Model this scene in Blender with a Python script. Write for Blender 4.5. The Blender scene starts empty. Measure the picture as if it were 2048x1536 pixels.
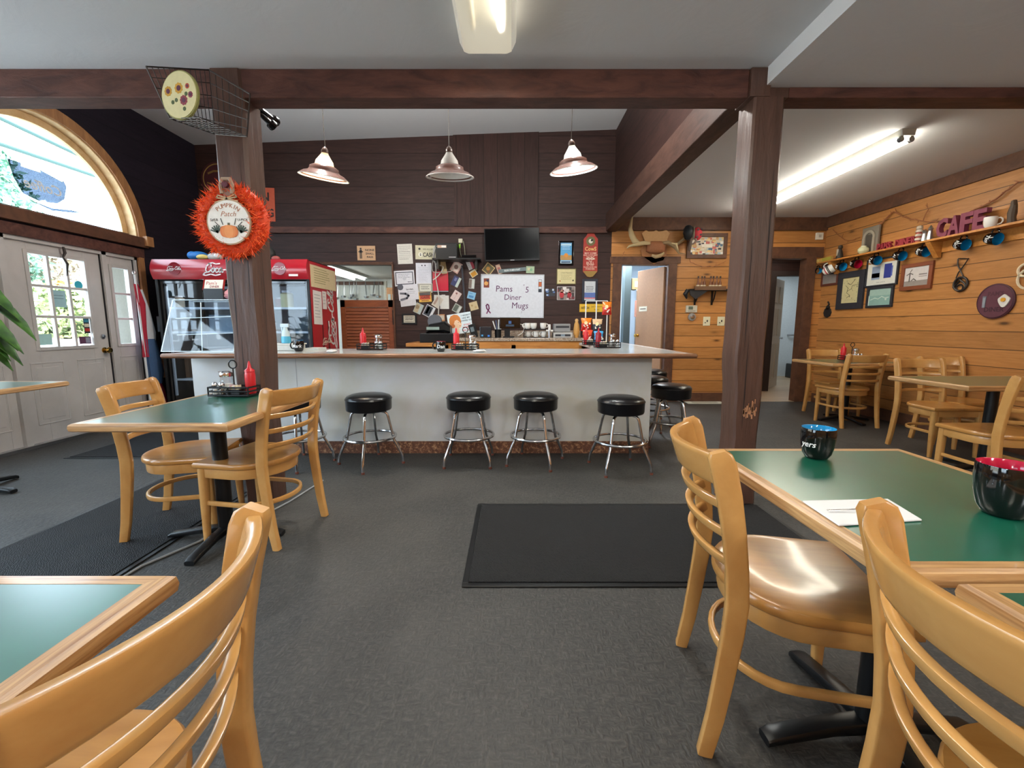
import bpy, math, random
from mathutils import Vector, Matrix
random.seed(7)
PI = math.pi
scn = bpy.context.scene
COL = scn.collection
V = Vector
# ------------------------------------------------------------------ camera model (a pixel -> a point on a known plane)
F, H = 867.0, 1.18
PITCH = math.radians(7.62); CP, SP = math.cos(PITCH), math.sin(PITCH)
def P(u, v, X=None, Y=None, Z=None):
    a = (u-1024)/F; b = (v-768)/F
    dx, dy, dz = a, CP-b*SP, -SP-b*CP
    t = X/dx if X is not None else (Y/dy if Y is not None else (Z-H)/dz)
    return V((t*dx, t*dy, H+t*dz))
XL, XR, YB = -4.65, 4.72, 6.75
YF = -3.2
ZC = 0.947           # counter top
ZT = 0.75            # table top
# ------------------------------------------------------------------ materials
MATS = {}
def hexlin(h):
    h = h.lstrip('#'); c = [int(h[i:i+2], 16)/255 for i in (0, 2, 4)]
    return tuple(x/12.92 if x <= .04045 else ((x+.055)/1.055)**2.4 for x in c)
def new(name, base=(.5, .5, .5), rough=.5, metal=0., spec=.5, coat=0., emis=None, es=0.):
    m = bpy.data.materials.new(name); m.use_nodes = True
    b = m.node_tree.nodes['Principled BSDF']
    b.inputs['Base Color'].default_value = (*base, 1); b.inputs['Roughness'].default_value = rough
    b.inputs['Metallic'].default_value = metal; b.inputs['Specular IOR Level'].default_value = spec
    b.inputs['Coat Weight'].default_value = coat; b.inputs['Coat Roughness'].default_value = .08
    if emis: b.inputs['Emission Color'].default_value = (*emis, 1); b.inputs['Emission Strength'].default_value = es
    MATS[name] = m
    return m, m.node_tree, b
class NT:
    def __init__(s, nt): s.nt = nt; s.n = nt.nodes; s.l = nt.links
    def node(s, t, **k):
        n = s.n.new(t)
        for a, v in k.items(): setattr(n, a, v)
        return n
    def put(s, inp, v):
        if hasattr(v, 'is_output'): s.l.new(v, inp)
        else: inp.default_value = v
    def math(s, op, a, b=None, c=None):
        n = s.node('ShaderNodeMath', operation=op)
        for i, x in enumerate((a, b, c)):
            if x is not None: s.put(n.inputs[i], x)
        return n.outputs[0]
    def coord(s, kind='Object'): return s.node('ShaderNodeTexCoord').outputs[kind]
    def mapping(s, vec, scale=(1, 1, 1), loc=(0, 0, 0), rot=(0, 0, 0)):
        n = s.node('ShaderNodeMapping'); s.l.new(vec, n.inputs[0])
        n.inputs['Scale'].default_value = scale; n.inputs['Location'].default_value = loc; n.inputs['Rotation'].default_value = rot
        return n.outputs[0]
    def noise(s, vec, scale=5, detail=4, dist=0., rough=.5):
        n = s.node('ShaderNodeTexNoise'); s.l.new(vec, n.inputs['Vector'])
        n.inputs['Scale'].default_value = scale; n.inputs['Detail'].default_value = detail
        n.inputs['Distortion'].default_value = dist; n.inputs['Roughness'].default_value = rough
        return n.outputs['Fac']
    def ramp(s, fac, stops):
        n = s.node('ShaderNodeValToRGB'); s.l.new(fac, n.inputs[0]); e = n.color_ramp.elements
        while len(e) < len(stops): e.new(.5)
        for i, (p, c) in enumerate(stops):
            e[i].position = p; e[i].color = (*c, 1) if len(c) == 3 else c
        return n.outputs[0]
    def mix(s, fac, a, b, blend='MIX'):
        n = s.node('ShaderNodeMix', data_type='RGBA', blend_type=blend)
        s.put(n.inputs[0], fac); s.put(n.inputs[6], a if hasattr(a, 'is_output') else (*a, 1)); s.put(n.inputs[7], b if hasattr(b, 'is_output') else (*b, 1))
        return n.outputs[2]
    def bump(s, b, h, strength=.2, dist=.01):
        n = s.node('ShaderNodeBump'); s.l.new(h, n.inputs['Height'])
        n.inputs['Strength'].default_value = strength; n.inputs['Distance'].default_value = dist
        s.l.new(n.outputs[0], b.inputs['Normal'])
def grain(name, c1, c2, rough=.4, scale=(1, 1, 1), ns=6, bump=.1, coat=0., dist=.6, spec=.5, bd=.003):
    m, nt, b = new(name, c1, rough, coat=coat, spec=spec); k = NT(nt)
    v = k.mapping(k.coord(), scale)
    f = k.noise(v, ns, 6, dist, .6)
    k.l.new(k.ramp(f, [(.3, c1), (.7, c2)]), b.inputs['Base Color'])
    if bump: k.bump(b, f, bump, bd)
    return m
def planks(name, c1, c2, pitch, along='X', up='Z', rough=.5, knots=True, groove=.03, gdark=.25, off=0., vary=.25, spec=.5, coat=0.):
    m, nt, b = new(name, c1, rough, spec=spec, coat=coat); k = NT(nt)
    sep = k.node('ShaderNodeSeparateXYZ'); k.l.new(k.coord(), sep.inputs[0])
    o = dict(X=sep.outputs[0], Y=sep.outputs[1], Z=sep.outputs[2])
    q = k.math('ADD', k.math('DIVIDE', o[up], pitch), 100+off)
    idn = k.math('FLOOR', q); fr = k.math('FRACT', q)
    wn = k.node('ShaderNodeTexWhiteNoise', noise_dimensions='1D'); k.l.new(idn, wn.inputs['W'])
    rnd = wn.outputs['Value']
    cmb = k.node('ShaderNodeCombineXYZ')
    k.l.new(k.math('ADD', k.math('MULTIPLY', o[along], 1.1), k.math('MULTIPLY', idn, 7.3)), cmb.inputs[0])
    k.l.new(k.math('MULTIPLY', q, 2.2), cmb.inputs[1])
    f = k.noise(cmb.outputs[0], 3.2, 6, .8, .6)
    c = k.ramp(f, [(.25, c1), (.75, c2)])
    br = k.math('ADD', k.math('MULTIPLY', rnd, vary), 1-vary/2)
    cc = k.node('ShaderNodeCombineXYZ')
    for i in range(3): k.l.new(br, cc.inputs[i])
    c = k.mix(1., c, cc.outputs[0], 'MULTIPLY')
    if knots:
        cm2 = k.node('ShaderNodeCombineXYZ')
        k.l.new(k.math('ADD', k.math('MULTIPLY', o[along], 1.0/pitch*.35), k.math('MULTIPLY', idn, 3.7)), cm2.inputs[0])
        k.l.new(k.math('MULTIPLY', q, 1.0), cm2.inputs[1])
        vo = k.node('ShaderNodeTexVoronoi'); k.l.new(cm2.outputs[0], vo.inputs['Vector']); vo.inputs['Scale'].default_value = 1.05
        kf = k.ramp(vo.outputs['Distance'], [(.05, (1, 1, 1)), (.13, (.25, .25, .25)), (.2, (0, 0, 0))])
        c = k.mix(kf, c, tuple(x*.28 for x in c1))
    g1 = k.math('LESS_THAN', fr, groove)
    c = k.mix(g1, c, tuple(x*gdark for x in c1))
    k.l.new(c, b.inputs['Base Color'])
    hgt = k.math('ADD', k.math('MULTIPLY', k.math('SUBTRACT', 1., g1), 1.), k.math('MULTIPLY', f, .15))
    k.bump(b, hgt, .6, .006)
    return m
def mat(s):
    if s in MATS: return MATS[s]
    gl = s[0] == '~'; h = s.lstrip('~')
    c = hexlin(h)
    m, nt, b = new(s, c, .22 if gl else .6); k = NT(nt)
    f = k.noise(k.coord(), 30, 3)
    k.l.new(k.ramp(f, [(.2, tuple(x*.92 for x in c)), (.8, tuple(min(1, x*1.05) for x in c))]), b.inputs['Base Color'])
    return m
grain('beam', hexlin('#3f2722'), hexlin('#664238'), .55, (2, 7, 7), 2.2, .5, spec=.3, bd=.01)
grain('beam_post', hexlin('#483229'), hexlin('#5c4237'), .42, (9, 9, 1.2), 2, .6, spec=.4, bd=.01)
grain('trim_brown', hexlin('#4c3328'), hexlin('#6b4936'), .5, (3, 3, 3), 3, .3, spec=.3)
grain('trim_tan', hexlin('#8a5c3a'), hexlin('#b07f50'), .5, (6, 6, 1.5), 3, .2)
grain('jamb_light', hexlin('#c9a26e'), hexlin('#e2c496'), .5, (3, 3, 3), 3, .1)
planks('wall_dark', hexlin('#2b1c19'), hexlin('#422c27'), .235, 'X', 'Z', .55, False, .03, .3, .3, .25, spec=.3)
planks('wall_dark_vert', hexlin('#2e1c19'), hexlin('#442b25'), .2, 'Z', 'X', .55, False, .04, .3, .1, .4, spec=.3)
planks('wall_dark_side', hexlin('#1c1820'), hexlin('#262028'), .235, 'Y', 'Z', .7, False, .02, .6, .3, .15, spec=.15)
planks('soffit_wood', hexlin('#2b1c19'), hexlin('#422c27'), .3, 'Y', 'Z', .6, False, .02, .4, .1, .2, spec=.25)
grain('beam_dark', hexlin('#35241f'), hexlin('#523a31'), .55, (7, 2, 7), 2.2, .4, spec=.25, bd=.01)
planks('pine', hexlin('#a86e38'), hexlin('#c68c50'), .174, 'X', 'Z', .42, True, .045, .22, .12, .3, spec=.4)
planks('pine_side', hexlin('#a06a38'), hexlin('#be854c'), .172, 'Y', 'Z', .42, True, .04, .22, .48, .3, spec=.4)
planks('tilefloor', hexlin('#9a8368'), hexlin('#c0aa8c'), .2, 'X', 'Y', .4, False, .02, .6, 0, .25)
grain('chairwood', hexlin('#b88448'), hexlin('#cf9e5d'), .26, (2, 2, 2), 2.5, .0, coat=.35)
grain('seatwood', hexlin('#ab7538'), hexlin('#c48e4c'), .28, (8, 1.2, 3), 2.2, .04, coat=.3)
grain('oak_x', hexlin('#8f6238'), hexlin('#d6ad78'), .33, (1.6, 40, 40), 3, .15, coat=.25, dist=.3)
grain('oak_y', hexlin('#8f6238'), hexlin('#d6ad78'), .33, (40, 1.6, 40), 3, .15, coat=.25, dist=.3)
grain('oakdark', hexlin('#6e4a32'), hexlin('#96694a'), .35, (2, 14, 14), 2.2, .12, coat=.2)
grain('laminate', hexlin('#0c5643'), hexlin('#11644d'), .28, (1, 1, 1), 3, .02, coat=.7, spec=.9)
MATS['laminate'].node_tree.nodes['Principled BSDF'].inputs['Coat Roughness'].default_value = .22
grain('orangewood', hexlin('#a8692c'), hexlin('#c98a45'), .4, (1, 8, 8), 3, .05)
grain('louver', hexlin('#7a3f25'), hexlin('#97532f'), .45, (2, 8, 8), 3, .05)
grain('leather', hexlin('#8a5533'), hexlin('#9c6440'), .7, (9, 9, 9), 6, .2)
grain('plaster', hexlin('#c3c1bb'), hexlin('#cdcbc5'), .75, (1, 1, 1), 2.2, .0)
m, nt, b = new('ceiling', hexlin('#dbdcde'), .75, spec=.2); k = NT(nt)
f = k.noise(k.coord(), 4, 8, 1.5, .6); k.bump(b, f, .3, .01)
grain('doorpaint', hexlin('#b7b3af'), hexlin('#c2beba'), .4, (1, 1, 1), 4, .02)
grain('counterpanel', hexlin('#c9c7b6'), hexlin('#d4d6da'), .4, (1, 1, 1.0), 1.6, .0)
m, nt, b = new('kick', hexlin('#5a3524'), .7); k = NT(nt)
f = k.noise(k.coord(), 30, 8, .5, .75)
k.l.new(k.ramp(f, [(.3, hexlin('#3a2218')), (.52, hexlin('#6e4530')), (.62, hexlin('#b98f68'))]), b.inputs['Base Color'])
m, nt, b = new('countertop', hexlin('#c9ccca'), .12, spec=.35); k = NT(nt)
f = k.noise(k.coord(), 160, 2); k.l.new(k.ramp(f, [(.3, hexlin('#c4c7c6')), (.7, hexlin('#e2e4e2'))]), b.inputs['Base Color'])
m, nt, b = new('granite', hexlin('#9c8b78'), .2, spec=.5); k = NT(nt)
f = k.noise(k.coord(), 60, 8, .2, .8); k.l.new(k.ramp(f, [(.35, hexlin('#4a3e36')), (.5, hexlin('#a08d7a')), (.65, hexlin('#d8cdbd'))]), b.inputs['Base Color'])
# carpet: small woven blocks that turn direction from cell to cell
m, nt, b = new('carpet', hexlin('#3b3a39'), .62, spec=.45); k = NT(nt)
co = k.coord()
wv = k.mapping(co, (1, 1, 1)); big = k.noise(co, 1.3, 4, .5); fine = k.noise(co, 150, 3)
nd = k.node('ShaderNodeVectorMath', operation='ADD'); k.l.new(co, nd.inputs[0])
nn = k.node('ShaderNodeTexNoise'); k.l.new(co, nn.inputs['Vector']); nn.inputs['Scale'].default_value = 22
vm = k.node('ShaderNodeVectorMath', operation='SCALE'); k.l.new(nn.outputs['Color'], vm.inputs[0]); vm.inputs['Scale'].default_value = .016
k.l.new(vm.outputs[0], nd.inputs[1])
n1 = k.noise(k.mapping(nd.outputs[0], (34, 95, 20)), 1., 2); n2 = k.noise(k.mapping(nd.outputs[0], (95, 34, 20)), 1., 2); sel = k.ramp(k.noise(co, 34, 1), [(.44, (0, 0, 0)), (.56, (1, 1, 1))])
br = k.node('ShaderNodeTexBrick'); k.l.new(nd.outputs[0], br.inputs['Vector'])
br.inputs['Scale'].default_value = 1; br.inputs['Brick Width'].default_value = .045; br.inputs['Row Height'].default_value = .022
br.inputs['Mortar Size'].default_value = .004; br.inputs['Mortar Smooth'].default_value = 1.; br.inputs['Bias'].default_value = 0
br.inputs['Color1'].default_value = (1, 1, 1, 1); br.inputs['Color2'].default_value = (.75, .75, .75, 1); br.inputs['Mortar'].default_value = (0, 0, 0, 1)
bw = k.mix(sel, n1, n2) if False else k.mix(sel, k.ramp(n1, [(.3, (0, 0, 0)), (.7, (1, 1, 1))]), k.ramp(n2, [(.3, (0, 0, 0)), (.7, (1, 1, 1))]))
c = k.ramp(k.math('ADD', k.math('MULTIPLY', bw, .5), k.math('MULTIPLY', fine, .5)), [(.2, hexlin('#272728')), (.55, hexlin('#383735')), (.9, hexlin('#4e4c48'))])
c = k.mix(k.ramp(big, [(.45, (0, 0, 0)), (.75, (.35, .35, .35))]), c, hexlin('#5d5a56'))
k.l.new(c, b.inputs['Base Color']); k.bump(b, bw, .35, .005)
m, nt, b = new('matrubber', hexlin('#1b1c1e'), .8, spec=.3); k = NT(nt)
wa = k.node('ShaderNodeTexWave', bands_direction='DIAGONAL'); k.l.new(k.mapping(k.coord(), (1, .6, 1)), wa.inputs[0]); wa.inputs['Scale'].default_value = 70; wa.inputs['Distortion'].default_value = 9.; wa.inputs['Detail'].default_value = 2
k.l.new(k.ramp(wa.outputs['Fac'], [(.2, hexlin('#131314')), (.9, hexlin('#212224'))]), b.inputs['Base Color']); k.bump(b, wa.outputs['Fac'], .5, .004)
new('vinyl', hexlin('#0d0d10'), .28, spec=.5)
new('chrome', (.62, .62, .63), .18, metal=1)
new('steel', (.55, .56, .58), .3, metal=1)
new('brass', hexlin('#c49a4e'), .2, metal=1)
new('blackmetal', hexlin('#0e0f11'), .35, spec=.4)
new('blackplastic', hexlin('#101113'), .4, spec=.3)
new('gloss_black', hexlin('#0a0a0c'), .08, spec=.6)
new('mugblue', hexlin('#1687bd'), .1); new('mugred', hexlin('#b4163a'), .1)
new('paperwhite', hexlin('#e6e6e6'), .7)
new('redplastic', hexlin('#c8232b'), .3); new('cokered', hexlin('#a81827'), .28, coat=.3)
new('screen', hexlin('#08090b'), .25, spec=.06)
new('porcelain', hexlin('#ece9e2'), .15)
new('wire', hexlin('#3a3432'), .45, metal=.6)
m, nt, b = new('leaf', hexlin('#2c5a24'), .35); k = NT(nt)
f = k.noise(k.coord(), 12, 3); k.l.new(k.ramp(f, [(.3, hexlin('#16351a')), (.7, hexlin('#4c7c2c'))]), b.inputs['Base Color'])
for nm, c1, c2 in (('hedge', '#6b7c52', '#a9b383'), ('hedge_yellow', '#9d9a4c', '#cfc576'), ('golden', '#b78a48', '#d8bd84'), ('brush', '#80705c', '#c3b8a2'), ('tree', '#5d8a78', '#a9ccb4')):
    m, nt, b = new(nm, hexlin(c1), .7); k = NT(nt)
    f = k.noise(k.coord(), 9, 4); k.l.new(k.ramp(f, [(.35, hexlin(c1)), (.65, hexlin(c2))]), b.inputs['Base Color'])
def glassmat(name, tint=(1, 1, 1), refl=.9, rough=.02, mixin=0.):
    m = bpy.data.materials.new(name); m.use_nodes = True; nt = m.node_tree; nt.nodes.clear(); k = NT(nt)
    tr = k.node('ShaderNodeBsdfTransparent'); tr.inputs[0].default_value = (*tint, 1)
    gl = k.node('ShaderNodeBsdfGlossy'); gl.inputs['Roughness'].default_value = rough
    fr = k.node('ShaderNodeFresnel'); fr.inputs[0].default_value = 1.5
    mx = k.node('ShaderNodeMixShader'); ge = k.node('ShaderNodeNewGeometry'); k.l.new(k.math('MULTIPLY', k.math('ADD', k.math('MULTIPLY', fr.outputs[0], refl), mixin), k.math('SUBTRACT', 1., ge.outputs['Backfacing'])), mx.inputs[0])
    k.l.new(tr.outputs[0], mx.inputs[1]); k.l.new(gl.outputs[0], mx.inputs[2])
    o = k.node('ShaderNodeOutputMaterial'); k.l.new(mx.outputs[0], o.inputs[0]); MATS[name] = m
glassmat('glass'); glassmat('jarglass', (.86, .89, .9), 1., .05, .12); glassmat('glass_cooler', (.8, .85, .9), .8, .03, .02); glassmat('acrylic', (.96, .98, 1.), .8, .03, .015); glassmat('decal', (.2, .225, .26), .1, .3)
def lamp(name, c, s): new(name, (.8, .8, .8), .5, emis=c, es=s)
lamp('tube', (1, .93, .78), 22); lamp('tube_k', (.95, 1, .95), 12)
lamp('bulb_warm', (1, .72, .4), 60); lamp('bulb_cool', (.85, 1, 1), 120)
m, nt, b = new('lens', hexlin('#b9b5a8'), .25, spec=.5); b.inputs['Transmission Weight'].default_value = .85; b.inputs['Roughness'].default_value = .3; b.inputs['IOR'].default_value = 1.1; b.inputs['Emission Color'].default_value = (1, .93, .75, 1); b.inputs['Emission Strength'].default_value = .16
m, nt, b = new('shade_glass', hexlin('#e9e4d8'), .4); b.inputs['Transmission Weight'].default_value = .5
m, nt, b = new('water_blue', hexlin('#58b8de'), .2)
# ------------------------------------------------------------------ mesh builder
def circ(n, r=1., ph=0.): return [(r*math.cos(2*PI*i/n+ph), r*math.sin(2*PI*i/n+ph)) for i in range(n)]
def rrect(k=.35, n=3):
    pts = []
    for cx, cy, a0 in ((1-k, 1-k, 0), (-1+k, 1-k, PI/2), (-1+k, -1+k, PI), (1-k, -1+k, 1.5*PI)):
        for i in range(n): a = a0+PI/2*i/(n-1); pts.append((cx+k*math.cos(a), cy+k*math.sin(a)))
    return pts
class MB:
    def __init__(s): s.v = []; s.f = []; s.m = []; s.slots = []
    def mi(s, m):
        if m not in s.slots: s.slots.append(m)
        return s.slots.index(m)
    def add(s, vs, fs, m, M=None):
        o = len(s.v); i = s.mi(m)
        s.v += [tuple(M @ V(x)) if M is not None else tuple(x) for x in vs]
        for f in fs: s.f.append([o+j for j in f]); s.m.append(i)
        return s
    def box(s, x0, x1, y0, y1, z0, z1, m='#808080', M=None):
        vs = [(x, y, z) for x in (x0, x1) for y in (y0, y1) for z in (z0, z1)]
        return s.add(vs, [(0, 1, 3, 2), (4, 6, 7, 5), (0, 4, 5, 1), (2, 3, 7, 6), (0, 2, 6, 4), (1, 5, 7, 3)], m, M)
    def loft(s, rings, m, cap=True, closed=False, M=None):
        n = len(rings[0]); vs = [p for r in rings for p in r]; fs = []
        R = len(rings)
        for i in range(R if closed else R-1):
            a = i*n; b = ((i+1) % R)*n
            for j in range(n): k = (j+1) % n; fs.append((a+j, a+k, b+k, b+j))
        if cap and not closed: fs.append(tuple(range(n-1, -1, -1))); fs.append(tuple((R-1)*n+j for j in range(n)))
        return s.add(vs, fs, m, M)
    def frames(s, fr, m, sec=None, cap=True, closed=False, M=None):
        sec = sec or rrect()
        return s.loft([[V(c)+V(A)*a+V(B)*b for a, b in sec] for c, A, B in fr], m, cap, closed, M)
    def tube(s, pts, r, m, n=8, closed=False, M=None):
        pts = [V(p) for p in pts]; L = len(pts); rs = r if isinstance(r, (list, tuple)) else [r]*L
        rings = []; up = None
        for i, p in enumerate(pts):
            a = pts[(i-1) % L] if (closed or i > 0) else p; b = pts[(i+1) % L] if (closed or i < L-1) else p
            t = (b-a).normalized()
            if up is None: up = V((0, 0, 1)) if abs(t.z) < .9 else V((1, 0, 0))
            x = t.cross(up)
            if x.length < 1e-6: x = t.cross(V((.3, 1, .2)))
            x.normalize(); y = x.cross(t).normalized(); up = y
            rings.append([p+x*(rs[i]*c)+y*(rs[i]*d) for c, d in circ(n)])
        return s.loft(rings, m, True, closed, M)
    def cyl(s, p0, p1, r0, m, r1=None, n=16, M=None): return s.tube([p0, p1], [r0, r0 if r1 is None else r1], m, n, M=M)
    def lathe(s, prof, m, c=(0, 0, 0), n=24, M=None, cap=True):
        return s.loft([[(c[0]+r*x, c[1]+r*y, c[2]+z) for x, y in circ(n)] for r, z in prof], m, cap, M=M)
    def ring(s, c, R, r, m, n=32, k=8, nrm='Z', M=None):
        pts = []
        for i in range(n):
            a = 2*PI*i/n; x, y = R*math.cos(a), R*math.sin(a)
            pts.append(V(c)+V({'Z': (x, y, 0), 'Y': (x, 0, y), 'X': (0, x, y)}[nrm]))
        return s.tube(pts, r, m, k, True, M)
    def prism(s, poly, z0, z1, m, M=None):
        n = len(poly); vs = [(x, y, z0) for x, y in poly]+[(x, y, z1) for x, y in poly]
        fs = [tuple(range(n-1, -1, -1)), tuple(range(n, 2*n))]+[(i, (i+1) % n, n+(i+1) % n, n+i) for i in range(n)]
        return s.add(vs, fs, m, M)
    def disc(s, cx, cy, r, z0, z1, m, n=20, sx=1., M=None): return s.prism([(cx+x*r*sx, cy+y*r) for x, y in circ(n)], z0, z1, m, M)
    def ribbon(s, pts, w, z, m, M=None, th=.0015):
        pts = [V((p[0], p[1], 0)) for p in pts]
        for a, b in zip(pts, pts[1:]):
            d = b-a
            if d.length < 1e-6: continue
            d.normalize(); nn = V((-d.y, d.x, 0))*w/2; e = d*w*.3
            q = [a-e-nn, b+e-nn, b+e+nn, a-e+nn]
            s.add([(p.x, p.y, z) for p in q]+[(p.x, p.y, z+th) for p in q], [(4, 5, 6, 7), (0, 1, 5, 4), (1, 2, 6, 5), (2, 3, 7, 6), (3, 0, 4, 7)], m, M)
        return s
    def text(s, t, x, y, size, m, z=.0, M=None, align='CENTER', shear=0., sx=1., rot=0., th=.001, bold=0.):
        vs, fs = textmesh(t, align, shear, bold)
        T = Matrix.Translation((x, y, z)) @ Matrix.Rotation(rot, 4, 'Z') @ Matrix.Diagonal((size*sx, size, th, 1))
        return s.add(vs, fs, m, (M @ T) if M is not None else T)
    def build(s, name, parent=None, smooth=True, M=None, ang=35, bevel=0.):
        me = bpy.data.meshes.new(name); me.from_pydata(s.v, [], s.f)
        for x in s.slots: me.materials.append(mat(x))
        me.polygons.foreach_set('material_index', s.m); me.validate(); me.update()
        if smooth:
            me.shade_smooth(); me.set_sharp_from_angle(angle=math.radians(ang))
        o = bpy.data.objects.new(name, me); COL.objects.link(o)
        if parent: o.parent = parent
        if M is not None: o.matrix_basis = M
        if bevel:
            bv = o.modifiers.new('bevel', 'BEVEL'); bv.width = bevel; bv.segments = 2; bv.limit_method = 'ANGLE'; bv.angle_limit = math.radians(50)
        return o
TCACHE = {}
def textmesh(t, align, shear, bold):
    key = (t, align, shear, bold)
    if key not in TCACHE:
        c = bpy.data.curves.new('t', 'FONT'); c.body = t; c.align_x = align; c.align_y = 'CENTER'; c.size = 1; c.shear = shear; c.extrude = .5; c.resolution_u = 2; c.offset = bold
        o = bpy.data.objects.new('t', c); me = o.to_mesh()
        TCACHE[key] = ([tuple(v.co) for v in me.vertices], [tuple(p.vertices) for p in me.polygons])
        o.to_mesh_clear(); bpy.data.objects.remove(o); bpy.data.curves.remove(c)
    return TCACHE[key]
def tag(o, label, cat, group=None, kind=None):
    o['label'] = label; o['category'] = cat
    if group: o['group'] = group
    if kind: o['kind'] = kind
    return o
def struct(o, label=None):
    o['kind'] = 'structure'
    if label: o['label'] = label
    return o
def empty(name, label, cat, loc=(0, 0, 0), rz=0., group=None, M=None):
    o = bpy.data.objects.new(name, None); COL.objects.link(o); o.empty_display_size = .1
    if M is not None: o.matrix_basis = M
    else: o.location = loc; o.rotation_euler = (0, 0, rz)
    return tag(o, label, cat, group)
KIDS = {}
def copy_tree(o, parent=None):
    c = o.copy(); COL.objects.link(c); c.parent = parent
    for ch in o.children: copy_tree(ch, c)
    return c
def place(proto, loc, rz, label, group=None, first=[set()]):
    o = proto if proto.name not in first[0] else copy_tree(proto)
    first[0].add(proto.name)
    o.location = loc; o.rotation_euler = (0, 0, rz); o['label'] = label
    if group: o['group'] = group
    return o
# wall frames: local x = right as seen from the room, y = up, z = out of the wall
def frame(origin, wall):
    r, n = {'back': (V((1, 0, 0)), V((0, -1, 0))), 'right': (V((0, -1, 0)), V((-1, 0, 0))), 'left': (V((0, 1, 0)), V((1, 0, 0))), 'front': (V((-1, 0, 0)), V((0, 1, 0)))}[wall]
    u = V((0, 0, 1)); M = Matrix.Identity(4)
    for i in range(3): M[i][0], M[i][1], M[i][2], M[i][3] = r[i], u[i], n[i], origin[i]
    return M
def rect(uL, uR, vT, vB, wall, off=0.):
    kw = {'back': dict(Y=YB-off), 'right': dict(X=XR-off), 'left': dict(X=XL+off)}[wall]
    um, vm = (uL+uR)/2, (vT+vB)/2
    c = P(um, vm, **kw); w = (P(uR, vm, **kw)-P(uL, vm, **kw)).length; h = abs(P(um, vT, **kw).z-P(um, vB, **kw).z)
    return frame(c, wall), w, h
# ================================================================== THE ROOM
def sbox(name, x0, x1, y0, y1, z0, z1, m, bevel=0.):
    return struct(MB().box(x0, x1, y0, y1, z0, z1, m).build(name, smooth=False, bevel=bevel))
def quadwall(name, holes, u0, u1, v0, v1, mk, m):   # wall slab with rectangular holes, mk(mb,u0,u1,v0,v1) adds a box
    mb = MB(); us = sorted({u0, u1, *[h[0] for h in holes], *[h[1] for h in holes]}); vs = sorted({v0, v1, *[h[2] for h in holes], *[h[3] for h in holes]})
    for a, b in zip(us, us[1:]):
        for c, d in zip(vs, vs[1:]):
            if not any(h[0] <= a and b <= h[1] and h[2] <= c and d <= h[3] for h in holes): mk(mb, a, b, c, d)
    return struct(mb.build(name, smooth=False))
ZF, ZFR, ZRB, ZHI = 2.69, 2.59, 2.785, 3.95
sbox('floor', XL-.15, XR+.15, YF-.15, YB, -.1, 0, 'carpet')
sbox('ceiling_front', XL-.15, 1.505, YF-.15, 2.93, ZF, ZF+.1, 'ceiling')
sbox('ceiling_front_right', 1.505, XR+.15, YF-.15, 2.93, ZFR, ZF+.1, 'ceiling')
sbox('ceiling_back_right', 1.56, XR+.15, 2.93, YB+.15, ZRB, ZRB+.1, 'ceiling')
mb = MB()                                                             # high ceiling, rising a little to the right
mb.add([(XL-.15, 2.93, 3.80), (1.6, 2.93, 4.02), (1.6, YB+.15, 4.02), (XL-.15, YB+.15, 3.80), (XL-.15, 2.93, 4.1), (1.6, 2.93, 4.1), (1.6, YB+.15, 4.1), (XL-.15, YB+.15, 4.1)],
       [(0, 3, 2, 1), (4, 5, 6, 7), (0, 1, 5, 4), (1, 2, 6, 5), (2, 3, 7, 6), (3, 0, 4, 7)], 'ceiling')
struct(mb.build('ceiling_back', smooth=False))
sbox('wall_above_beam', XL-.15, 1.6, 2.93, 2.97, ZF, 4.05, 'wall_dark')
# back wall: dark boards left, pine right
YW = YB+.12
KH = (-2.9, -1.8, 0., 2.118)
quadwall('wall_back', [KH], XL-.15, 1.5, 0, 4.1, lambda mb, a, b, c, d: mb.box(a, b, YB, YW, c, d, 'wall_dark'), '')
quadwall('wall_back_pine', [(1.63, 2.39, 0, 2.118), (3.5, 4.46, 0, 2.207)], 1.5, XR+.15, 0, ZRB+.1, lambda mb, a, b, c, d: mb.box(a, b, YB, YW, c, d, 'pine'), '')
sbox('wall_back_corner', 1.5, 1.6, YB, YW, ZRB+.1, 4.1, 'wall_dark')
sbox('wall_back_vertical_boards', -.86, .39, YB-.02, YB, 2.66, 4.0, 'wall_dark_vert')
sbox('wall_soffit', 1.52, 1.56, 2.97, YB, ZRB, 4.05, 'soffit_wood')
sbox('wall_right', XR, XR+.15, YF, YB, 0, 2.9, 'pine_side')
WF = []
quadwall('wall_front', WF, XL-.15, XR+.15, 0, 2.9, lambda mb, a, b, c, d: mb.box(a, b, YF-.12, YF, c, d, 'pine'), '')
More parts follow.
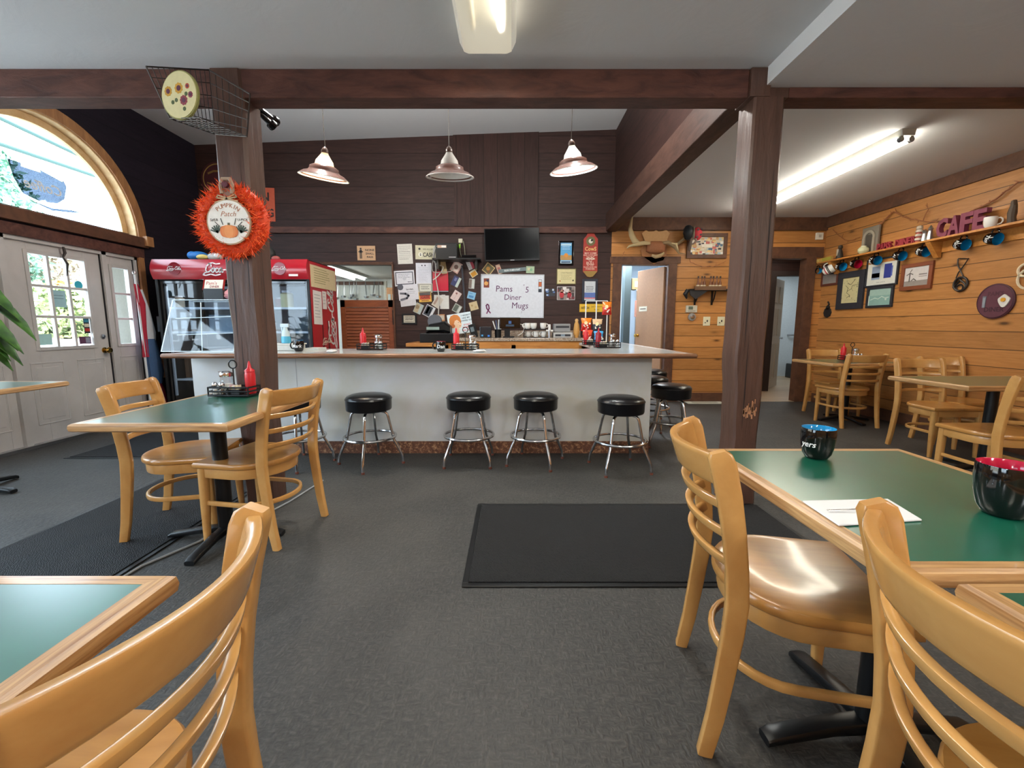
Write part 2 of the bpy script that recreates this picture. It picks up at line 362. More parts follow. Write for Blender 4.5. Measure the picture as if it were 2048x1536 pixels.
# left wall with the door unit, the half-round window and added picture windows nearer the camera
AC, AZ, AR = 4.58, 2.27, 1.0
mb = MB()
for h in [(0, 0)]:
    holes = [(3.68, 5.52, 0, 2.02), (.3, 3.4, .5, 2.6), (-2.6, -.6, .95, 2.3), (AC-AR-.02, AC+AR+.02, AZ, AZ+AR+.02)]
    us = sorted({YF-.12, YB+.12, *[x[0] for x in holes], *[x[1] for x in holes]}); vs = sorted({0, 4.1, *[x[2] for x in holes], *[x[3] for x in holes]})
    for a, b in zip(us, us[1:]):
        for c, d in zip(vs, vs[1:]):
            if not any(x[0] <= a and b <= x[1] and x[2] <= c and d <= x[3] for x in holes): mb.box(XL-.15, XL, a, b, c, d, 'wall_dark_side')
N = 24                                                                # spandrels round the arch
for side in (0, 1):
    for i in range(N//2):
        t0 = PI/2*i/(N//2); t1 = PI/2*(i+1)/(N//2); s = 1 if side else -1; e = AR+.02
        p0 = (AC+s*AR*math.cos(t0), AZ+AR*math.sin(t0)); p1 = (AC+s*AR*math.cos(t1), AZ+AR*math.sin(t1))
        q = [p0, (AC+s*e, p0[1]), (AC+s*e, p1[1]), p1] if True else 0
        vsx = [(XL-.15, y, z) for y, z in q]+[(XL, y, z) for y, z in q]
        mb.add(vsx, [(0, 1, 2, 3), (4, 5, 6, 7), (0, 1, 5, 4), (1, 2, 6, 5), (2, 3, 7, 6), (3, 0, 4, 7)], 'wall_dark_side')
mb.box(XL-.15, XL, AC-AR-.02, AC+AR+.02, AZ+AR, AZ+AR+.02, 'wall_dark_side')
struct(mb.build('wall_left', smooth=False))
# half-round window
w = MB()
def arcband(mb, r0, r1, x0, x1, m, n=40):
    fr = []
    for i in range(n+1):
        t = PI*i/n; c = V((0, math.cos(t), math.sin(t)))
        fr.append((V(((x0+x1)/2, AC, AZ))+c*(r0+r1)/2, V(((x1-x0)/2, 0, 0)), c*(r1-r0)/2))
    mb.frames(fr, m, [(1, 1), (-1, 1), (-1, -1), (1, -1)])
arcband(w, .985, 1.1, XL, XL+.03, 'trim_tan'); arcband(w, .97, 1.0, XL-.13, XL+.01, 'jamb_light')
arcband(w, .9, .97, XL-.13, XL-.09, 'jamb_light')
w.box(XL-.13, XL-.08, AC-.97, AC+.97, AZ, AZ+.04, 'trim_brown')
win = struct(w.build('window_1'))
g = MB(); g.prism([(AC+.92*math.cos(PI*i/30), AZ+.02+.9*math.sin(PI*i/30)) for i in range(31)], -.003, .003, 'glass', M=Matrix(((0, 0, 1, XL-.11), (1, 0, 0, 0), (0, 1, 0, 0), (0, 0, 0, 1))))
g.build('pane', win, smooth=False)
# coffee cup decal seen from behind on the arch pane (written to be read from outside)
M0 = Matrix(((0, 0, 1, XL-.105), (1, 0, 0, 4.60), (0, 1, 0, 2.61), (0, 0, 0, 1)))
d = MB(); M0 = M0 @ Matrix.Diagonal((.8, .8, 1, 1))
d.prism([(-.34, .17), (-.2, .17), (-.2, .13), (.02, .13), (.02, .16), (.28, .1), (.3, .12), (.33, .05), (.28, -.12), (.18, -.2), (.05, -.22), (.03, -.2), (-.05, -.23), (-.22, -.19), (-.3, -.03)], 0, .002, 'decal', M0)
d.prism([(-.2, -.24), (.1, -.31), (.36, -.27), (.5, -.235), (.36, -.24), (.1, -.28)], 0, .002, 'decal', M0)
d.text('Coffee', .04, -.05, .17, '#f4fbff', z=.003, M=M0, shear=.3, sx=-1.0, bold=.012)
tag(d.build('coffee_decal', smooth=False), 'coffee cup decal with lettering reversed on the half round window pane', 'decal')
# header, sill, door unit
sbox('trim_1', XL, XL+.06, 3.4, 5.66, 2.15, 2.27, 'trim_brown', .004)
sbox('trim_2', XL, XL+.03, 3.4, 5.62, 2.02, 2.13, 'beam', .004)
sbox('trim_3', XL, XL+.03, 5.53, 5.61, 0, 2.03, 'trim_tan', .004)
sbox('trim_4', XL, XL+.1, 5.6, 5.7, 2.17, 2.29, 'trim_tan', .004)
fr = MB()
for a, b in ((3.66, 3.71), (4.045, 4.105), (5.06, 5.115), (5.49, 5.53)): fr.box(XL-.12, XL+.0, a, b, 0, 2.02, 'doorpaint')
fr.box(XL-.12, XL, 3.66, 5.53, 1.985, 2.03, 'doorpaint'); fr.box(XL-.13, XL+.03, 3.66, 5.53, 0, .03, 'steel')
for y_ in (3.705, 4.047, 4.104, 5.056, 5.113, 5.489): fr.box(XL-.09, XL-.02, y_-.001, y_+.007, .03, 1.985, '#17171c')
struct(fr.build('trim_5', smooth=False, bevel=.0))
def glazed_leaf(name, y0, y1, lites, pane, panels):
    X0 = XL-.075; mb = MB(); z0, z1 = .03, 1.985; py0, py1, pz0, pz1 = pane
    for a, b, c, d_ in ((y0, py0, z0, z1), (py1, y1, z0, z1), (py0, py1, z0, pz0), (py0, py1, pz1, z1)): mb.box(X0, X0+.04, a, b, c, d_, 'doorpaint')
    o = struct(mb.build(name, smooth=False, bevel=.003))
    f = MB(); e = .035
    for a, b, c, d_ in ((py0-e, py0, pz0-e, pz1+e), (py1, py1+e, pz0-e, pz1+e), (py0, py1, pz0-e, pz0), (py0, py1, pz1, pz1+e)): f.box(X0+.03, X0+.052, a, b, c, d_, 'doorpaint')
    nx, nz = lites
    for i in range(1, nx): y = py0+(py1-py0)*i/nx; f.box(X0+.01, X0+.045, y-.013, y+.013, pz0, pz1, 'doorpaint')
    for i in range(1, nz): z = pz0+(pz1-pz0)*i/nz; f.box(X0+.01, X0+.044, py0, py1, z-.013, z+.013, 'doorpaint')
    f.build('lite_frame', o, smooth=False, bevel=.004)
    MB().box(X0+.012, X0+.018, py0, py1, pz0, pz1, 'glass').build('pane', o, smooth=False)
    for a, b, c, d_ in panels:
        p = MB(); t = .012
        for q in ((a, a+t, c, d_), (b-t, b, c, d_), (a, b, c, c+t), (a, b, d_-t, d_)): p.box(X0+.036, X0+.046, *q, 'doorpaint')
        p.box(X0+.036, X0+.044, a+.05, b-.05, c+.05, d_-.05, 'doorpaint')
        p.build('panel', o, smooth=False, bevel=.004)
    return o
D = glazed_leaf('door_1', 4.11, 5.055, (3, 3), (4.31, 4.87, .97, 1.88), [(4.2, 4.52, .2, .82), (4.66, 4.98, .2, .82)])
k_ = MB()
kz = .905
k_.lathe([(.001, .0), (.033, 0), (.033, .008), (.014, .012), (.014, .035), (.03, .045), (.034, .06), (.026, .075), (.001, .078)], 'brass', M=Matrix.Translation((XL-.035, 4.99, kz)) @ Matrix.Rotation(PI/2, 4, 'Y')); k_.build('door_knob', D)
MB().lathe([(.001, 0), (.03, 0), (.028, .01), (.012, .014), (.012, .02), (.001, .021)], 'steel', M=Matrix.Translation((XL-.035, 4.99, 1.06)) @ Matrix.Rotation(PI/2, 4, 'Y')).build('deadbolt', D)
glazed_leaf('door_2', 5.115, 5.49, (1, 3), (5.2, 5.41, .97, 1.86), [(5.18, 5.43, .2, .82)])
glazed_leaf('door_3', 3.71, 4.045, (1, 3), (3.8, 3.96, .97, 1.86), [(3.78, 3.98, .2, .82)])
for nm, (y, z, w_, h_, c) in {'notice': (4.57, 1.46, .15, .17, '#9fc4cc'), }.items():
    tag(MB().box(XL-.05, XL-.048, y-w_/2, y+w_/2, z-h_/2, z+h_/2, c).box(XL-.048, XL-.0475, y-.05, y+.05, z+.03, z+.035, '#506a78').box(XL-.048, XL-.0475, y-.05, y+.05, z, z+.005, '#506a78').build('notice', smooth=False), 'pale notice taped inside the middle pane of the white entrance door', 'notice')
tag(MB().box(XL-.05, XL-.048, 4.33, 4.45, .99, 1.1, '#a9d2cf').build('notice', smooth=False), 'pale green notice in the bottom left pane of the entrance door', 'notice')
tag(MB().disc(4.8, 1.62, .045, 0, .002, '#2fa8c0', M=Matrix(((0, 0, 1, XL-.05), (1, 0, 0, 0), (0, 1, 0, 0), (0, 0, 0, 1)))).build('sticker', smooth=False), 'round blue sticker in the top right pane of the entrance door', 'sticker')
s = MB().box(XL-.05, XL-.048, 4.8, 4.865, 1.1, 1.27, '#2b2b30')
for i, c in enumerate(('#b8372c', '#e8e0c8', '#2f7f96')): s.box(XL-.048, XL-.0475, 4.805, 4.86, 1.12+i*.05, 1.155+i*.05, c)
tag(s.build('sticker', smooth=False), 'stack of small card payment stickers low on the entrance door glass', 'sticker')
tag(MB().box(XL-.05, XL-.048, 4.73, 4.86, .985, 1.065, '#5a3550').box(XL-.048, XL-.0475, 4.8, 4.85, .995, 1.055, '#8c8c9c').build('sticker', smooth=False), 'purple sticker at the bottom right corner of the entrance door glass', 'sticker')
# door closer chain and bell string
tag(MB().tube([(XL+.02, 4.62, 1.99), (XL+.02, 4.63, 1.93), (XL+.015, 4.61, 1.88), (XL+.02, 4.64, 1.82), (XL-.02, 4.66, 1.7)], [.01, .014, .008, .012, .004], 'wire').build('door_bell'), 'small metal bell on a string over the entrance door', 'bell')
# unseen picture windows beside the camera, added for daylight and table reflections
for i, (a, b) in enumerate(((.3, 3.4), (-2.6, -.6))):
    mb = MB()
    zl, zu = ((.5, 2.6), (.95, 2.3))[i]
    for q in ((a, a+.06, zl, zu), (b-.06, b, zl, zu), (a, b, zl, zl+.06), (a, b, zu-.06, zu), ((a+b)/2-.02, (a+b)/2+.02, zl, zu)): mb.box(XL-.1, XL+.02, *q, 'trim_brown')
    o = struct(mb.build('window_%d' % (i+2), smooth=False)); MB().box(XL-.07, XL-.065, a, b, zl+.01, zu-.01, 'glass').build('pane', o, smooth=False)
for i, (a, b, c, d_) in enumerate(WF):
    mb = MB()
    for q in ((a, a+.06, c, d_), (b-.06, b, c, d_), (a, b, c, c+.06), (a, b, d_-.06, d_), ((a+b)/2-.02, (a+b)/2+.02, c, d_)): mb.box(q[0], q[1], YF-.1, YF+.02, q[2], q[3], 'trim_brown')
    o = struct(mb.build('window_%d' % (i+4), smooth=False)); MB().box(a, b, YF-.07, YF-.065, c, d_, 'glass').build('pane', o, smooth=False)
# beams and posts
sbox('trim_6', XL, 1.41, 2.79, 2.93, 2.53, ZF, 'beam', .006)
sbox('trim_7', 1.65, XR, 2.79, 2.93, 2.53, ZFR, 'beam', .006)
sbox('trim_8', 1.40, 1.56, 2.93, YB, 2.58, 2.84, 'beam_dark', .006)
sbox('trim_9', XL, 1.42, YB-.05, YB, 2.555, 2.645, 'beam', .004)
sbox('trim_10', 1.5, XR, YB-.03, YB, 2.60, ZRB, 'trim_brown', .003)
sbox('trim_11', XR-.03, XR, 2.93, YB-.03, 2.63, ZRB, 'trim_brown', .003)
sbox('trim_16', XR-.03, XR, YF, 2.79, 2.45, ZFR, 'trim_brown', .003)
def post(name, x, w, z1, waves, top=None):
    rings = []; n = 28
    for i in range(n+1):
        z = z1*i/n; e = 1-.10*math.exp(-((z-.5)/.35)**2) if waves else 1
        jx = .004*math.sin(z*9+x)*(1 if z < 1.5 else .3); jl = (.006*math.sin(z*6.1+x*3)+.004*math.sin(z*17+1))*(1 if z < 1.4 else .2)
        h = w/2*e
        sec = [(-h+jl, 0), (-h+jl+.012, -.012), (h-.018+jx, -.012), (h+jx, .008), (h+jx, w-.02), (h-.02+jx, w), (-h+.02+jl, w), (-h+jl, w-.02)]
        rings.append([(x+a, 2.775+b+.012, z) for a, b in sec])
    mb = MB(); mb.loft(rings, 'beam_post')
    # drying cracks: dark slivers let into the faces
    for cx, z0, z1_, yy in ((x-.03, .5, 1.15, 2.774), (x-.05, 1.0, 1.75, 2.774), (x+.05, 1.3, 2.2, 2.774)):
        mb.add([(cx-.0015, yy, z0), (cx+.006, yy, (z0+z1_)/2-.1), (cx+.002, yy, z1_), (cx-.003, yy, (z0+z1_)/2)], [(0, 1, 2, 3)], '#1d120e')
    mb.add([(x+w/2+.009, 2.83, .9), (x+w/2+.009, 2.845, 1.4), (x+w/2+.009, 2.835, 2.2), (x+w/2+.009, 2.838, 1.5)], [(0, 1, 2, 3)], '#1d120e')
    o = mb.build(name, ang=30)
    return o
pl = post('trim_12', -1.695, .19, ZF-.005, True); struct(pl)
pr = post('trim_13', 1.535, .19, 2.53, True); struct(pr)
sbox('trim_14', 1.41, 1.53, 2.77, 2.95, 2.53, ZF-.002, 'beam_post', .004)
sbox('trim_15', 1.53, 1.65, 2.79, 2.95, 2.53, ZFR-.002, 'beam_post', .004)
# scuffed patch on the right post
mb = MB()
for i in range(34):
    cx = 1.50+random.random()*.1; z = .62+random.gauss(0, .022); mb.box(cx, cx+.003+random.random()*.006, 2.772, 2.7738, z, z+.015+random.random()*.03, '#c08a64')
mb.build('scuff', pr, smooth=False)
# kitchen doorway casing, hall casing, baseboards
def casing(name, x0, x1, z1, w, m='trim_brown', head=.09, over=.0):
    mb = MB(); y0 = YB-.03
    for a, b, c, d_ in ((x0-w, x0, 0, z1), (x1, x1+w, 0, z1), (x0-w-over, x1+w+over, z1, z1+head)): mb.box(a, b, y0, YB, c, d_, m)
    for a, b in ((x0-.005, x0+.02), (x1-.02, x1+.005)): mb.box(a, b, y0, YW, 0, z1, m)
    mb.box(x0, x1, y0, YW, z1-.02, z1, m)
    return struct(mb.build(name, smooth=False, bevel=.004))
casing('trim_17', 1.64, 2.385, 2.118, .11, 'trim_brown', .1, .05)
casing('trim_18', 3.52, 4.46, 2.207, .13, 'trim_brown', .15, .1)
sbox('baseboard_back', 2.5, 3.39, YB-.025, YB, 0, .14, 'trim_brown', .003)
sbox('baseboard_right', XR-.025, XR, YF, YB-.03, 0, .14, 'trim_brown', .003)
casing('trim_19', -2.9, -1.8, 2.118, .0, 'trim_brown', .02)
# ------------------------------------------------------------------ kitchen behind the pass-through
KW = '#dcdcd2'
sbox('wall_kitchen_back', -6.5, 1.4, 11.2, 11.3, 0, 2.4, KW); sbox('ceiling_kitchen', -6.5, 1.4, YW, 11.3, 2.35, 2.45, 'plaster')
sbox('floor_kitchen', -6.5, 1.4, YB, 11.3, -.1, 0, '#8a8478'); sbox('wall_kitchen_left', -6.6, -6.5, YW, 11.3, 0, 2.4, KW); sbox('wall_kitchen_right', 1.35, 1.45, YW, 11.3, 0, 2.4, KW)
sbox('trim_20', -3.22, -3.17, 11.17, 11.2, 0, 2.3, '#d0c9b6')
t = empty('fluorescent_light', 'long two tube fluorescent light on the kitchen ceiling seen through the pass-through', 'ceiling light', (-3.6, 9.0, 2.35))
MB().box(-.2, .2, -2, 1.5, -.05, -.001, '#e8e8e2').build('housing', t, smooth=False)
for x in (-.12, .12): MB().cyl((x, -1.95, -.08), (x, 1.45, -.08), .02, 'tube_k').build('tube', t)
bar = P(700, 566, Y=11.1)
u0, u1 = P(672, 566, Y=11.1).x, P(764, 566, Y=11.1).x
tag(MB().box(u0, u1, 11.12, 11.2, bar.z-.04, bar.z+.04, 'trim_brown').build('utensil_rail', smooth=False), 'brown wooden rail holding hanging ladles on the kitchen wall', 'rail')
for i, u in enumerate((675, 687, 698, 707, 712, 730, 748, 757)):
    x = P(u, 570, Y=11.08).x; L = (.34, .3, .33, .27, .36, .31, .26, .3)[i]; z = bar.z
    l = MB(); l.tube([(x, 11.118, z+.03), (x, 11.112, z-.02), (x+(i % 3-1)*.03, 11.08, z-L)], .011, 'steel', 6)
    l.lathe([(.001, -.06), (.05, -.045), (.065, 0), (.06, 0), (.04, -.035), (.001, -.045)], 'steel', (x+(i % 3-1)*.03, 11.05, z-L-.02), 14)
    tag(l.build('ladle'), ('leftmost', 'second from left', 'third from left', 'fourth from left', 'fourth from right', 'third from right', 'second from right', 'rightmost')[i]+' steel utensil hanging from the kitchen rail', 'ladle', 'steel utensils hanging on the kitchen rail')
c = P(783, 590, Y=10.9)
tag(MB().box(c.x-.12, c.x+.12, 10.9, 11.18, 0, c.z+.18, 'orangewood').box(c.x-.09, c.x-.02, 10.89, 10.9, c.z-.35, c.z+.02, '#cfd3cc').box(c.x+.02, c.x+.09, 10.89, 10.9, c.z-.35, c.z+.02, '#cfd3cc').build('kitchen_cabinet', smooth=False), 'light wooden cabinet at the right edge of the kitchen pass-through', 'cabinet')
# louvered half doors
def cafe(x0, x1, label):
    o = empty('louvered_door', label, 'door', ((x0+x1)/2, YB+.03, 0)); w = (x1-x0)/2; z0, z1 = .28, 1.575
    m = MB()
    m.box(-w, -w+.075, -.02, .02, z0, z1, 'louver').box(w-.075, w, -.02, .02, z0, z1, 'louver').box(-w, w, -.02, .02, z1-.11, z1, 'louver').box(-w, w, -.02, .02, z0, z0+.11, 'louver')
    m.build('door_frame', o, smooth=False, bevel=.003)
    l = MB(); n = 22
    for i in range(n):
        z = z0+.14+(z1-z0-.28)*i/(n-1); l.box(-w+.075, w-.075, -.029, .029, -.004, .004, 'louver', Matrix.Translation((0, 0, z)) @ Matrix.Rotation(math.radians(68), 4, 'X'))
    l.build('louvers', o, smooth=False)
    return o
cd_ = cafe(-2.64, -1.83, 'reddish brown louvered half door in the kitchen doorway')
MB().box(.40, .43, -.05, .0, 1.2, 1.42, 'blackmetal').build('spring_hinge', cd_, smooth=False)

# ------------------------------------------------------------------ back passage through the kitchen door
sbox('floor_passage', 1.45, 3.3, YB, 10.0, -.1, 0, '#77706a'); sbox('ceiling_passage', 1.45, 3.3, YW, 10.0, 2.5, 2.6, 'plaster')
sbox('wall_passage_back', 1.45, 3.3, 9.9, 10.0, 0, 2.5, '#c2d0dc'); sbox('wall_passage_left', 1.45, 1.5, YW, 10, 0, 2.5, '#c2d0dc'); sbox('wall_passage_right', 3.25, 3.3, YW, 10, 0, 2.5, '#c2d0dc')
p = P(1254, 600, Y=8.2)
tag(MB().box(p.x-.05, p.x+.07, 8.2, 8.4, 0, 2.45, '#3d4a4c').build('dark_column', smooth=False), 'dark grey green column inside the back passage', 'column')
o = empty('refrigerator', 'stainless refrigerator in the passage behind the tan door', 'refrigerator', (P(1278, 600, Y=8.0).x+.40, 8.2, 0))
MB().box(-.4, .4, -.0, .6, 0, 1.85, 'steel').build('body', o, smooth=False, bevel=.01)
MB().tube([(-.32, -.01, .75), (-.32, -.06, .8), (-.32, -.06, 1.6), (-.32, -.01, 1.65)], .014, 'chrome').build('handle', o)
MB().box(-.42, -.28, -.012, 0, 1.35, 1.65, '#b08070').build('magnet', o, smooth=False)
x = P(1275, 545, Y=8.1).x
tag(MB().box(x-.05, x+.28, 8.25, 8.5, 1.86, 2.06, '#a08a60').box(x, x+.1, 8.24, 8.25, 1.9, 2.0, '#e8e0d0').build('carton', smooth=False), 'carton on top of the stainless refrigerator in the passage', 'box')
Dk = Matrix.Translation((2.375, YW-.02, 0)) @ Matrix.Rotation(math.radians(180-68), 4, 'Z')
o = struct(MB().box(0, .63, 0, .04, .02, 2.085, '#b48a68').build('door_4', smooth=False, M=Dk, bevel=.003))
MB().lathe([(.001, 0), (.03, 0), (.03, .008), (.012, .012), (.012, .03), (.026, .04), (.03, .055), (.001, .07)], 'brass', M=Matrix.Translation((.575, .04, 1.02)) @ Matrix.Rotation(-PI/2, 4, 'X')).build('door_knob', o)
MB().box(.36, .56, .041, .044, 1.42, 1.5, '#efe9d4').box(.39, .53, .044, .0445, 1.452, 1.468, '#6a5a48').build('door_sign', o, smooth=False)
# ------------------------------------------------------------------ hall and washroom
sbox('wall_hall_front', 4.87, 5.7, 6.8, YW, 0, 2.45, '#c9c4ba'); sbox('floor_hall', 3.35, 7.7, YB-.02, 10.6, -.1, .004, 'tilefloor'); sbox('ceiling_hall', 3.35, 7.7, YW, 10.6, 2.42, 2.5, 'plaster')
sbox('wall_hall_left', 3.3, 3.5, YW, 7.85, 0, 2.45, 'pine'); sbox('wall_hall_right', 5.6, 5.7, YW, 7.85, 0, 2.45, '#c9c4ba')
bx0 = P(1547, 600, Y=7.85).x; bz = P(1580, 552, Y=7.85).z
quadwall('wall_hall_back', [(bx0, 5.48, 0, bz)], 3.3, 5.7, 0, 2.45, lambda mb, a, b, c, d: mb.box(a, b, 7.85, 7.95, c, d, 'wall_dark'), '')
sbox('wall_hall_pine_panel', 3.55, bx0-.14, 7.82, 7.85, .14, 1.42, 'pine')
sbox('trim_21', bx0-.11, bx0, 7.8, 7.85, 0, bz+.08, '#2b1d18'); sbox('trim_22', bx0, 5.5, 7.8, 7.85, bz, bz+.08, '#2b1d18')
sbox('wall_washroom_back', 4.4, 7.7, 10.2, 10.3, 0, 2.45, '#d5dee2'); sbox('wall_washroom_left', 4.4, 4.45, 7.95, 10.2, 0, 2.45, '#d5dee2'); sbox('wall_washroom_right', 7.6, 7.7, 7.95, 10.2, 0, 2.45, '#d5dee2'); sbox('wall_washroom_front', 5.7, 7.7, 7.85, 7.95, 0, 2.45, '#d5dee2')
o = struct(MB().box(0, .04, 0, .76, .02, bz-.02, '#c4b4a0').build('door_5', smooth=False, M=Matrix.Translation((bx0+.01, 7.97, 0)) @ Matrix.Rotation(math.radians(-44), 4, 'Z'), bevel=.003))
for z0_, z1_ in ((.2, .85), (1.0, 1.5), (1.6, 1.9)): MB().box(.04, .05, .1, .34, z0_, z1_, '#b5a48e').box(.04, .05, .44, .66, z0_, z1_, '#b5a48e').build('panel', o, smooth=False, bevel=.004)
MB().lathe([(.001, 0), (.03, 0), (.012, .012), (.012, .03), (.028, .045), (.001, .065)], 'steel', M=Matrix.Translation((.04, .7, .95)) @ Matrix.Rotation(PI/2, 4, 'Y')).build('door_knob', o)
p = P(1595, 670, Y=10.15)
tag(MB().tube([(p.x-.2, 10.2, p.z), (p.x-.18, 10.13, p.z), (p.x+.5, 10.13, p.z), (p.x+.52, 10.2, p.z)], .02, 'steel').build('grab_bar'), 'steel grab bar on the washroom wall', 'grab bar')
p = P(1590, 735, Y=9.9)
tag(MB().box(p.x-.16, p.x+.16, 9.75, 10.0, 0, .33, 'gloss_black').build('waste_bin', smooth=False, bevel=.02), 'black waste bin on the washroom floor', 'bin')
p = P(1562, 640, Y=7.95)

p = P(1520, 615, Y=7.8)
tag(MB().box(p.x-.1, p.x+.11, 7.79, 7.81, p.z-.12, p.z+.12, 'gloss_black').prism([(-.05, -.05), (.06, -.05), (0, .07)], 0, .003, '#d8d8d8', frame((p.x, 7.79, p.z), 'back')).build('washroom_sign', smooth=False), 'black square sign with white figure in the hall', 'sign')
new('spoonsteel', (.75, .73, .7), .42, metal=.8)
# ================================================================== FURNITURE
def chair_proto():
    o = empty('dining_chair', '-', 'chair')
    # D shaped saddle seat
    def outline(k):   # front straight, back round
        pts = []
        for i in range(25):
            a = PI+PI*i/24; pts.append((.205*k*math.cos(a), -.03-.175*k+ .0 + (-.0) + (.175*k)*(1+math.sin(a)) - .0))
        pts = [(.207*k*math.cos(PI+PI*i/24), -.01+.19*k*math.sin(PI+PI*i/24)) for i in range(25)]
        for i in range(1, 8): pts.append((.207*k, -.01+(.21*k+.0)*i/8))
        pts += [(.207*k, -.01+.21*k)]+[(.207*k*(1-2*i/9), -.01+.213*k) for i in range(1, 9)]+[(-.207*k, -.01+.21*k)]
        for i in range(7, 0, -1): pts.append((-.207*k, -.01+(.21*k)*i/8))
        return pts
    rings = [[(x, y, .425) for x, y in outline(.97)], [(x, y, .432) for x, y in outline(1.)], [(x, y, .447) for x, y in outline(1.)], [(x, y, .4555) for x, y in outline(.975)]]
    for k_ in (.93, .86, .75, .6, .42, .22, .05):
        dip = .012*(1-((k_-.0)/.93)**3)
        rings.append([(x, y, .456-(dip*max(0, min(1, .6-(y)*4)) if y < .13 else 0)) for x, y in outline(k_)])
    MB().loft(rings, 'seatwood').build('seat', o, ang=50)
    a = MB(); sec = rrect(.2, 2)   # apron: bent band under the seat
    pts = [(-.18, .17), (-.183, .1), (-.185, 0)]+[(.185*math.cos(PI+PI*i/16), -.01+.165*math.sin(PI+PI*i/16)) for i in range(1, 16)]+[(.185, 0), (.183, .1), (.18, .17)]
    def band(mb, pts, z, th, h, m, sec=sec):
        fr = []
        for i, p in enumerate(pts):
            q0 = V(pts[max(0, i-1)]); q1 = V(pts[min(len(pts)-1, i+1)]); t = (q1-q0).normalized(); n = V((-t.y, t.x, 0))
            zz = z(i) if callable(z) else z
            fr.append(((p[0], p[1], zz), n*th/2, V((0, 0, h/2))))
        mb.frames(fr, m, sec)
    band(a, pts, .398, .018, .055, 'chairwood'); a.box(-.18, .18, .165, .183, .372, .425, 'chairwood'); a.build('apron', o)
    a = MB(); pts2 = [(-.178, .155), (-.18, .06), (-.18, -.03)]+[(.18*math.cos(PI+PI*i/16), -.035+.155*math.sin(PI+PI*i/16)) for i in range(1, 16)]+[(.18, -.03), (.18, .06), (.178, .155)]
    band(a, pts2, .225, .018, .026, 'chairwood', rrect(.6, 3)); a.build('stretcher', o)
    for s in (-1, 1):
        MB().frames([((s*.176, .168, .43), (.02, 0, 0), (0, .02, 0)), ((s*.178, .17, .25), (.019, 0, 0), (0, .019, 0)), ((s*.182, .176, 0), (.013, 0, 0), (0, .013, 0))], 'chairwood', rrect(.3, 2)).build('leg', o, ang=50)
    prof = [(-.24, 0), (-.22, .12), (-.205, .25), (-.193, .37), (-.188, .46), (-.194, .55), (-.208, .65), (-.228, .75), (-.249, .83), (-.256, .853), (-.26, .864)]
    for s in (-1, 1):
        fr = []
        for i, (y, z) in enumerate(prof):
            a_ = prof[max(0, i-1)]; b_ = prof[min(len(prof)-1, i+1)]; t = V((0, b_[0]-a_[0], b_[1]-a_[1])).normalized(); n = V((0, t.z, -t.y))
            w = .0135; d = (.018, .0205, .0225, .0245, .0255, .0255, .0262, .028, .029, .0265, .017)[i]; y += (0, 0, 0, 0, 0, 0, .002, .005, .008, .007, .005)[i]
            fr.append(((s*.193, y, z), V((w if i < 10 else .011, 0, 0)), n*d))
        MB().frames(fr, 'chairwood', rrect(.22, 3)).build('leg', o, ang=40)
    def yat(z):
        for (y0, z0), (y1, z1) in zip(prof, prof[1:]):
            if z0 <= z <= z1: return y0+(y1-y0)*(z-z0)/(z1-z0)
        return prof[-1][0]
    def rail(z, h, th, bul, name):
        fr = []; tl = .3
        for i in range(17):
            x = -.182+.364*i/16; q = 1-(x/.182)**2; y = yat(z)-bul*q
            dx = V((1, 2*bul*x/.182**2, 0)).normalized(); n = V((-dx.y, dx.x, 0))
            up = V((0, -tl, 1)).normalized()
            fr.append(((x, y, z), n*th/2, up*h/2))
        MB().frames(fr, 'chairwood', rrect(.45 if h < .05 else .3, 3)).build(name, o, ang=50)
    rail(.812, .09, .023, .07, 'top_rail')
    for z in (.715, .635, .555): rail(z, .028, .019, .066, 'slat')
    return o
CH = chair_proto()
for ch_ in CH.children: ch_.scale = (1.1, 1.06, 1.)
G = 'ladder back chairs in the dining room'
def chair(x, y, ang, label, grp=None): return place(CH, (x, y, 0), math.radians(ang), label, G)
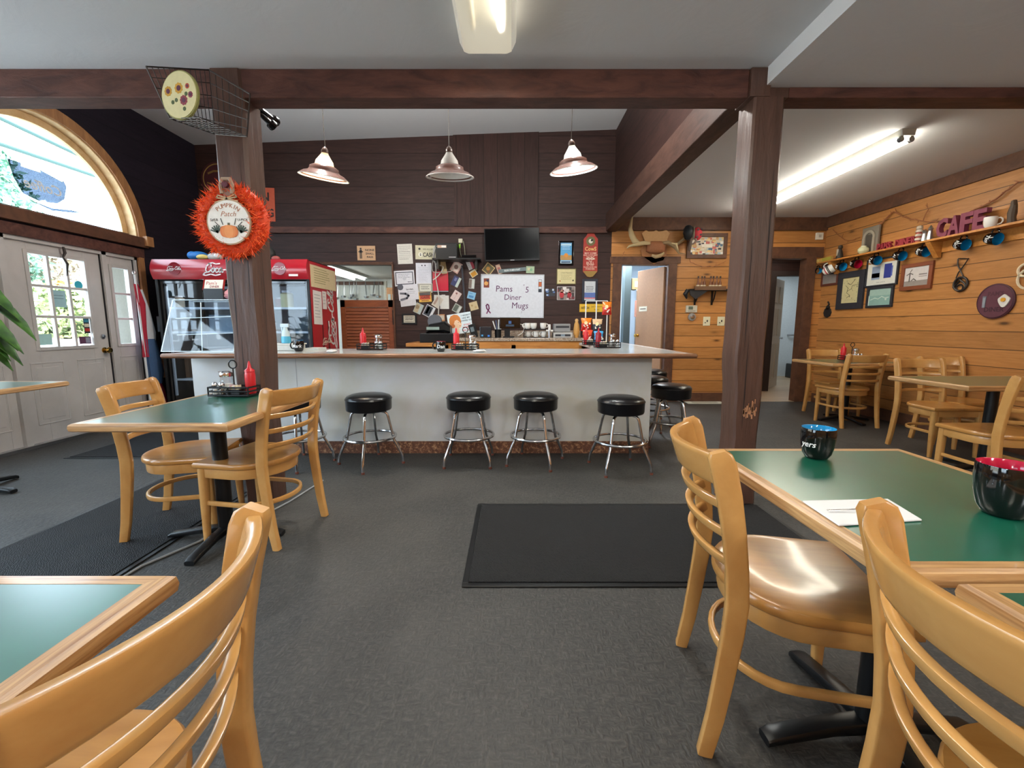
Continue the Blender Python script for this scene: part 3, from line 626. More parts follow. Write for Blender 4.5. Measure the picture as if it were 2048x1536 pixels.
# angle: 0 faces +Y (away from the camera); 90 faces -X
chair(-.72, .515, 90, 'maple ladder back chair at the bottom left corner beside the nearest left table')
chair(-1.46, 2.42, 80, 'maple chair right of the green table by the left post, its back to the stools')
chair(-1.925, 2.505, -77, 'maple chair left of the table by the left post, before the white doors')
chair(.832, 1.213, -103, 'maple chair left of the table with the two big mugs')
chair(.874, .487, -102.5, 'maple chair nearest the camera at the bottom right corner')
chair(4.29, 5.71, 180, 'maple chair farthest back on the right, against the pine wall near the hall')
chair(4.03, 5.18, 2, 'maple chair on the near side of the far right table, its back to the camera')
chair(3.99, 3.99, 178, 'maple chair behind the left half of the table at the right edge')
chair(4.46, 4.25, 180, 'maple chair behind the right half of the table at the right edge')
chair(3.43, 3.0, 0, 'maple chair at the right edge, near side of the right hand wall table')
def table(x0, x1, y0, y1, label, nx=1):
    cx, cy = (x0+x1)/2, (y0+y1)/2; w, d = (x1-x0)/2, (y1-y0)/2
    o = empty('dining_table', label, 'table', (cx, cy, 0), group='green topped dining tables')
    e = .034
    MB().box(-w+e, w-e, -d+e, d-e, ZT-.035, ZT-.0005, 'laminate').build('tabletop', o, smooth=False)
    b = MB(); pr = [(0, 1), (.7, 1), (.93, .7), (1, 0), (.93, -.7), (.7, -1), (0, -1)]; cor = [(-1, -1), (1, -1), (1, 1), (-1, 1)]
    rings = [[(sx*(w-e+a*e), sy*(d-e+a*e), ZT-.019+c*.019) for a, c in pr] for sx, sy in cor]
    [b.loft([rings[i], rings[(i+1) % 4]], ('oak_x', 'oak_y')[i % 2], cap=False) for i in range(4)]; b.build('edge_band', o, ang=35)
    cs = [0] if nx == 1 else [-w*.45, w*.45]
    for c in cs:
        MB().cyl((c, 0, .045), (c, 0, .715), .038, 'blackmetal', n=20).build('column', o)
        MB().box(c-.13, c+.13, -.13, .13, .712, .724, 'blackmetal').build('mounting_plate', o, smooth=False)
        f = MB()
        for a in range(4):
            R = Matrix.Translation((c, 0, 0)) @ Matrix.Rotation(a*PI/2+.04, 4, 'Z')
            f.frames([((.0, 0, .052), (0, .026, 0), (0, 0, .022)), ((.12, 0, .046), (0, .025, 0), (0, 0, .018)), ((.29, 0, .022), (0, .027, 0), (0, 0, .014)), ((.31, 0, .014), (0, .024, 0), (0, 0, .012))], 'blackmetal', rrect(.5, 3), M=R)
        f.build('foot', o)
    return o
table(-1.965, -1.255, 1.87, 2.765, 'green topped table against the left post with the ketchup caddy')
table(-1.35, -.587, -.25, .712, 'green topped table cut off by the bottom left corner of the photo')
table(.684, 1.376, .715, 1.498, 'green topped table with two big mugs and a napkin in the right foreground')
table(.757, 1.5, -.15, .688, 'green topped table at the bottom right edge, nearest the camera')
table(3.70, 4.64, 4.98, 5.72, 'green topped table farthest back by the right pine wall')
table(3.28, 4.4, 3.08, 3.76, 'green topped table at the right edge in front of the pine wall')
table(-4.22, -3.49, 2.5, 3.39, 'green topped table at the far left edge beside the white doors')
# bar stools
def stool_proto():
    o = empty('bar_stool', '-', 'stool')
    MB().lathe([(.001, .475), (.172, .475), (.183, .479), (.187, .49), (.189, .565), (.192, .572), (.189, .58), (.176, .596), (.14, .609), (.08, .617), (.001, .62)], 'vinyl', n=40).build('seat', o, ang=60)
    MB().ring((0, 0, .572), .19, .004, 'vinyl', 40, 6).build('piping', o)
    MB().lathe([(.001, .455), (.09, .458), (.1, .468), (.1, .475), (.001, .476)], 'blackmetal', n=20).build('swivel_plate', o)
    for a in range(4):
        c, s = math.cos(a*PI/2), math.sin(a*PI/2)
        pr = [(.03, .463), (.1, .463), (.13, .456), (.15, .437), (.158, .405), (.185, .28), (.2, .21), (.215, .185), (.262, .085), (.268, .06), (.272, .012)]
        MB().tube([(r*c, r*s, z) for r, z in pr], .0115, 'chrome', 10).build('leg', o)
        MB().cyl((.272*c, .272*s, 0), (.272*c, .272*s, .018), .014, '#6b3a2c', n=10).build('foot_cap', o)
    MB().ring((0, 0, .245), .212, .0115, 'chrome', 44, 8).build('foot_ring', o)
    return o
ST = stool_proto(); GS = 'black round stools along the white counter'
def stool(x, y, a, label): return place(ST, (x, y, 0), math.radians(a), label, GS)
def sx_(u, Y, z=.3): return (u-1024)/F*(Y*CP-(z-H)*SP)
stool(sx_(597, 3.62), 3.62, 20, 'black round stool half hidden behind the chair by the left post')
stool(sx_(740, 3.62), 3.62, 4, 'leftmost fully visible black round stool in front of the white counter')
stool(sx_(938, 3.68), 3.68, 45, 'second fully visible black stool from the left in front of the counter')
stool(sx_(1071, 3.66), 3.66, 24, 'third fully visible black stool, right beside the middle one')
stool(sx_(1240, 3.5), 3.5, 55, 'black stool at the right end of the counter front, nearest the right post')
stool(sx_(1340, 4.25), 4.25, 30, 'nearest black stool at the right side of the counter')
stool(sx_(1300, 4.95), 4.95, 10, 'middle black stool at the right side of the counter, mostly hidden')
stool(sx_(1303, 5.7), 5.7, 10, 'farthest black stool at the right side of the counter near the tan door')
# counter
o = empty('counter', 'white L shaped diner counter with pale top and wood edge', 'counter', (0, 0, 0))
p0 = P(390, 800, Y=3.94).x
b = MB(); b.box(p0, 1.275, 3.94, 3.98, .1, ZC-.04, 'counterpanel').box(1.235, 1.275, 3.98, 6.1, .1, ZC-.04, 'counterpanel').box(p0, p0+.04, 3.98, 4.5, .1, ZC-.04, 'counterpanel').box(p0+.04, 1.235, 4.5, 4.53, 0, ZC-.04, 'orangewood')
b.box(p0+.95, p0+.952, 3.9385, 3.94, .1, ZC-.04, '#8f9194'); b.build('panel', o, smooth=False)
b = MB(); b.box(p0, 1.275, 3.935, 3.975, 0, .115, 'kick').box(1.24, 1.28, 3.975, 6.1, 0, .115, 'kick').box(p0-.003, p0+.04, 3.975, 4.5, 0, .115, 'kick'); b.build('kick_board', o, smooth=False)
L = [(P(318, 712, Y=3.64).x+.03, 3.67), (1.535, 3.67), (1.535, 6.16), (.95, 6.16), (.95, 4.75), (.75, 4.5), (P(318, 712, Y=3.64).x+.03, 4.5)]
MB().prism(L, ZC-.034, ZC, 'countertop').build('counter_top', o, smooth=False)
e = MB(); x0 = L[0][0]
def edge(mb, a, b_, r=.019):
    a, b_ = V(a), V(b_); t = (b_-a).normalized(); n = V((0, 0, 1)).cross(t)
    mb.frames([(a, n*.03, V((0, 0, .0205))), (b_, n*.03, V((0, 0, .0205)))], 'oakdark', rrect(.8, 4))
zc = ZC-.0185
edge(e, (x0-.02, 3.67, zc), (1.555, 3.67, zc)); edge(e, (1.535, 3.65, zc), (1.535, 6.16, zc)); edge(e, (x0, 3.67, zc), (x0, 4.5, zc)); e.build('edge_band', o)
# mats, floor register
def mat_(name, x0, x1, y0, y1, label, m='matrubber'):
    o = MB().box(x0+.03, x1-.03, y0+.03, y1-.03, .001, .012, m).build(name, smooth=False); tag(o, label, 'mat')
    b = MB()
    for q in ((x0, x1, y0, y0+.03), (x0, x1, y1-.03, y1), (x0, x0+.03, y0+.03, y1-.03), (x1-.03, x1, y0+.03, y1-.03)): b.box(*q, .001, .007, 'blackplastic')
    b.build('border', o, smooth=False, bevel=.003)
mat_('floor_mat', -.23, 1.64, 1.83, 2.76, 'large black floor mat in the middle of the carpet before the counter')
mat_('floor_mat', -2.72, -1.86, -.6, 3.5, 'long black runner mat under the left table and chair')
mat_('floor_mat', -4.02, -2.62, 3.76, 4.75, 'black door mat inside the white entrance doors')
tag(MB().tube([(-1.83, .6, .006), (-1.85, 1.6, .006), (-1.83, 2.0, .006), (-1.72, 2.25, .006), (-1.70, 2.42, .007), (-1.55, 2.6, .006), (-1.5, 2.8, .006), (-1.45, 3.2, .006)], .006, '#9a9ea2').build('extension_cord'), 'grey power cord on the carpet beside the left runner mat', 'cord')
p = P(1408, 805, Z=.005)
tag(MB().box(p.x-.28, p.x+.28, p.y-.09, p.y+.06, 0, .012, '#d8d8cc').box(p.x-.2, p.x+.2, p.y-.06, p.y+.03, .012, .0125, '#9a978a').build('floor_register', smooth=False, bevel=.003), 'white floor register at the foot of the pine wall', 'register')
p = P(1295, 800, Z=.005)
# ------------------------------------------------------------------ table things
def mug(name, label, r, h, inner, M=None, loc=None, rz=0, handle=True, writing=None, outer='gloss_black', cat='mug', group=None, size=.035):
    o = empty(name, label, cat, loc or (0, 0, 0), rz, group, M)
    k = h
    MB().lathe([(.001, .0), (r*.62, 0), (r*.67, .003), (r*.83, k*.16), (r*.95, k*.42), (r, k*.7), (r*.985, k*.985), (r*.975, k)], outer, n=36, cap=False).build('body', o, ang=60)
    MB().lathe([(r*.975, k), (r*.95, k*.985), (r*.93, k*.7), (r*.88, k*.42), (r*.7, k*.15), (r*.5, k*.07), (.001, k*.06)], inner, n=36, cap=False).build('lining', o, ang=60)
    if handle:
        MB().tube([(-r*.93, 0, k*.82), (-r*1.25, 0, k*.86), (-r*1.55, 0, k*.72), (-r*1.6, 0, k*.5), (-r*1.4, 0, k*.3), (-r*.88, 0, k*.24)], [.006, .0065, .007, .007, .0065, .006], outer, 8).build('handle', o)
    if writing:
        t = MB(); vs, fs = textmesh(writing, 'CENTER', .2, .01)
        q = []
        for x, y, z in vs:
            a = -PI/2+x*size/r; rr = r*(1.0+.012)+z*.001; zz = k*.5+y*size
            f_ = .95+.06*(zz/k) if zz < k*.7 else .99
            q.append((rr*f_*math.cos(a)*1.015, rr*f_*math.sin(a)*1.015, zz))
        t.add(q, fs, '#f2f2f2'); t.build('lettering', o, smooth=False)
    return o
mug('mug', 'big black mug with blue inside on the right foreground table', .0495, .1, 'mugblue', loc=(1.003, 1.385, ZT+.001), rz=-1.15, handle=False, writing='yers', size=.026)
MUGTXT = bpy.data.objects['lettering']
mug('mug', 'big black mug with red inside at the right edge of the foreground table', .056, .118, 'mugred', loc=(1.13, .95, ZT+.001), rz=.9, handle=False, writing='Pam', size=.03)
def handle_at(o, r, k, a, m='gloss_black'):
    R = Matrix.Rotation(a, 4, 'Z')
    MB().tube([(-r*.93, 0, k*.82), (-r*1.25, 0, k*.86), (-r*1.55, 0, k*.72), (-r*1.6, 0, k*.5), (-r*1.4, 0, k*.3), (-r*.88, 0, k*.24)], .007, m, 8, M=R).build('handle', o)
o = MB()
nz = ZT+.001
if 0: o.add([(0, 0, 0), (.13, .06, 0), (.205, -.05, 0), (.075, -.12, 0), (0, 0, .004), (.13, .06, .004), (.205, -.05, .004), (.075, -.12, .004)], [(0, 3, 2, 1), (4, 5, 6, 7), (0, 1, 5, 4), (1, 2, 6, 5), (2, 3, 7, 6), (3, 0, 4, 7)], 'paperwhite')
nap = MB(); pts = [P(u, v, Z=nz) for u, v in ((1604, 1004), (1775, 1000), (1844, 1042), (1678, 1053))]
nap.add([tuple(p) for p in pts]+[(p.x, p.y, nz+.004) for p in pts], [(0, 3, 2, 1), (4, 5, 6, 7), (0, 1, 5, 4), (1, 2, 6, 5), (2, 3, 7, 6), (3, 0, 4, 7)], 'paperwhite')
tag(nap.build('napkin', smooth=False, bevel=.0015), 'folded white paper napkin on the right foreground table', 'napkin')
a_, b_ = P(1655, 1022, Z=nz+.006), P(1783, 1020, Z=nz+.006); d_ = (b_-a_)
s = MB(); s.frames([(a_+V((0, 0, .002)), V((0, .0035, 0)), V((0, 0, .0015))), (a_+d_*.35+V((0, 0, .003)), V((0, .0025, 0)), V((0, 0, .0012))), (a_+d_*.66+V((0, 0, .006)), V((0, .003, 0)), V((0, 0, .0012))), (a_+d_*.76+V((0, 0, .003)), V((0, .012, 0)), V((0, 0, .0015))), (a_+d_*.87+V((0, 0, .001)), V((0, .016, 0)), V((0, 0, .0015))), (a_+d_*1.+V((0, 0, .003)), V((0, .006, 0)), V((0, 0, .001)))], 'chrome', circ(12))
tag(s.build('spoon'), 'steel spoon lying on the folded napkin', 'spoon')
def ketchup(x, y, z, label, h=.17, dark=False, tilt=0):
    c = 'redplastic' if not dark else '~#8f1f2c'
    o = empty('ketchup_bottle', label, 'bottle', (x, y, z), group='red ketchup squeeze bottles')
    MB().lathe([(.001, 0), (.027, 0), (.03, .006), (.03, h*.62), (.027, h*.7), (.024, h*.73)], c, n=20).build('body', o, ang=50)
    MB().lathe([(.029, h*.715), (.029, h*.76), (.012, h*.84), (.007, h), (.003, h*1.06), (.001, h*1.065)], c, n=20).build('cap', o, ang=50)
def shaker(x, y, z, label, fill, s=1., name='shaker'):
    o = empty(name, label, 'shaker', (x, y, z), group='glass shakers with steel lids')
    MB().lathe([(.001, 0), (.017*s, 0), (.019*s, .01*s), (.015*s, .03*s), (.014*s, .052*s)], 'jarglass', n=12, cap=False).build('glass_body', o)
    MB().lathe([(.001, .002), (.014*s, .002), (.012*s, .032*s), (.001, .033*s)], fill, n=12).build('filling', o)
    MB().lathe([(.0155*s, .05*s), (.017*s, .056*s), (.016*s, .066*s), (.009*s, .075*s), (.001, .077*s)], 'chrome', n=14).build('lid', o)
def sugar(x, y, z, label):
    o = empty('sugar_dispenser', label, 'dispenser', (x, y, z), group='glass sugar dispensers')
    MB().lathe([(.001, 0), (.034, 0), (.036, .01), (.036, .08), (.032, .1), (.033, .108)], 'jarglass', n=18, cap=False).build('glass_body', o)
    MB().lathe([(.001, .004), (.03, .004), (.031, .06), (.001, .062)], '#f0ede4', n=18).build('filling', o)
    MB().lathe([(.036, .105), (.038, .115), (.036, .128), (.02, .138), (.001, .14)], 'chrome', n=18).build('lid', o); MB().box(-.045, -.01, -.006, .006, .132, .137, 'chrome').build('spout_flap', o, smooth=False)
def caddy(x, y, z, where, rz=0., flip=1, shakers=2, sug=True, loop=True, bottle=True, dark=False):
    o = empty('condiment_caddy', 'black wire condiment caddy '+where, 'caddy', (x, y, z), rz, group='black wire condiment caddies')
    w, d = .125, .06
    b = MB()
    for zz in (.009, .034, .058): b.tube([(-w, -d, zz), (w, -d, zz), (w, d, zz), (-w, d, zz)], .0055, 'blackmetal', 6, True)
    for q in ((-w, -d), (w, -d), (w, d), (-w, d), (0, -d), (0, d)): b.cyl((q[0], q[1], .004), (q[0], q[1], .06), .0045, 'blackmetal', n=6)
    for q in (-.04, 0, .04): b.cyl((-w, q, .008), (w, q, .008), .0025, 'blackmetal', n=6)
    b.build('rack', o)
    MB().box(-w+.01+(0 if flip > 0 else .0), w-.01, -d+.005, d-.005, .009, .012, 'blackmetal').build('tray', o, smooth=False)
    if loop: MB().tube([(0, 0, .01), (0, 0, .17)], .004, 'blackmetal', 6).ring((0, 0, .195), .025, .004, 'blackmetal', 20, 6, 'Y').build('handle', o)
    R = Matrix.Translation((x, y, z)) @ Matrix.Rotation(rz, 4, 'Z')
    def W(a, b_, c=.0125): q = R @ V((a, b_, c)); return q.x, q.y, q.z
    MB().box(-.055*1-.035, .02-.035, -.052, .0-.01, .014, .046, 'blackplastic').build('packet_holder', o, smooth=False) if flip < 0 else MB().box(-.02, .065, -.052, -.01, .014, .046, 'blackplastic').build('packet_holder', o, smooth=False)
    cx = -.052 if flip < 0 else .022
    q = MB()
    for i in range(9): q.box(cx-.034+i*.0075, cx-.029+i*.0075, -.05, -.012, .04, .064+.004*(i % 3), ('#f0e6c8', '#f4f1e6', '#d9b6c0', '#e9d28a')[i % 4])
    t = q.build('sweetener_packets', smooth=False); t.matrix_basis = R; tag(t, 'paper sweetener packets in the caddy '+where, 'packets', 'sweetener packets in the caddies')
    if bottle: ketchup(*W(flip*.09, .022), 'red ketchup bottle in the caddy '+where, .19, dark)
    names = ('salt', 'pepper')
    for i in range(shakers): shaker(*W(-flip*(.098-.042*i), -.035), names[i]+' shaker in the caddy '+where, '#f3f1ea' if i == 0 else '#5a5048')
    if sug: sugar(*W(-flip*.062, .02), 'glass sugar dispenser in the caddy '+where)
caddy(-1.72, 2.66, ZT+.001, 'on the green table by the left post', -.05, 1)
caddy(4.27, 5.45, ZT+.001, 'on the far right table', 0, -1)
YK = 4.02
def cx_(u, Y): return (u-1024)/F*(Y*CP-(ZC-H)*SP)
caddy(cx_(744, 4.25), 4.25, ZC+.001, 'on the counter before the louvered door', 0, -1, loop=False)
caddy(cx_(931, 4.2), 4.2, ZC+.001, 'at the middle of the counter', 0, -1)
caddy(cx_(1214, 4.62), 4.62, ZC+.001, 'nearest on the counter right leg', .1, -1, dark=True, loop=False)
caddy(cx_(1187, 5.3), 5.3, ZC+.001, 'by the snack rack on the counter', .05, -1, loop=False)
o = mug('mug', 'black mug with white handwriting near the spray bottle on the counter', .047, .1, 'mugblue', loc=(cx_(598, 4.0), 4.0, ZC+.001), rz=0, handle=True, writing='Mark', size=.042)
mug('mug', 'black mug with white handwriting standing left of the middle caddy', .045, .095, 'mugred', loc=(cx_(882, 3.95), 3.95, ZC+.001), rz=.1, handle=True, writing='Dan', size=.045)
def lump(mb, c, r, m, n=10, sq=.5, seed=1):
    rnd = random.Random(seed); rings = []
    for i in range(n+1):
        a = PI*i/n; rr = math.sin(a)*r+1e-4
        rings.append([(c[0]+x*rr*(1+rnd.uniform(-.2, .2)), c[1]+y*rr*(1+rnd.uniform(-.2, .2)), c[2]+r*sq*(1-math.cos(a))*rnd.uniform(.8, 1.1)) for x, y in circ(12)])
    return mb.loft(rings, m)
tag(lump(MB(), (cx_(664, 3.85), 3.85, ZC), .05, 'paperwhite', sq=.25, seed=3).build('crumpled_napkin'), 'crumpled white napkin on the counter right of the left mug', 'napkin')
tag(lump(MB(), (cx_(960, 3.9), 3.9, ZC), .06, 'paperwhite', sq=.2, seed=5).build('crumpled_napkin'), 'crumpled white napkin on the counter right of the middle caddy', 'napkin')
tag(MB().frames([((cx_(952, 3.87), 3.85, ZC+.027), (0, .004, 0), (0, 0, .002)), ((cx_(975, 3.87), 3.86, ZC+.027), (0, .015, 0), (0, 0, .003))], 'chrome', circ(10)).build('spoon'), 'spoon resting on the crumpled napkin on the counter', 'spoon')
# acrylic pastry case with menus on top
xa, xb = P(374, 705, Y=4.15).x, P(480, 705, Y=4.15).x
o = empty('pastry_case', 'clear acrylic pastry case with slanted front on the left end of the counter', 'display case', ((xa+xb)/2, 4.12, ZC+.001))
W_ = .33; Hh = .47
def pane(mb, q, m='acrylic', th=.006):
    q = [V(p) for p in q]; n = (q[1]-q[0]).cross(q[2]-q[0]).normalized()*th
    mb.add([tuple(p) for p in q]+[tuple(p+n) for p in q], [(3, 2, 1, 0), (4, 5, 6, 7), (0, 1, 5, 4), (1, 2, 6, 5), (2, 3, 7, 6), (3, 0, 4, 7)], m)
    return mb
pane(MB(), [(-W_+.0, -.18, 0), (W_, -.18, 0), (W_, -.06, Hh), (-W_+.06, -.06, Hh)]).build('front_pane', o, smooth=False)
pane(MB(), [(-W_+.06, -.06, Hh), (W_, -.06, Hh), (W_, .2, Hh), (-W_+.06, .2, Hh)]).build('top_pane', o, smooth=False)
pane(MB(), [(-W_, -.18, 0), (-W_+.06, -.06, Hh), (-W_+.06, .2, Hh), (-W_, .2, 0)]).build('side_pane', o, smooth=False)
pane(MB(), [(W_, -.18, 0), (W_, .2, 0), (W_, .2, Hh), (W_, -.06, Hh)]).build('side_pane', o, smooth=False)
for z in (.02, .15, .3): pane(MB(), [(-W_+.1, -.1, z), (W_-.02, -.1, z+.02), (W_-.02, .18, z+.02), (-W_+.1, .18, z)], 'acrylic').build('shelf', o, smooth=False)
e = MB()
for a, b in (((-W_, -.18, 0), (-W_+.06, -.06, Hh)), ((-W_+.06, -.06, Hh), (W_, -.06, Hh)), ((-W_, -.18, .003), (W_, -.18, .003)), ((W_, -.18, 0), (W_, -.06, Hh)), ((0, -.12, 0), (0, -.08, Hh*.95)), ((-W_+.1, -.1, .15), (W_, -.1, .17)), ((-W_+.1, -.1, .3), (W_, -.1, .32)), ((-W_+.06, .2, Hh), (W_, .2, Hh))): e.cyl(a, b, .004, '~#dfeef4', n=6)
e.build('edging', o)
c = P(428, 590, Y=4.15)
o = empty('menu_holder', 'black wire menu holder with red framed card on top of the pastry case', 'menu holder', (c.x+.02, 4.16, ZC+Hh+.008))
MB().box(-.09, .09, -.05, .05, 0, .1, 'blackplastic').tube([(-.09, 0, .02), (-.13, 0, .02), (-.13, 0, .07), (-.09, 0, .07)], .004, 'blackmetal', 6).build('holder', o, smooth=False)
T = Matrix.Translation((0, -.03, .14)) @ Matrix.Rotation(math.radians(-18), 4, 'X') @ Matrix.Rotation(math.radians(90), 4, 'X')
q = MB().box(-.1, .1, -.055, .055, -.006, 0, '~#8f2420', T).box(-.085, .085, -.045, .045, 0, .001, '#e9e2d2', T)
q.text("Pam's", -.02, .01, .045, '#b3262a', .0012, T).text('DINER', .01, -.025, .03, '#8a1d22', .0012, T, bold=.02); q.build('menu_card', o, smooth=False)
c = P(455, 600, Y=4.2)
tag(lump(MB(), (c.x+.02, 4.2, ZC+Hh+.008), .07, '#e3a9b6', sq=.75, seed=9).build('pink_bag'), 'pale pink plastic bag on the pastry case beside the menu holder', 'bag')
c = cx_(563, 4.12)
o = empty('spray_bottle', 'spray bottle with blue liquid behind the left post on the counter', 'spray bottle', (c+.01, 4.2, ZC+.07))
MB().lathe([(.001, 0), (.04, 0), (.042, .03), (.036, .1), (.022, .125), (.018, .15)], '~#cfe6ee', n=18).build('body', o)
MB().lathe([(.0425, .0), (.0432, .03), (.0405, .065)], 'water_blue', n=18, cap=False).build('liquid', o)
MB().box(-.045, .035, -.012, .012, .15, .185, '~#d5eaf2').box(-.04, -.025, -.006, .006, .11, .15, '~#d5eaf2').build('trigger', o, smooth=False, bevel=.004)
o = empty('container', 'white plastic tray box under the spray bottle on the counter', 'box', (c+.03, 4.2, ZC+.001))
MB().box(-.14, .12, -.09, .09, 0, .055, '#dcdad2').build('body', o, smooth=False, bevel=.006); MB().box(-.15, .13, -.1, .1, .055, .066, '#e6e4dc').build('lid', o, smooth=False, bevel=.003)
tag(MB().box(cx_(612, 4.25), cx_(640, 4.25), 4.2, 4.4, ZC, ZC+.02, '#d6dad4').build('paper_stack', smooth=False), 'low white stack of papers behind the left counter mug', 'papers')
# snack rack on the right leg
xr = cx_(1190, 5.75)
o = empty('snack_rack', 'white wire snack rack on the right leg of the counter', 'rack', (xr, 5.75, ZC+.001))
zt = P(1190, 602, Y=5.75).z-ZC
xs = [P(u, 602, Y=5.75).x-xr for u in (1172, 1193, 1215)]
for x in xs: MB().cyl((x, 0, 0), (x, 0, zt), .008, '#e8e8e6', n=8).build('rod', o)
MB().cyl((xs[0], 0, zt), (xs[2], 0, zt), .006, '#e8e8e6', n=8).build('crossbar', o); MB().box(xs[0]-.05, xs[2]+.05, -.08, .08, 0, .012, '#c9c9c4').build('base', o, smooth=False)
def bag(u, v0, v1, Y, c1, c2, c3, label, seed, w=.14):
    p0, p1 = P(u, v0, Y=Y), P(u, v1, Y=Y); h = p0.z-p1.z; rnd = random.Random(seed)
    mb = MB(); n = 10; rings = []; cols = []
    for i in range(n+1):
        t = i/n; hw = w/2*(1-.12*math.sin(PI*t)); th = .03*math.sin(PI*t)**.7+.002
        rings.append([(p0.x+a*hw+rnd.uniform(-.004, .004), Y-.035+b*th, p1.z+h*t) for a, b in circ(14)])
    for i, m in enumerate((c1, c2, c3)):
        a, b = int(n*i/3), int(n*(i+1)/3) if i < 2 else n
        mb.loft(rings[a:b+1], m, cap=(i != 1))
    mb.disc(p0.x-.01, p1.z+h*.62, .022, 0, .002, '#f6e6b0', M=Matrix(((1, 0, 0, 0), (0, 0, -1, Y-.066), (0, 1, 0, 0), (0, 0, 0, 1))))
    for k_ in range(6): mb.disc(p0.x+rnd.uniform(-.04, .04), p1.z+h*rnd.uniform(.15, .6), rnd.uniform(.006, .013), 0, .002, '#efe2d0', n=7, M=Matrix(((1, 0, 0, 0), (0, 0, -1, Y-.064), (0, 1, 0, 0), (0, 0, 0, 1))))
    tag(mb.build('chip_bag'), label, 'chip bag', 'chip bags on the snack rack')
bag(1213, 604, 630, 5.72, '~#b3251f', '~#c9331f', '~#e07a1f', 'orange and red chip bag hanging highest on the snack rack', 1, .125)
bag(1172, 636, 662, 5.70, '~#b3251f', '~#c9331f', '~#e07a1f', 'orange and red chip bag at the left of the snack rack', 2, .14)
bag(1194, 638, 664, 5.66, '#20242e', '#2a2c36', '#d8b48a', 'dark snack bag hanging in the middle of the snack rack', 3, .13)
bag(1174, 660, 684, 5.60, '#e9dfd6', '~#b3251f', '~#d8492c', 'red and white chip bag low at the left of the snack rack', 4, .13)
bag(1196, 662, 684, 5.58, '~#1f7fc4', '~#2f8fd0', '~#3aa0dc', 'blue chip bag low in the middle of the snack rack', 5, .12)
# ================================================================== COOLER
FY = 5.4; fx0, fx1 = -4.35, -2.47
o = empty('drink_cooler', 'long red and black drinks cooler with sliding glass doors behind the counter', 'cooler', ((fx0+fx1)/2, FY, 0))
w = (fx1-fx0)/2; D2 = .82; zh = 1.978
b = MB(); b.box(-w, w, D2-.04, D2, 0, zh, 'blackplastic').box(-w, -w+.035, 0, D2, 0, zh, 'blackplastic').box(w-.035, w, 0, D2, 0, zh, 'blackplastic').box(-w, w, 0, D2, zh-.03, zh-.002, 'blackplastic').box(-w, w, 0, D2, 0, .2, 'blackplastic')
b.box(-w+.036, w-.036, D2-.05, D2-.04, .2, zh-.25, '#aab4bc').box(-.01, .01, .06, D2-.05, .2, zh-.25, '#88929a'); b.build('cabinet', o, smooth=False, bevel=.004)
h = MB(); pr = []
for i in range(9): t = i/8; pr.append((-.05*math.sin(PI*t*.9+.2)-.01, zh-.235+.235*t))
h.loft([[(x, y, z) for y, z in pr]+[(x, .03, zh), (x, .03, zh-.235)] for x in (-w, w)], 'cokered')
def hy(z): t = (z-(zh-.235))/.235; return -.05*math.sin(PI*t*.9+.2)-.01
def hM(x, z): return Matrix(((1, 0, 0, x), (0, 0, -1, hy(z)-.003), (0, 1, 0, z), (0, 0, 0, 1)))
SCR = {  # script strokes, unit height ~1, drawn once and reused
 'C': [[(.62, .62), (.55, .86), (.35, .9), (.12, .6), (.05, .25), (.2, .02), (.45, .08), (.62, .3)], [(.35, .9), (.75, .98), (1.1, .85), (1.5, .9)], [(.2, .02), (-.05, -.05), (-.2, -.25), (.1, -.3), (.6, -.18), (1.1, -.3), (1.6, -.2)]],
 'o': [[(.2, .45), (.05, .3), (.05, .1), (.18, 0), (.32, .12), (.33, .32), (.2, .45), (.4, .38)]],
 'c': [[(.33, .38), (.2, .45), (.05, .3), (.05, .1), (.18, 0), (.36, .1)]],
 'a': [[(.33, .4), (.2, .45), (.05, .3), (.05, .1), (.16, 0), (.3, .12), (.35, .42), (.33, .1), (.42, .0), (.5, .08)]],
 'l': [[(.0, .1), (.2, .5), (.28, .85), (.18, .92), (.1, .6), (.12, .1), (.25, 0), (.35, .1)]],
 '-': [[(0, .25), (.22, .28)]]}
def coke(mb, cx, cy, size, m, M, z=.0, wt=.11):
    seq = [('C', 0, .62), ('o', 0, .4), ('c', 0, .36), ('a', 0, .5), ('-', 0, .3), ('C', 1, .62), ('o', 0, .4), ('l', 0, .32), ('a', 0, .5)]
    tot = sum(s[2] for s in seq); x = -tot/2; first = True
    for ch, fl, adv in seq:
        st = SCR[ch]
        if ch == 'C' and fl: st = [st[0], [(.35, .9), (.62, .92), (.8, .8)]]
        for line in st:
            mb.ribbon([((x+p[0]+p[1]*.12)*size+cx, (p[1]-.35)*size+cy) for p in line], size*wt, z, m, M)
        x += adv
G3 = []
for u, sz in ((350, .042), (560, .042)):
    g = MB(); G3.append(g)
    q = P(u, 537, Y=FY-.05); lx = q.x-(fx0+fx1)/2; zz = zh-.115
    M_ = hM(lx, zz); g.disc(0, 0, .075, -.004, .0, '~#7d1220', n=26, M=M_) ; coke(g, 0, 0, sz, '#f2f2f2', M_, .002)
g = MB(); G3.append(g); q = P(450, 540, Y=FY-.05); coke(g, 0, 0, .115, '#f4f4f4', hM(q.x-(fx0+fx1)/2, zh-.12), .002)
h.box(-.06, .05, 0, .003, -.012, .012, '#e8e8e8', Matrix.Translation((w-.16, hy(zh-.19)-.006, zh-.19)))
hd = h.build('header_panel', o)
for g in G3: g.build('logo', hd, smooth=False)
z0, z1 = .22, zh-.25
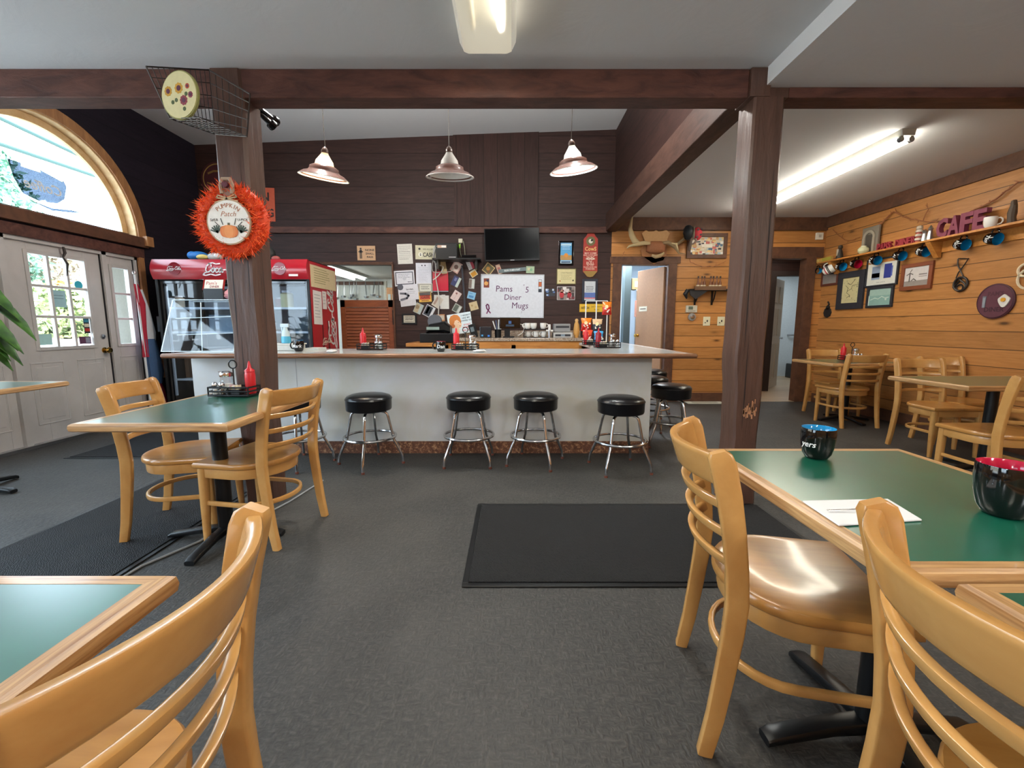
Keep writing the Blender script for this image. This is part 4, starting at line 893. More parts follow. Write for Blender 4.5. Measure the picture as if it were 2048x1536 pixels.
for i, (a, c) in enumerate(((-w+.04, -.0), (0.0, w-.04))):
    f = MB(); e = .035; yy = .02+.03*i
    for qd in ((a, a+e, z0, z1), (c-e, c, z0, z1), (a+e, c-e, z0, z0+e), (a+e, c-e, z1-e, z1)): f.box(qd[0], qd[1], yy, yy+.025, qd[2], qd[3], 'gloss_black')
    dd = f.build('door', o, smooth=False, bevel=.003)
    MB().box(a+e, c-e, yy+.01, yy+.016, z0+e, z1-e, 'glass_cooler').build('glass', dd, smooth=False)
for i in range(4):
    z = .5+.3*i
    s = MB(); s.box(-w+.05, w-.05, .12, D2-.06, z-.006, z+.002, '#b9c2c8').box(-w+.05, w-.05, .11, .12, z-.012, z+.014, '#dfe6ea'); s.build('shelf', o, smooth=False)
MB().box(-w+.05, -w+.07, .07, .1, .3, z1-.06, '#dfe8f0').build('door_post', o, smooth=False)
# decal side with bottles, script, papers
sM = Matrix(((0, 0, 1, w+.001), (1, 0, 0, 0), (0, 1, 0, 0), (0, 0, 0, 1)))     # local x = depth, y = up, z = outward (+X)
s = MB(); s.box(.01, D2-.01, .05, zh-.01, 0, .003, 'cokered', sM)
for bx, hgt in ((.3, 1.05), (.47, 1.1)):
    s.prism([(bx-.045, .3), (bx+.045, .3), (bx+.045, .75), (bx+.015, .98), (bx+.015, hgt+.15), (bx-.015, hgt+.15), (bx-.015, .98), (bx-.045, .75)], .003, .0045, '#4c1016', sM)
Mv = sM @ Matrix.Translation((.6, 1.32, 0)) @ Matrix.Rotation(PI/2, 4, 'Z'); coke(s, 0, 0, .2, '#f4f2ee', Mv, .004, .13)
coke(s, .42, .98, .07, '#efe0c8', sM, .006)
s.build('side_decal', o, smooth=False)
cox = (fx0+fx1)/2
def sidepaper(y0, y1, z0, z1, c, label, lines='#8a8a80', n=6, tilt=0.):
    R = Matrix(((0, 0, 1, fx1+.006), (1, 0, 0, FY+(y0+y1)/2), (0, 1, 0, (z0+z1)/2), (0, 0, 0, 1))) @ Matrix.Rotation(tilt, 4, 'Z')
    a, b_ = (y1-y0)/2, (z1-z0)/2; mb = MB().box(-a, a, -b_, b_, 0, .002, c, R); r = random.Random(int(y0*100))
    for i in range(n): z = b_*.75-i*b_*1.5/n; mb.box(-a*.75, a*r.uniform(.1, .7), z-.004, z+.004, .002, .0025, lines, R)
    tag(mb.build('paper', smooth=False), label, 'paper')
sidepaper(.03, .78, 1.66, 1.93, '#d3c29a', 'wide tan poster at the top of the red cooler side', '#8f8a5c', 7)
sidepaper(.06, .3, 1.2, 1.62, '#e0ddd8', 'white sheet on the red cooler side below the tan poster', '#a0a0a0', 8, -.03)
sidepaper(.33, .45, 1.4, 1.63, '#d8d2cc', 'small white slip beside the large white sheet on the red cooler side', '#a0a0a0', 4)
# goods inside the cooler
def jar(u, v, Y, r, h, m, cap, label, cat='jar'):
    p = P(u, v, Y=Y); z = min([.5+.3*i for i in range(4)], key=lambda q: abs(q-p.z))+.004
    j = empty('jar' if cat == 'jar' else 'container', label, cat, (p.x, Y, z))
    MB().lathe([(.001, 0), (r, 0), (r, h*.8), (r*.7, h*.88)], m, n=18).build('body', j); MB().lathe([(r*.75, h*.88), (r*.75, h), (.001, h)], cap, n=18).build('lid', j)
    return j
jar(576, 628, 5.62, .075, .22, '#e2dcae', '#dfe6f0', 'cream coloured mayonnaise jar inside the cooler at right')
jar(560, 628, 5.85, .05, .15, '#7a3a28', '#c0c0c0', 'small dark jar beside the mayonnaise jar in the cooler')
jar(545, 665, 5.7, .06, .14, '#a8a4a0', '#5a5a5a', 'grey container on the second shelf of the cooler')
jar(360, 640, 5.7, .07, .16, '#c7b49a', '#e2e2e2', 'tan tub on a cooler shelf behind the left glass door')
for u, v, w_, h_, c, lb in ((350, 660, .3, .2, '#9fb4c4', 'pale blue carton inside the left door of the cooler'), (455, 655, .34, .22, '#b7c6ce', 'pale carton inside the cooler behind the pastry case'), (560, 690, .28, .16, '#6b5040', 'brown carton low inside the right side of the cooler'), (360, 745, .4, .25, '#a9805e', 'brown carton at the bottom of the cooler left of the counter')):
    p = P(u, v, Y=5.8); z = min([.5+.3*i for i in range(4)], key=lambda q: abs(q-p.z))+.004
    tag(MB().box(p.x-w_/2, p.x+w_/2, 5.7, 5.9, z, z+h_, c).build('carton', smooth=False, bevel=.004), lb, 'box')
# plush bird and bits on top of the cooler
def plush(u, Y, parts, name, label, cat='plush toy'):
    x = P(u, 517, Y=Y).x; p = empty(name, label, cat, (x, Y, zh))
    for nm, c, r, sq, m in parts:
        mb = MB(); rings = []
        for i in range(11):
            a = PI*i/10; rr = math.sin(a)+1e-3
            rings.append([(c[0]+r*rr*ca*sq[0], c[1]+r*rr*sa*sq[1], c[2]-r*math.cos(a)*sq[2]) for ca, sa in circ(14)])
        mb.loft(rings, m).build(nm, p, ang=70)
plush(398, 5.55, (('body', (0, 0, .06), .09, (1.3, 1, .65), '#1f6db3'), ('belly', (.07, -.04, .045), .055, (1.4, 1, .6), '#d9c878'), ('head', (-.08, 0, .07), .055, (1, 1, .9), '#2277c0'), ('eye', (-.03, -.07, .07), .012, (1, 1, 1), '#14181c')), 'plush_bird', 'blue and yellow plush bird lying on top of the drinks cooler')
plush(430, 5.55, (('body', (0, 0, .05), .07, (1.2, 1, .75), '#b9b7b4'), ('tuft', (.05, -.03, .06), .04, (1, 1, .9), '#d8d6d4')), 'plush_ball', 'grey white fluffy toy on the cooler beside the blue bird')
plush(538, 5.55, (('body', (0, 0, .09), .09, (.9, .8, 1), '#1b1d1c'), ('foot', (.1, -.03, .03), .04, (1.3, 1, .8), '#9a4a44')), 'plush_toy', 'black plush toy with reddish feet on the cooler right of the post')
# ================================================================== BACK WALL
def card(name, label, cat, uL, uR, vT, vB, wall='back', off=0., rot=0., c='paperwhite', th=.003, draw=None, frame_=None, group=None, scale=(1, 1), lift=0.):
    M, w, h = rect(uL, uR, vT, vB, wall, off)
    w *= scale[0]; h *= scale[1]
    M = M @ Matrix.Translation((0, 0, lift+.0005)) @ Matrix.Rotation(math.radians(rot), 4, 'Z')
    if frame_:
        fw, fc, ft = frame_
        o = empty(name, label, cat, M=M, group=group)
        f = MB()
        for q in ((-w/2, w/2, h/2-fw, h/2), (-w/2, w/2, -h/2, -h/2+fw), (-w/2, -w/2+fw, -h/2+fw, h/2-fw), (w/2-fw, w/2, -h/2+fw, h/2-fw)): f.box(*q, 0, ft, fc)
        f.build('picture_frame', o, smooth=False, bevel=.003)
        s = MB().box(-w/2+fw, w/2-fw, -h/2+fw, h/2-fw, 0, ft*.5, c)
        if draw: draw(s, w-2*fw, h-2*fw, ft*.5)
        s.build('picture', o, smooth=False)
        return o
    s = MB().box(-w/2, w/2, -h/2, h/2, 0, th, c)
    if draw: draw(s, w, h, th)
    o = s.build(name, smooth=False, M=M); tag(o, label, cat, group)
    return o
def lines(cols=('#777777',), n=6, x0=-.4, x1=.4, y0=.35, y1=-.35, th=.012, seed=1):
    def f(s, w, h, z):
        r = random.Random(seed)
        for i in range(n):
            y = h*(y0+(y1-y0)*i/max(1, n-1)); a = x0*w; b = w*(x1-r.uniform(0, .25)*(x1-x0)); c = cols[i % len(cols)]
            x = a
            while x < b:
                L = r.uniform(.05, .12)*w; s.box(x, min(b, x+L), y-th*h/2, y+th*h/2, z, z+.0006, c); x += L+.02*w
    return f
def multi(*fs):
    def f(s, w, h, z):
        for g_ in fs: g_(s, w, h, z)
    return f
def blk(x0, x1, y0, y1, c, dz=.0008): return lambda s, w, h, z: s.box(x0*w, x1*w, y0*h, y1*h, z, z+dz, c)
def txt(t, x, y, size, c, **k): return lambda s, w, h, z: s.text(t, x*w, y*h, size*h, c, z+.0012, **k)
def strip_(pts, wd, c): return lambda s, w, h, z: s.ribbon([(p[0]*w, p[1]*h) for p in pts], wd, z+.001, c)
def dsc(x, y, r, c, dz=.001, sx=1.): return lambda s, w, h, z: s.disc(x*w, y*h, r*h, z, z+dz, c, n=16, sx=sx)
bk = '#2a2320'
card('sign', 'tan wooden sign reading NONE SHALL PASS with a knight silhouette', 'sign', 715, 751, 492, 521, c='#c79f78', th=.012, draw=multi(txt('NONE', .2, .2, .2, bk, bold=.02, sx=1.15), txt('SHALL', .2, -.04, .2, bk, bold=.02, sx=1.05), txt('PASS', .2, -.28, .2, bk, bold=.02, sx=1.1), dsc(-.3, .3, .07, bk), blk(-.37, -.23, .02, .22, bk), blk(-.36, -.31, -.38, .02, bk), blk(-.29, -.24, -.38, .02, bk), blk(-.43, -.17, .06, .12, bk)))
card('notice', 'white typed notice pinned above the certificates on the dark wall', 'notice', 795, 825, 488, 528, rot=2, c='#dcd8cc', draw=lines(('#a5a09a', '#a5a09a', '#a5a09a', '#5a5450'), 8, y0=.38, y1=-.25, th=.02))
card('sign', 'cream WE ACCEPT CASH sign behind the white cables', 'sign', 831, 872, 491, 519, rot=-1, c='#cfc8a8', th=.008, draw=multi(txt('WE ACCEPT', .14, .22, .15, bk), txt('CASH', .14, -.18, .42, bk, bold=.02, sx=.8), dsc(-.25, -.16, .16, '#f2eedc'), txt('$', -.25, -.16, .26, bk, bold=.02), dsc(-.3, .25, .08, bk)))
card('certificate', 'certificate with a dark zigzag border on the dark wall', 'certificate', 789, 829, 541, 572, rot=3, c='#dddde2', draw=multi(strip_([(-.42, .38), (.42, .38), (.42, -.38), (-.42, -.38), (-.42, .38)], .012, '#4a4c55'), lines(('#8c8c96',), 3, -.3, .3, .25, .05, .03), dsc(0, -.02, .12, '#c3c5cc'), lines(('#6c6c76',), 1, .15, .35, -.25, -.25, .05)))
card('certificate', 'food safety certificate with grey curved shapes under the bordered one', 'certificate', 797, 837, 569, 600, rot=4, c='#dedee4', lift=.004, draw=multi(txt('ServSafe', .08, .18, .14, '#40424a', bold=.01), dsc(-.38, .36, .2, '#5a5c66'), strip_([(-.4, -.05), (-.15, -.08), (0, -.22), (-.1, -.38), (-.4, -.46)], .03, '#6c6e78'), lines(('#9c9ca6',), 2, -.05, .35, .02, -.08, .025)))
card('paper', 'plain white paper edge hanging below the food safety certificate', 'paper', 801, 832, 596, 612, rot=7, c='#d6d6da')
card('paper', 'tall white letter with two small crests at the top of the dark wall cluster', 'paper', 832, 863, 526, 568, rot=0, c='#d9d9e0', draw=multi(dsc(-.1, .38, .035, '#4a4a55'), dsc(.1, .38, .035, '#4a4a55'), lines(('#a4a4ae',), 9, -.35, .35, .28, -.35, .012)))
card('certificate', 'small cream certificate with double border under the tall letter', 'certificate', 837, 865, 567, 585, c='#d8d6c6', lift=.004, draw=multi(strip_([(-.43, .4), (.43, .4), (.43, -.4), (-.43, -.4), (-.43, .4)], .01, '#8a8a80'), lines(('#6a6a62',), 4, -.3, .3, .2, -.15, .05)))
card('flyer', 'yellow and red flyer at the bottom of the certificates', 'flyer', 838, 863, 584, 604, rot=3, c='#e0b04a', lift=.006, draw=multi(blk(-.45, .45, .15, .48, '#5b5350'), blk(-.42, .42, -.25, .18, '#b8452c'), txt('CASH', 0, -.03, .3, '#3a1a14', bold=.02), lines(('#7a3a20',), 1, -.3, .3, -.36, -.36, .08)))
card('folder', 'red folder pocket hanging on the dark wall with a note inside', 'folder', 866, 897, 543, 584, c='~#c21f3c', th=.02, draw=multi(blk(-.5, .5, -.5, -.45, '#7c8a94', .002), strip_([(-.15, .38), (.0, .25), (.42, .38)], .008, '#7c1226')))
card('paper', 'tall cream envelope sticking out of the red folder', 'paper', 882, 893, 519, 548, rot=8, c='#cdb98c', lift=.02)
for i, (uL, uR, vT, vB, rt, c, lb, dr) in enumerate((
 (902, 923, 522, 546, -32, '#cfa79a', 'pink framed greeting card tilted right of the red folder', multi(blk(-.38, .38, -.4, .4, '#e6d6c8'), dsc(0, .0, .2, '#8a6a60', .0015))),
 (933, 948, 518, 540, 22, '#d8d4d0', 'white and red striped card hanging at the top right of the card cluster', multi(blk(.08, .5, -.5, .5, '#c8505a'), lines(('#8a8684',), 4, -.4, 0, .3, -.2, .03))),
 (939, 955, 540, 554, 33, '#d9cfae', 'small card with an orange picture below the red striped card', blk(-.4, .4, -.42, .25, '#d9982c')),
 (903, 921, 552, 574, -27, '#2f3760', 'navy blue card with a pale strip beside the black cable', multi(blk(.15, .5, -.5, .5, '#b9c6bc'), blk(-.3, .0, .0, .35, '#6a6f9a'))),
 (937, 950, 557, 578, -5, '#c8ccc4', 'small white card with a brown photo right of the black cable', blk(-.48, .0, -.45, .45, '#7a6a60')),
 (903, 921, 581, 603, -33, '#d6bfb8', 'pale pink card with a tiny emblem in the card cluster', multi(dsc(-.1, .25, .1, '#8c5a50'), blk(-.02, .01, -.4, .4, '#9c8480'))),
 (934, 952, 583, 599, -15, '#86b9d8', 'light blue card with darker blue drawing', multi(blk(-.3, .3, -.3, -.02, '#4a86b8'), lines(('#4a86b8',), 1, -.35, .1, .25, .25, .1))),
 (866, 884, 592, 616, -33, '#cfc4b4', 'tilted cream card with a brown stripe overlapping the white paper', blk(-.35, -.1, -.35, .4, '#a98a7c')),
 (828, 846, 606, 628, -25, '#aebcb8', 'pale blue green scenic card lowest left of the cluster', multi(blk(-.45, .1, -.45, .45, '#b6a88a'), dsc(-.2, .1, .2, '#8d7b5e'))),
 (847, 869, 610, 635, -28, '#d7d8dc', 'black and white postcard with big lettering', multi(blk(-.44, .25, -.44, .44, '#3a3f48'), blk(-.3, -.02, -.3, .35, '#dfe2e6'), blk(.05, .15, -.2, .3, '#c9ccd2'))),
 (905, 923, 608, 626, -30, '#a9aba0', 'grey green photo card above the coffee poster', multi(blk(-.4, .1, -.4, .4, '#5a6256'), blk(.2, .45, -.4, .4, '#cdd0c8'))),
 (938, 957, 603, 621, 15, '#c9b58c', 'cream floral card at the right end of the card cluster', multi(dsc(-.2, .1, .12, '#a88a5c'), dsc(.2, -.2, .15, '#b99c70'))),
 (872, 891, 628, 643, 2, '#c98f62', 'small orange brown card hanging over the cash register', multi(blk(-.3, .42, -.3, .35, '#c9bfae'), lines(('#8a6a50',), 3, -.2, .35, .2, -.1, .05))),
 (966, 988, 527, 549, -38, '#cdb27c', 'photo card of a brown scene above the whiteboard corner', multi(blk(-.42, .42, -.42, .42, '#5e5a3a'), dsc(-.05, .0, .2, '#b8873a'), dsc(.15, -.2, .14, '#7a4a2a'))),
 (993, 1003, 528, 549, 20, '#caa58e', 'narrow pink beige card behind the slogan strip', blk(-.3, .3, -.3, .2, '#a8605a')),
 (1051, 1070, 532, 547, -2, '#a9bd9c', 'small green map card at the top of the whiteboard', multi(dsc(.1, 0, .2, '#7fae8a'), blk(-.3, 0, -.1, .25, '#d3caa0'))))):
    card('greeting_card', lb, 'card', uL, uR, vT, vB, rot=rt, c=c, draw=dr, scale=(.86, .92), group='cards pinned to the dark wall', lift=.0015*(i % 3))
card('paper', 'white crumpled paper with folded corner left of the pink card', 'paper', 880, 898, 591, 618, c='#dad9d2', rot=0, lift=.001, draw=blk(-.3, .1, .4, .56, '#d0cfc8'))
card('paper', 'blank white sheet behind the tilted cream card', 'paper', 868, 884, 590, 603, c='#d2d0c8', rot=-2)
card('slogan_strip', 'grey strip with a white slogan above the whiteboard', 'sign', 997, 1052, 536, 545, rot=5, c='#6d7c7e', th=.006, draw=txt('BELIEVE. ITS BEEN A BLAST', 0, 0, .62, '#eef2f2', bold=.02, sx=.62), scale=(1, .8), lift=.012)
card('picture', 'small black framed certificate left of the register', 'picture', 804, 834, 627, 649, c='#d6d2c0', frame_=(.028, 'blackplastic', .02), draw=multi(lines((bk,), 3, -.35, .35, .25, -.1, .09), lines(('#7a766a',), 1, -.35, .35, -.32, -.32, .06), strip_([(-.4, .38), (.4, .38), (.4, -.4), (-.4, -.4), (-.4, .38)], .006, '#8a8675')))
# coffee poster leaning on the back counter
def poster(s, w, h, z):
    hair = [(-.43, .1), (-.42, .28), (-.34, .42), (-.2, .47), (-.06, .43), (.03, .3), (.06, .12), (.04, -.02), (-.02, .1), (-.1, .2), (-.2, .16), (-.26, 0), (-.3, -.1), (-.4, -.06)]
    s.prism([(x*w, y*h) for x, y in [(-.3, .05), (-.2, .3), (-.05, .32), (.03, .2), (.055, .02), (.08, -.05), (.05, -.08), (.04, -.16), (-.02, -.22), (-.08, -.2), (-.06, -.45), (-.24, -.45), (-.24, -.12)]], z, z+.0008, '#e9c7a4')
    s.prism([(x*w, y*h) for x, y in hair], z+.0008, z+.0016, '#c9782f'); s.disc(-.3*w, -.08*h, .1*h, z+.0008, z+.0017, '#b8662a', n=14)
    for x in (-.08, .02): s.box(x*w, (x+.045)*w, .055*h, .075*h, z+.0016, z+.002, '#3a2a24')
    s.box(-.04*w, .04*w, -.12*h, -.1*h, z+.0016, z+.002, '#b83434')
    for i, t in enumerate(("I HAVEN'T", 'HAD MY', 'COFFEE YET')): s.text(t, .28*w, (.36-.13*i)*h, .1*h, '#3a5560', z+.001, bold=.02)
    for i, t in enumerate(("DON'T", 'MAKE ME', 'KILL YOU')): s.text(t, .29*w, (-.1-.13*i)*h, .11*h, '#c03036', z+.001, bold=.02)
M_, w_, h_ = rect(896, 944, 626, 668, 'back', .3)
sh = Matrix.Identity(4); sh[0][1] = -.2
mb = MB().box(-w_/2, w_/2, -h_/2, h_/2, 0, .004, '#d9e6ea'); poster(mb, w_, h_, .004)
po = mb.build('poster', smooth=False, M=M_ @ Matrix.Rotation(math.radians(9), 4, 'Z') @ Matrix.Rotation(math.radians(-12), 4, 'X')); tag(po, 'poster of a ginger haired woman complaining about coffee on the back counter', 'poster')
# television and shelf with electronics
M_, w_, h_ = rect(969, 1079, 456, 522, 'back', .12)
M_ = M_ @ Matrix.Rotation(math.radians(1.5), 4, 'Z')
o = empty('television', 'black flat television on the dark wall above the whiteboard', 'television', M=M_)
MB().box(-w_/2, w_/2, -h_/2, h_/2, -.05, 0, 'blackplastic').build('case', o, smooth=False, bevel=.006)
MB().box(-w_/2+.012, w_/2-.012, -h_/2+.025, h_/2-.012, 0, .003, 'screen').build('screen', o, smooth=False)
MB().box(-.12, .12, -.1, .1, -.115, -.05, 'blackmetal').build('wall_bracket', o, smooth=False); MB().box(-.03, .03, -h_/2+.008, -h_/2+.016, 0, .004, '#b8b8b8').build('badge', o, smooth=False)
M_, w_, h_ = rect(868, 962, 516, 522, 'back', .12)
tag(MB().box(-w_/2, w_/2, -.02, .0, -.12, .16, 'blackplastic').box(-w_/2+.05, -w_/2+.08, -.15, -.02, -.12, .1, 'blackmetal').box(w_/2-.08, w_/2-.05, -.15, -.02, -.12, .1, 'blackmetal').build('wall_shelf', smooth=False, M=M_), 'black wall shelf carrying the black set top boxes', 'shelf')
shz = M_.translation.z
M2, w2, h2 = rect(872, 915, 485, 515, 'back', .2)
o = empty('electronics_box', 'black electronics box with a pale label on the wall shelf', 'box', (M2.translation.x, YB-.15, shz+.001))
MB().box(-w2/2, w2/2, -.1, .12, 0, h2, 'blackplastic').build('case', o, smooth=False, bevel=.006); MB().box(-w2/2+.03, -w2/2+.16, -.103, -.1, h2*.68, h2*.85, '#c9a890').box(-w2/2+.09, -w2/2+.155, -.104, -.103, h2*.7, h2*.83, '#f4efe6').box(w2/2-.12, w2/2-.02, -.103, -.1, .008, .018, '#b9b9b9').build('front_label', o, smooth=False)
x = P(938, 508, Y=YB-.2).x
tag(MB().box(x-.1, x+.11, YB-.27, YB-.05, shz, shz+.045, 'gloss_black').build('router', smooth=False, bevel=.006), 'flat black router on the right part of the wall shelf', 'router')
x = P(920, 480, Y=YB-.1)
o = empty('power_adapter', 'small beige wall adapter with a green light and cord beside the electronics box', 'adapter', M=frame((x.x, YB-.02, x.z), 'back'))
MB().box(-.03, .03, -.03, .03, -.02, .03, '#d8d2b8').build('body', o, smooth=False, bevel=.004)
MB().tube([(0, -.03, .02), (-.01, -.12, .04), (0, -.2, .02), (.03, -.26, .05), (.07, -.24, .05), (.06, -.1, .02), (.04, 0, .01)], .006, '#8f927c', 6).build('cord', o); MB().box(-.02, .0, -.11, -.05, .035, .045, '#8fd02a').build('indicator', o, smooth=False)
def cable(pts, r, c, label, Y=YB-.03):
    pp = [P(u, v, Y=Y-d) for u, v, d in pts]
    # smooth
    q = []
    for i in range(len(pp)-1):
        p0 = pp[max(0, i-1)]; p1 = pp[i]; p2 = pp[i+1]; p3 = pp[min(len(pp)-1, i+2)]
        for k_ in range(5):
            t = k_/5; q.append(.5*((2*p1)+(p2-p0)*t+(2*p0-5*p1+4*p2-p3)*t*t+(3*p1-p0-3*p2+p3)*t**3))
    q.append(pp[-1])
    tag(MB().tube(q, r, c, 6).build('cable'), label, 'cable')
cable([(873, 489, .2), (867, 500, .15), (870, 520, .08), (872, 540, .04), (871, 552, .04), (876, 580, .04), (878, 605, .05), (877, 630, .06), (880, 655, .1)], .009, '#c9c4bc', 'white cable running from the electronics box down to the register')
cable([(874, 492, .22), (866, 510, .1), (872, 528, .06), (886, 534, .05), (878, 550, .05), (866, 560, .05)], .008, '#d5d0c8', 'white cable looping left over the red folder')
cable([(872, 496, .2), (868, 515, .07), (864, 535, .06), (870, 545, .06), (900, 543, .05), (906, 538, .04)], .006, '#a8a49c', 'thin grey cable loop above the red folder')
cable([(924, 531, .02), (926, 560, .03), (929, 600, .03), (929, 626, .03)], .014, '#3a3c44', 'thick black cable running down beside the greeting cards')
# whiteboard
def draw_wb(s, w, h, z):
    pc = '#5a2b58'
    for t, x, y, sz in (('Pams', -.14, .17, .21), ('5', .235, .15, .2), ("'", .18, .22, .16), ('Diner', .0, -.03, .19), ('Mugs', .12, -.23, .21), ('(', .15, -.38, .06)): s.text(t, x*w, y*h, sz*h, pc, z+.001, sx=.95, shear=.08)
    s.box(-.47*w, -.38*w, .2*h, .42*h, z, z+.001, '#7a3420'); s.disc(-.43*w, .3*h, .05*h, z, z+.002, '#d8a05a', n=10); s.disc(-.405*w, .37*h, .03*h, z, z+.002, '#1f2a48', n=10)
    s.box(.42*w, .475*w, .1*h, .4*h, z, z+.001, '#2b3340'); s.box(.425*w, .47*w, .24*h, .34*h, z, z+.002, '#c8683c'); s.box(.425*w, .47*w, .18*h, .23*h, z, z+.002, '#dfe6ea'); s.box(.425*w, .47*w, .35*h, .39*h, z, z+.002, '#dfe6ea')
    s.ribbon([(-.42*w, -.42*h), (-.38*w, -.3*h), (-.39*w, -.22*h), (-.41*w, -.2*h), (-.43*w, -.23*h), (-.42*w, -.3*h), (-.36*w, -.41*h)], .018, z+.001, '#7c2460')
card('whiteboard', 'white marker board with handwriting about diner mugs under the television', 'whiteboard', 962, 1088, 549, 636, c='~#d9dde4', rot=-.5, frame_=(.014, '#c3c6ca', .014), draw=draw_wb, lift=.004)
card('picture', 'black framed blue beach poster right of the television', 'picture', 1117, 1147, 482, 531, c='#58a5d6', frame_=(.028, 'gloss_black', .02), draw=multi(blk(-.45, .45, .36, .46, '#bfe0f0'), blk(-.5, .5, -.34, -.1, '#b98f52'), dsc(0, -.1, .1, '#d98a2c', .002, 1.), blk(-.5, .5, -.5, -.38, '#cfe8f4'), blk(-.42, .42, -.47, -.4, '#1e3c5c', .002), lines(('#e6f4fa',), 2, -.35, .35, .3, .2, .02)))
card('certificate', 'cream framed certificate of appreciation between the beach poster and the red photo', 'certificate', 1113, 1152, 537, 569, c='#d8cd9a', frame_=(.012, '#6c6238', .012), draw=multi(txt('Certificate of Appreciation', 0, .25, .1, '#5a5030', sx=.75), lines(('#8a7c50',), 4, -.3, .3, .1, -.2, .02), dsc(-.35, -.32, .05, '#a8682c'), dsc(.38, -.28, .06, '#4a4430')))
def photo(seed, pal, n=30, sz=(.04, .12)):
    def f(s, w, h, z):
        r = random.Random(seed)
        for i in range(n):
            a, b = r.uniform(*sz)*w, r.uniform(*sz)*h*1.3; x = r.uniform(-.5, .5)*w; y = r.uniform(-.5, .5)*h
            x = max(-w/2+a, min(w/2-a, x)); y = max(-h/2+b, min(h/2-b, y)); s.box(x-a, x+a, y-b, y+b, z+.0002*i/n, z+.0005+.001*i/n, r.choice(pal))
    return f
card('photograph', 'photo of people in red shirts pinned right of the whiteboard', 'photograph', 1114, 1150, 573, 600, c='#8a7f78', frame_=(.006, '#e2dede', .006), draw=multi(photo(3, ('#5a4c48', '#cfc8c4', '#6a2c30', '#3a3434', '#e8e4e0'), 22), dsc(-.25, -.12, .26, '#b02c34', .002, .7), dsc(.2, -.12, .24, '#a82832', .002, .7), dsc(-.25, .14, .1, '#c99a80', .002), dsc(.2, .12, .1, '#c99a80', .002)))
card('photograph', 'small blue white photo beside the right edge of the whiteboard', 'photograph', 1090, 1111, 577, 593, c='#2c3038', draw=photo(5, ('#d6e2f2', '#5a78b0', '#1c1e24', '#aab8d0'), 12), scale=(.9, .9))
# cow sign
M_, w_, h_ = rect(1166, 1195, 466, 555, 'back')
def oval_sign():
    s = MB(); w, h = w_/2, h_/2
    pts = [(-w*.98, h*.72), (-w*.6, h*.86), (-w*.45, h*.96), (0, h), (w*.45, h*.96), (w*.6, h*.86), (w*.98, h*.72), (w, -h*.75), (w*.7, -h*.85), (w*.4, -h*.97), (0, -h), (-w*.4, -h*.97), (-w*.7, -h*.85), (-w, -h*.75)]
    s.prism(pts, 0, .018, '#a8352a'); s.prism([(w*.98, -h*.72), (-w*.98, -h*.72), (-w*.7, -h*.85), (-w*.4, -h*.97), (0, -h*1.0), (w*.4, -h*.97), (w*.7, -h*.85)][::-1], .018, .02, '#9a7a3c')
    s.disc(0, h*.62, w*.62, .018, .02, '#6e6a44'); s.disc(0, h*.62, w*.3, .02, .0215, '#e0dccf'); s.disc(w*.15, h*.66, w*.16, .0215, .023, '#2c2a26')
    s.text('CowS', 0, h*.27, w*.72, '#efc47a', .02, sx=.9, bold=.02)
    for i, (t, f_) in enumerate((('MAY COME', .32), ('AND COWS MAY', .25), ('GO BUT', .3))): s.text(t, 0, h*(.08-.085*i), w*f_, '#f0d4c0', .02, bold=.01)
    s.ribbon([(-w*.6, -h*.17), (-w*.2, -h*.13), (0, -h*.17), (w*.2, -h*.21), (w*.6, -h*.17)], .012, .02, '#f0e0d0'); s.ribbon([(-w*.6, -h*.17), (-w*.2, -h*.21), (0, -h*.17), (w*.2, -h*.13), (w*.6, -h*.17)], .012, .02, '#f0e0d0')
    for i, (t, f_) in enumerate((('THE', .25), ('BULL', .5), ('IN THIS', .28), ('PLACE GOES ON', .24), ('FOREVER', .3))): s.text(t, 0, h*(-.28-.088*i), w*f_, '#f0d4c0', .02, bold=.01)
    return s
tag(oval_sign().build('sign', smooth=False, M=M_), 'tall red sign about cows and bull with a round emblem on top', 'sign')
card('picture', 'dark framed award with a blue band beneath the cow sign', 'picture', 1164, 1195, 558, 605, c='#ccd2d6', frame_=(.035, '#262b38', .015), draw=multi(lines(('#4a4c58',), 4, -.35, .35, .22, -.02, .03), blk(-.5, .5, -.36, -.1, '#5a72b0'), blk(-.5, .5, -.42, -.37, '#c84a5a')))
card('sign', 'yellow bumper sticker sign behind the chip rack', 'sign', 1159, 1208, 608, 624, c='#e0b52f', th=.004, draw=multi(txt('HITCH', -.27, 0, .42, '#3a3218', bold=.03, sx=.8), txt('Just Someone', .2, .18, .24, '#3a3218'), txt('Sweet!', .2, -.2, .24, '#3a3218')))
# orange sign behind the left post
card('sign', 'orange sign with black letters partly hidden behind the left post', 'sign', 470, 550, 375, 442, rot=-2, c='#c4583a', th=.008, draw=multi(txt('N', .27, .22, .34, bk, bold=.03), txt('NG', .31, -.26, .34, bk, bold=.03, sx=.8)))
M_, w_, h_ = rect(404, 470, 318, 400, 'back', .01)
s = MB().disc(0, 0, w_/2, 0, .02, '#4a1f24', n=32); s.ring((0, 0, .02), w_/2*.86, .008, '#8f7038', 32, 6)
s.ribbon([(-.13, .08), (-.05, .11), (.05, .11), (.13, .08)], .025, .021, '#8f7038'); s.ribbon([(-.15, -.05), (0, -.12), (.16, -.04)], .02, .021, '#8f7038'); tag(s.build('round_sign', smooth=False, M=M_), 'dark red round sign with gold trim half hidden by the wreath', 'sign')
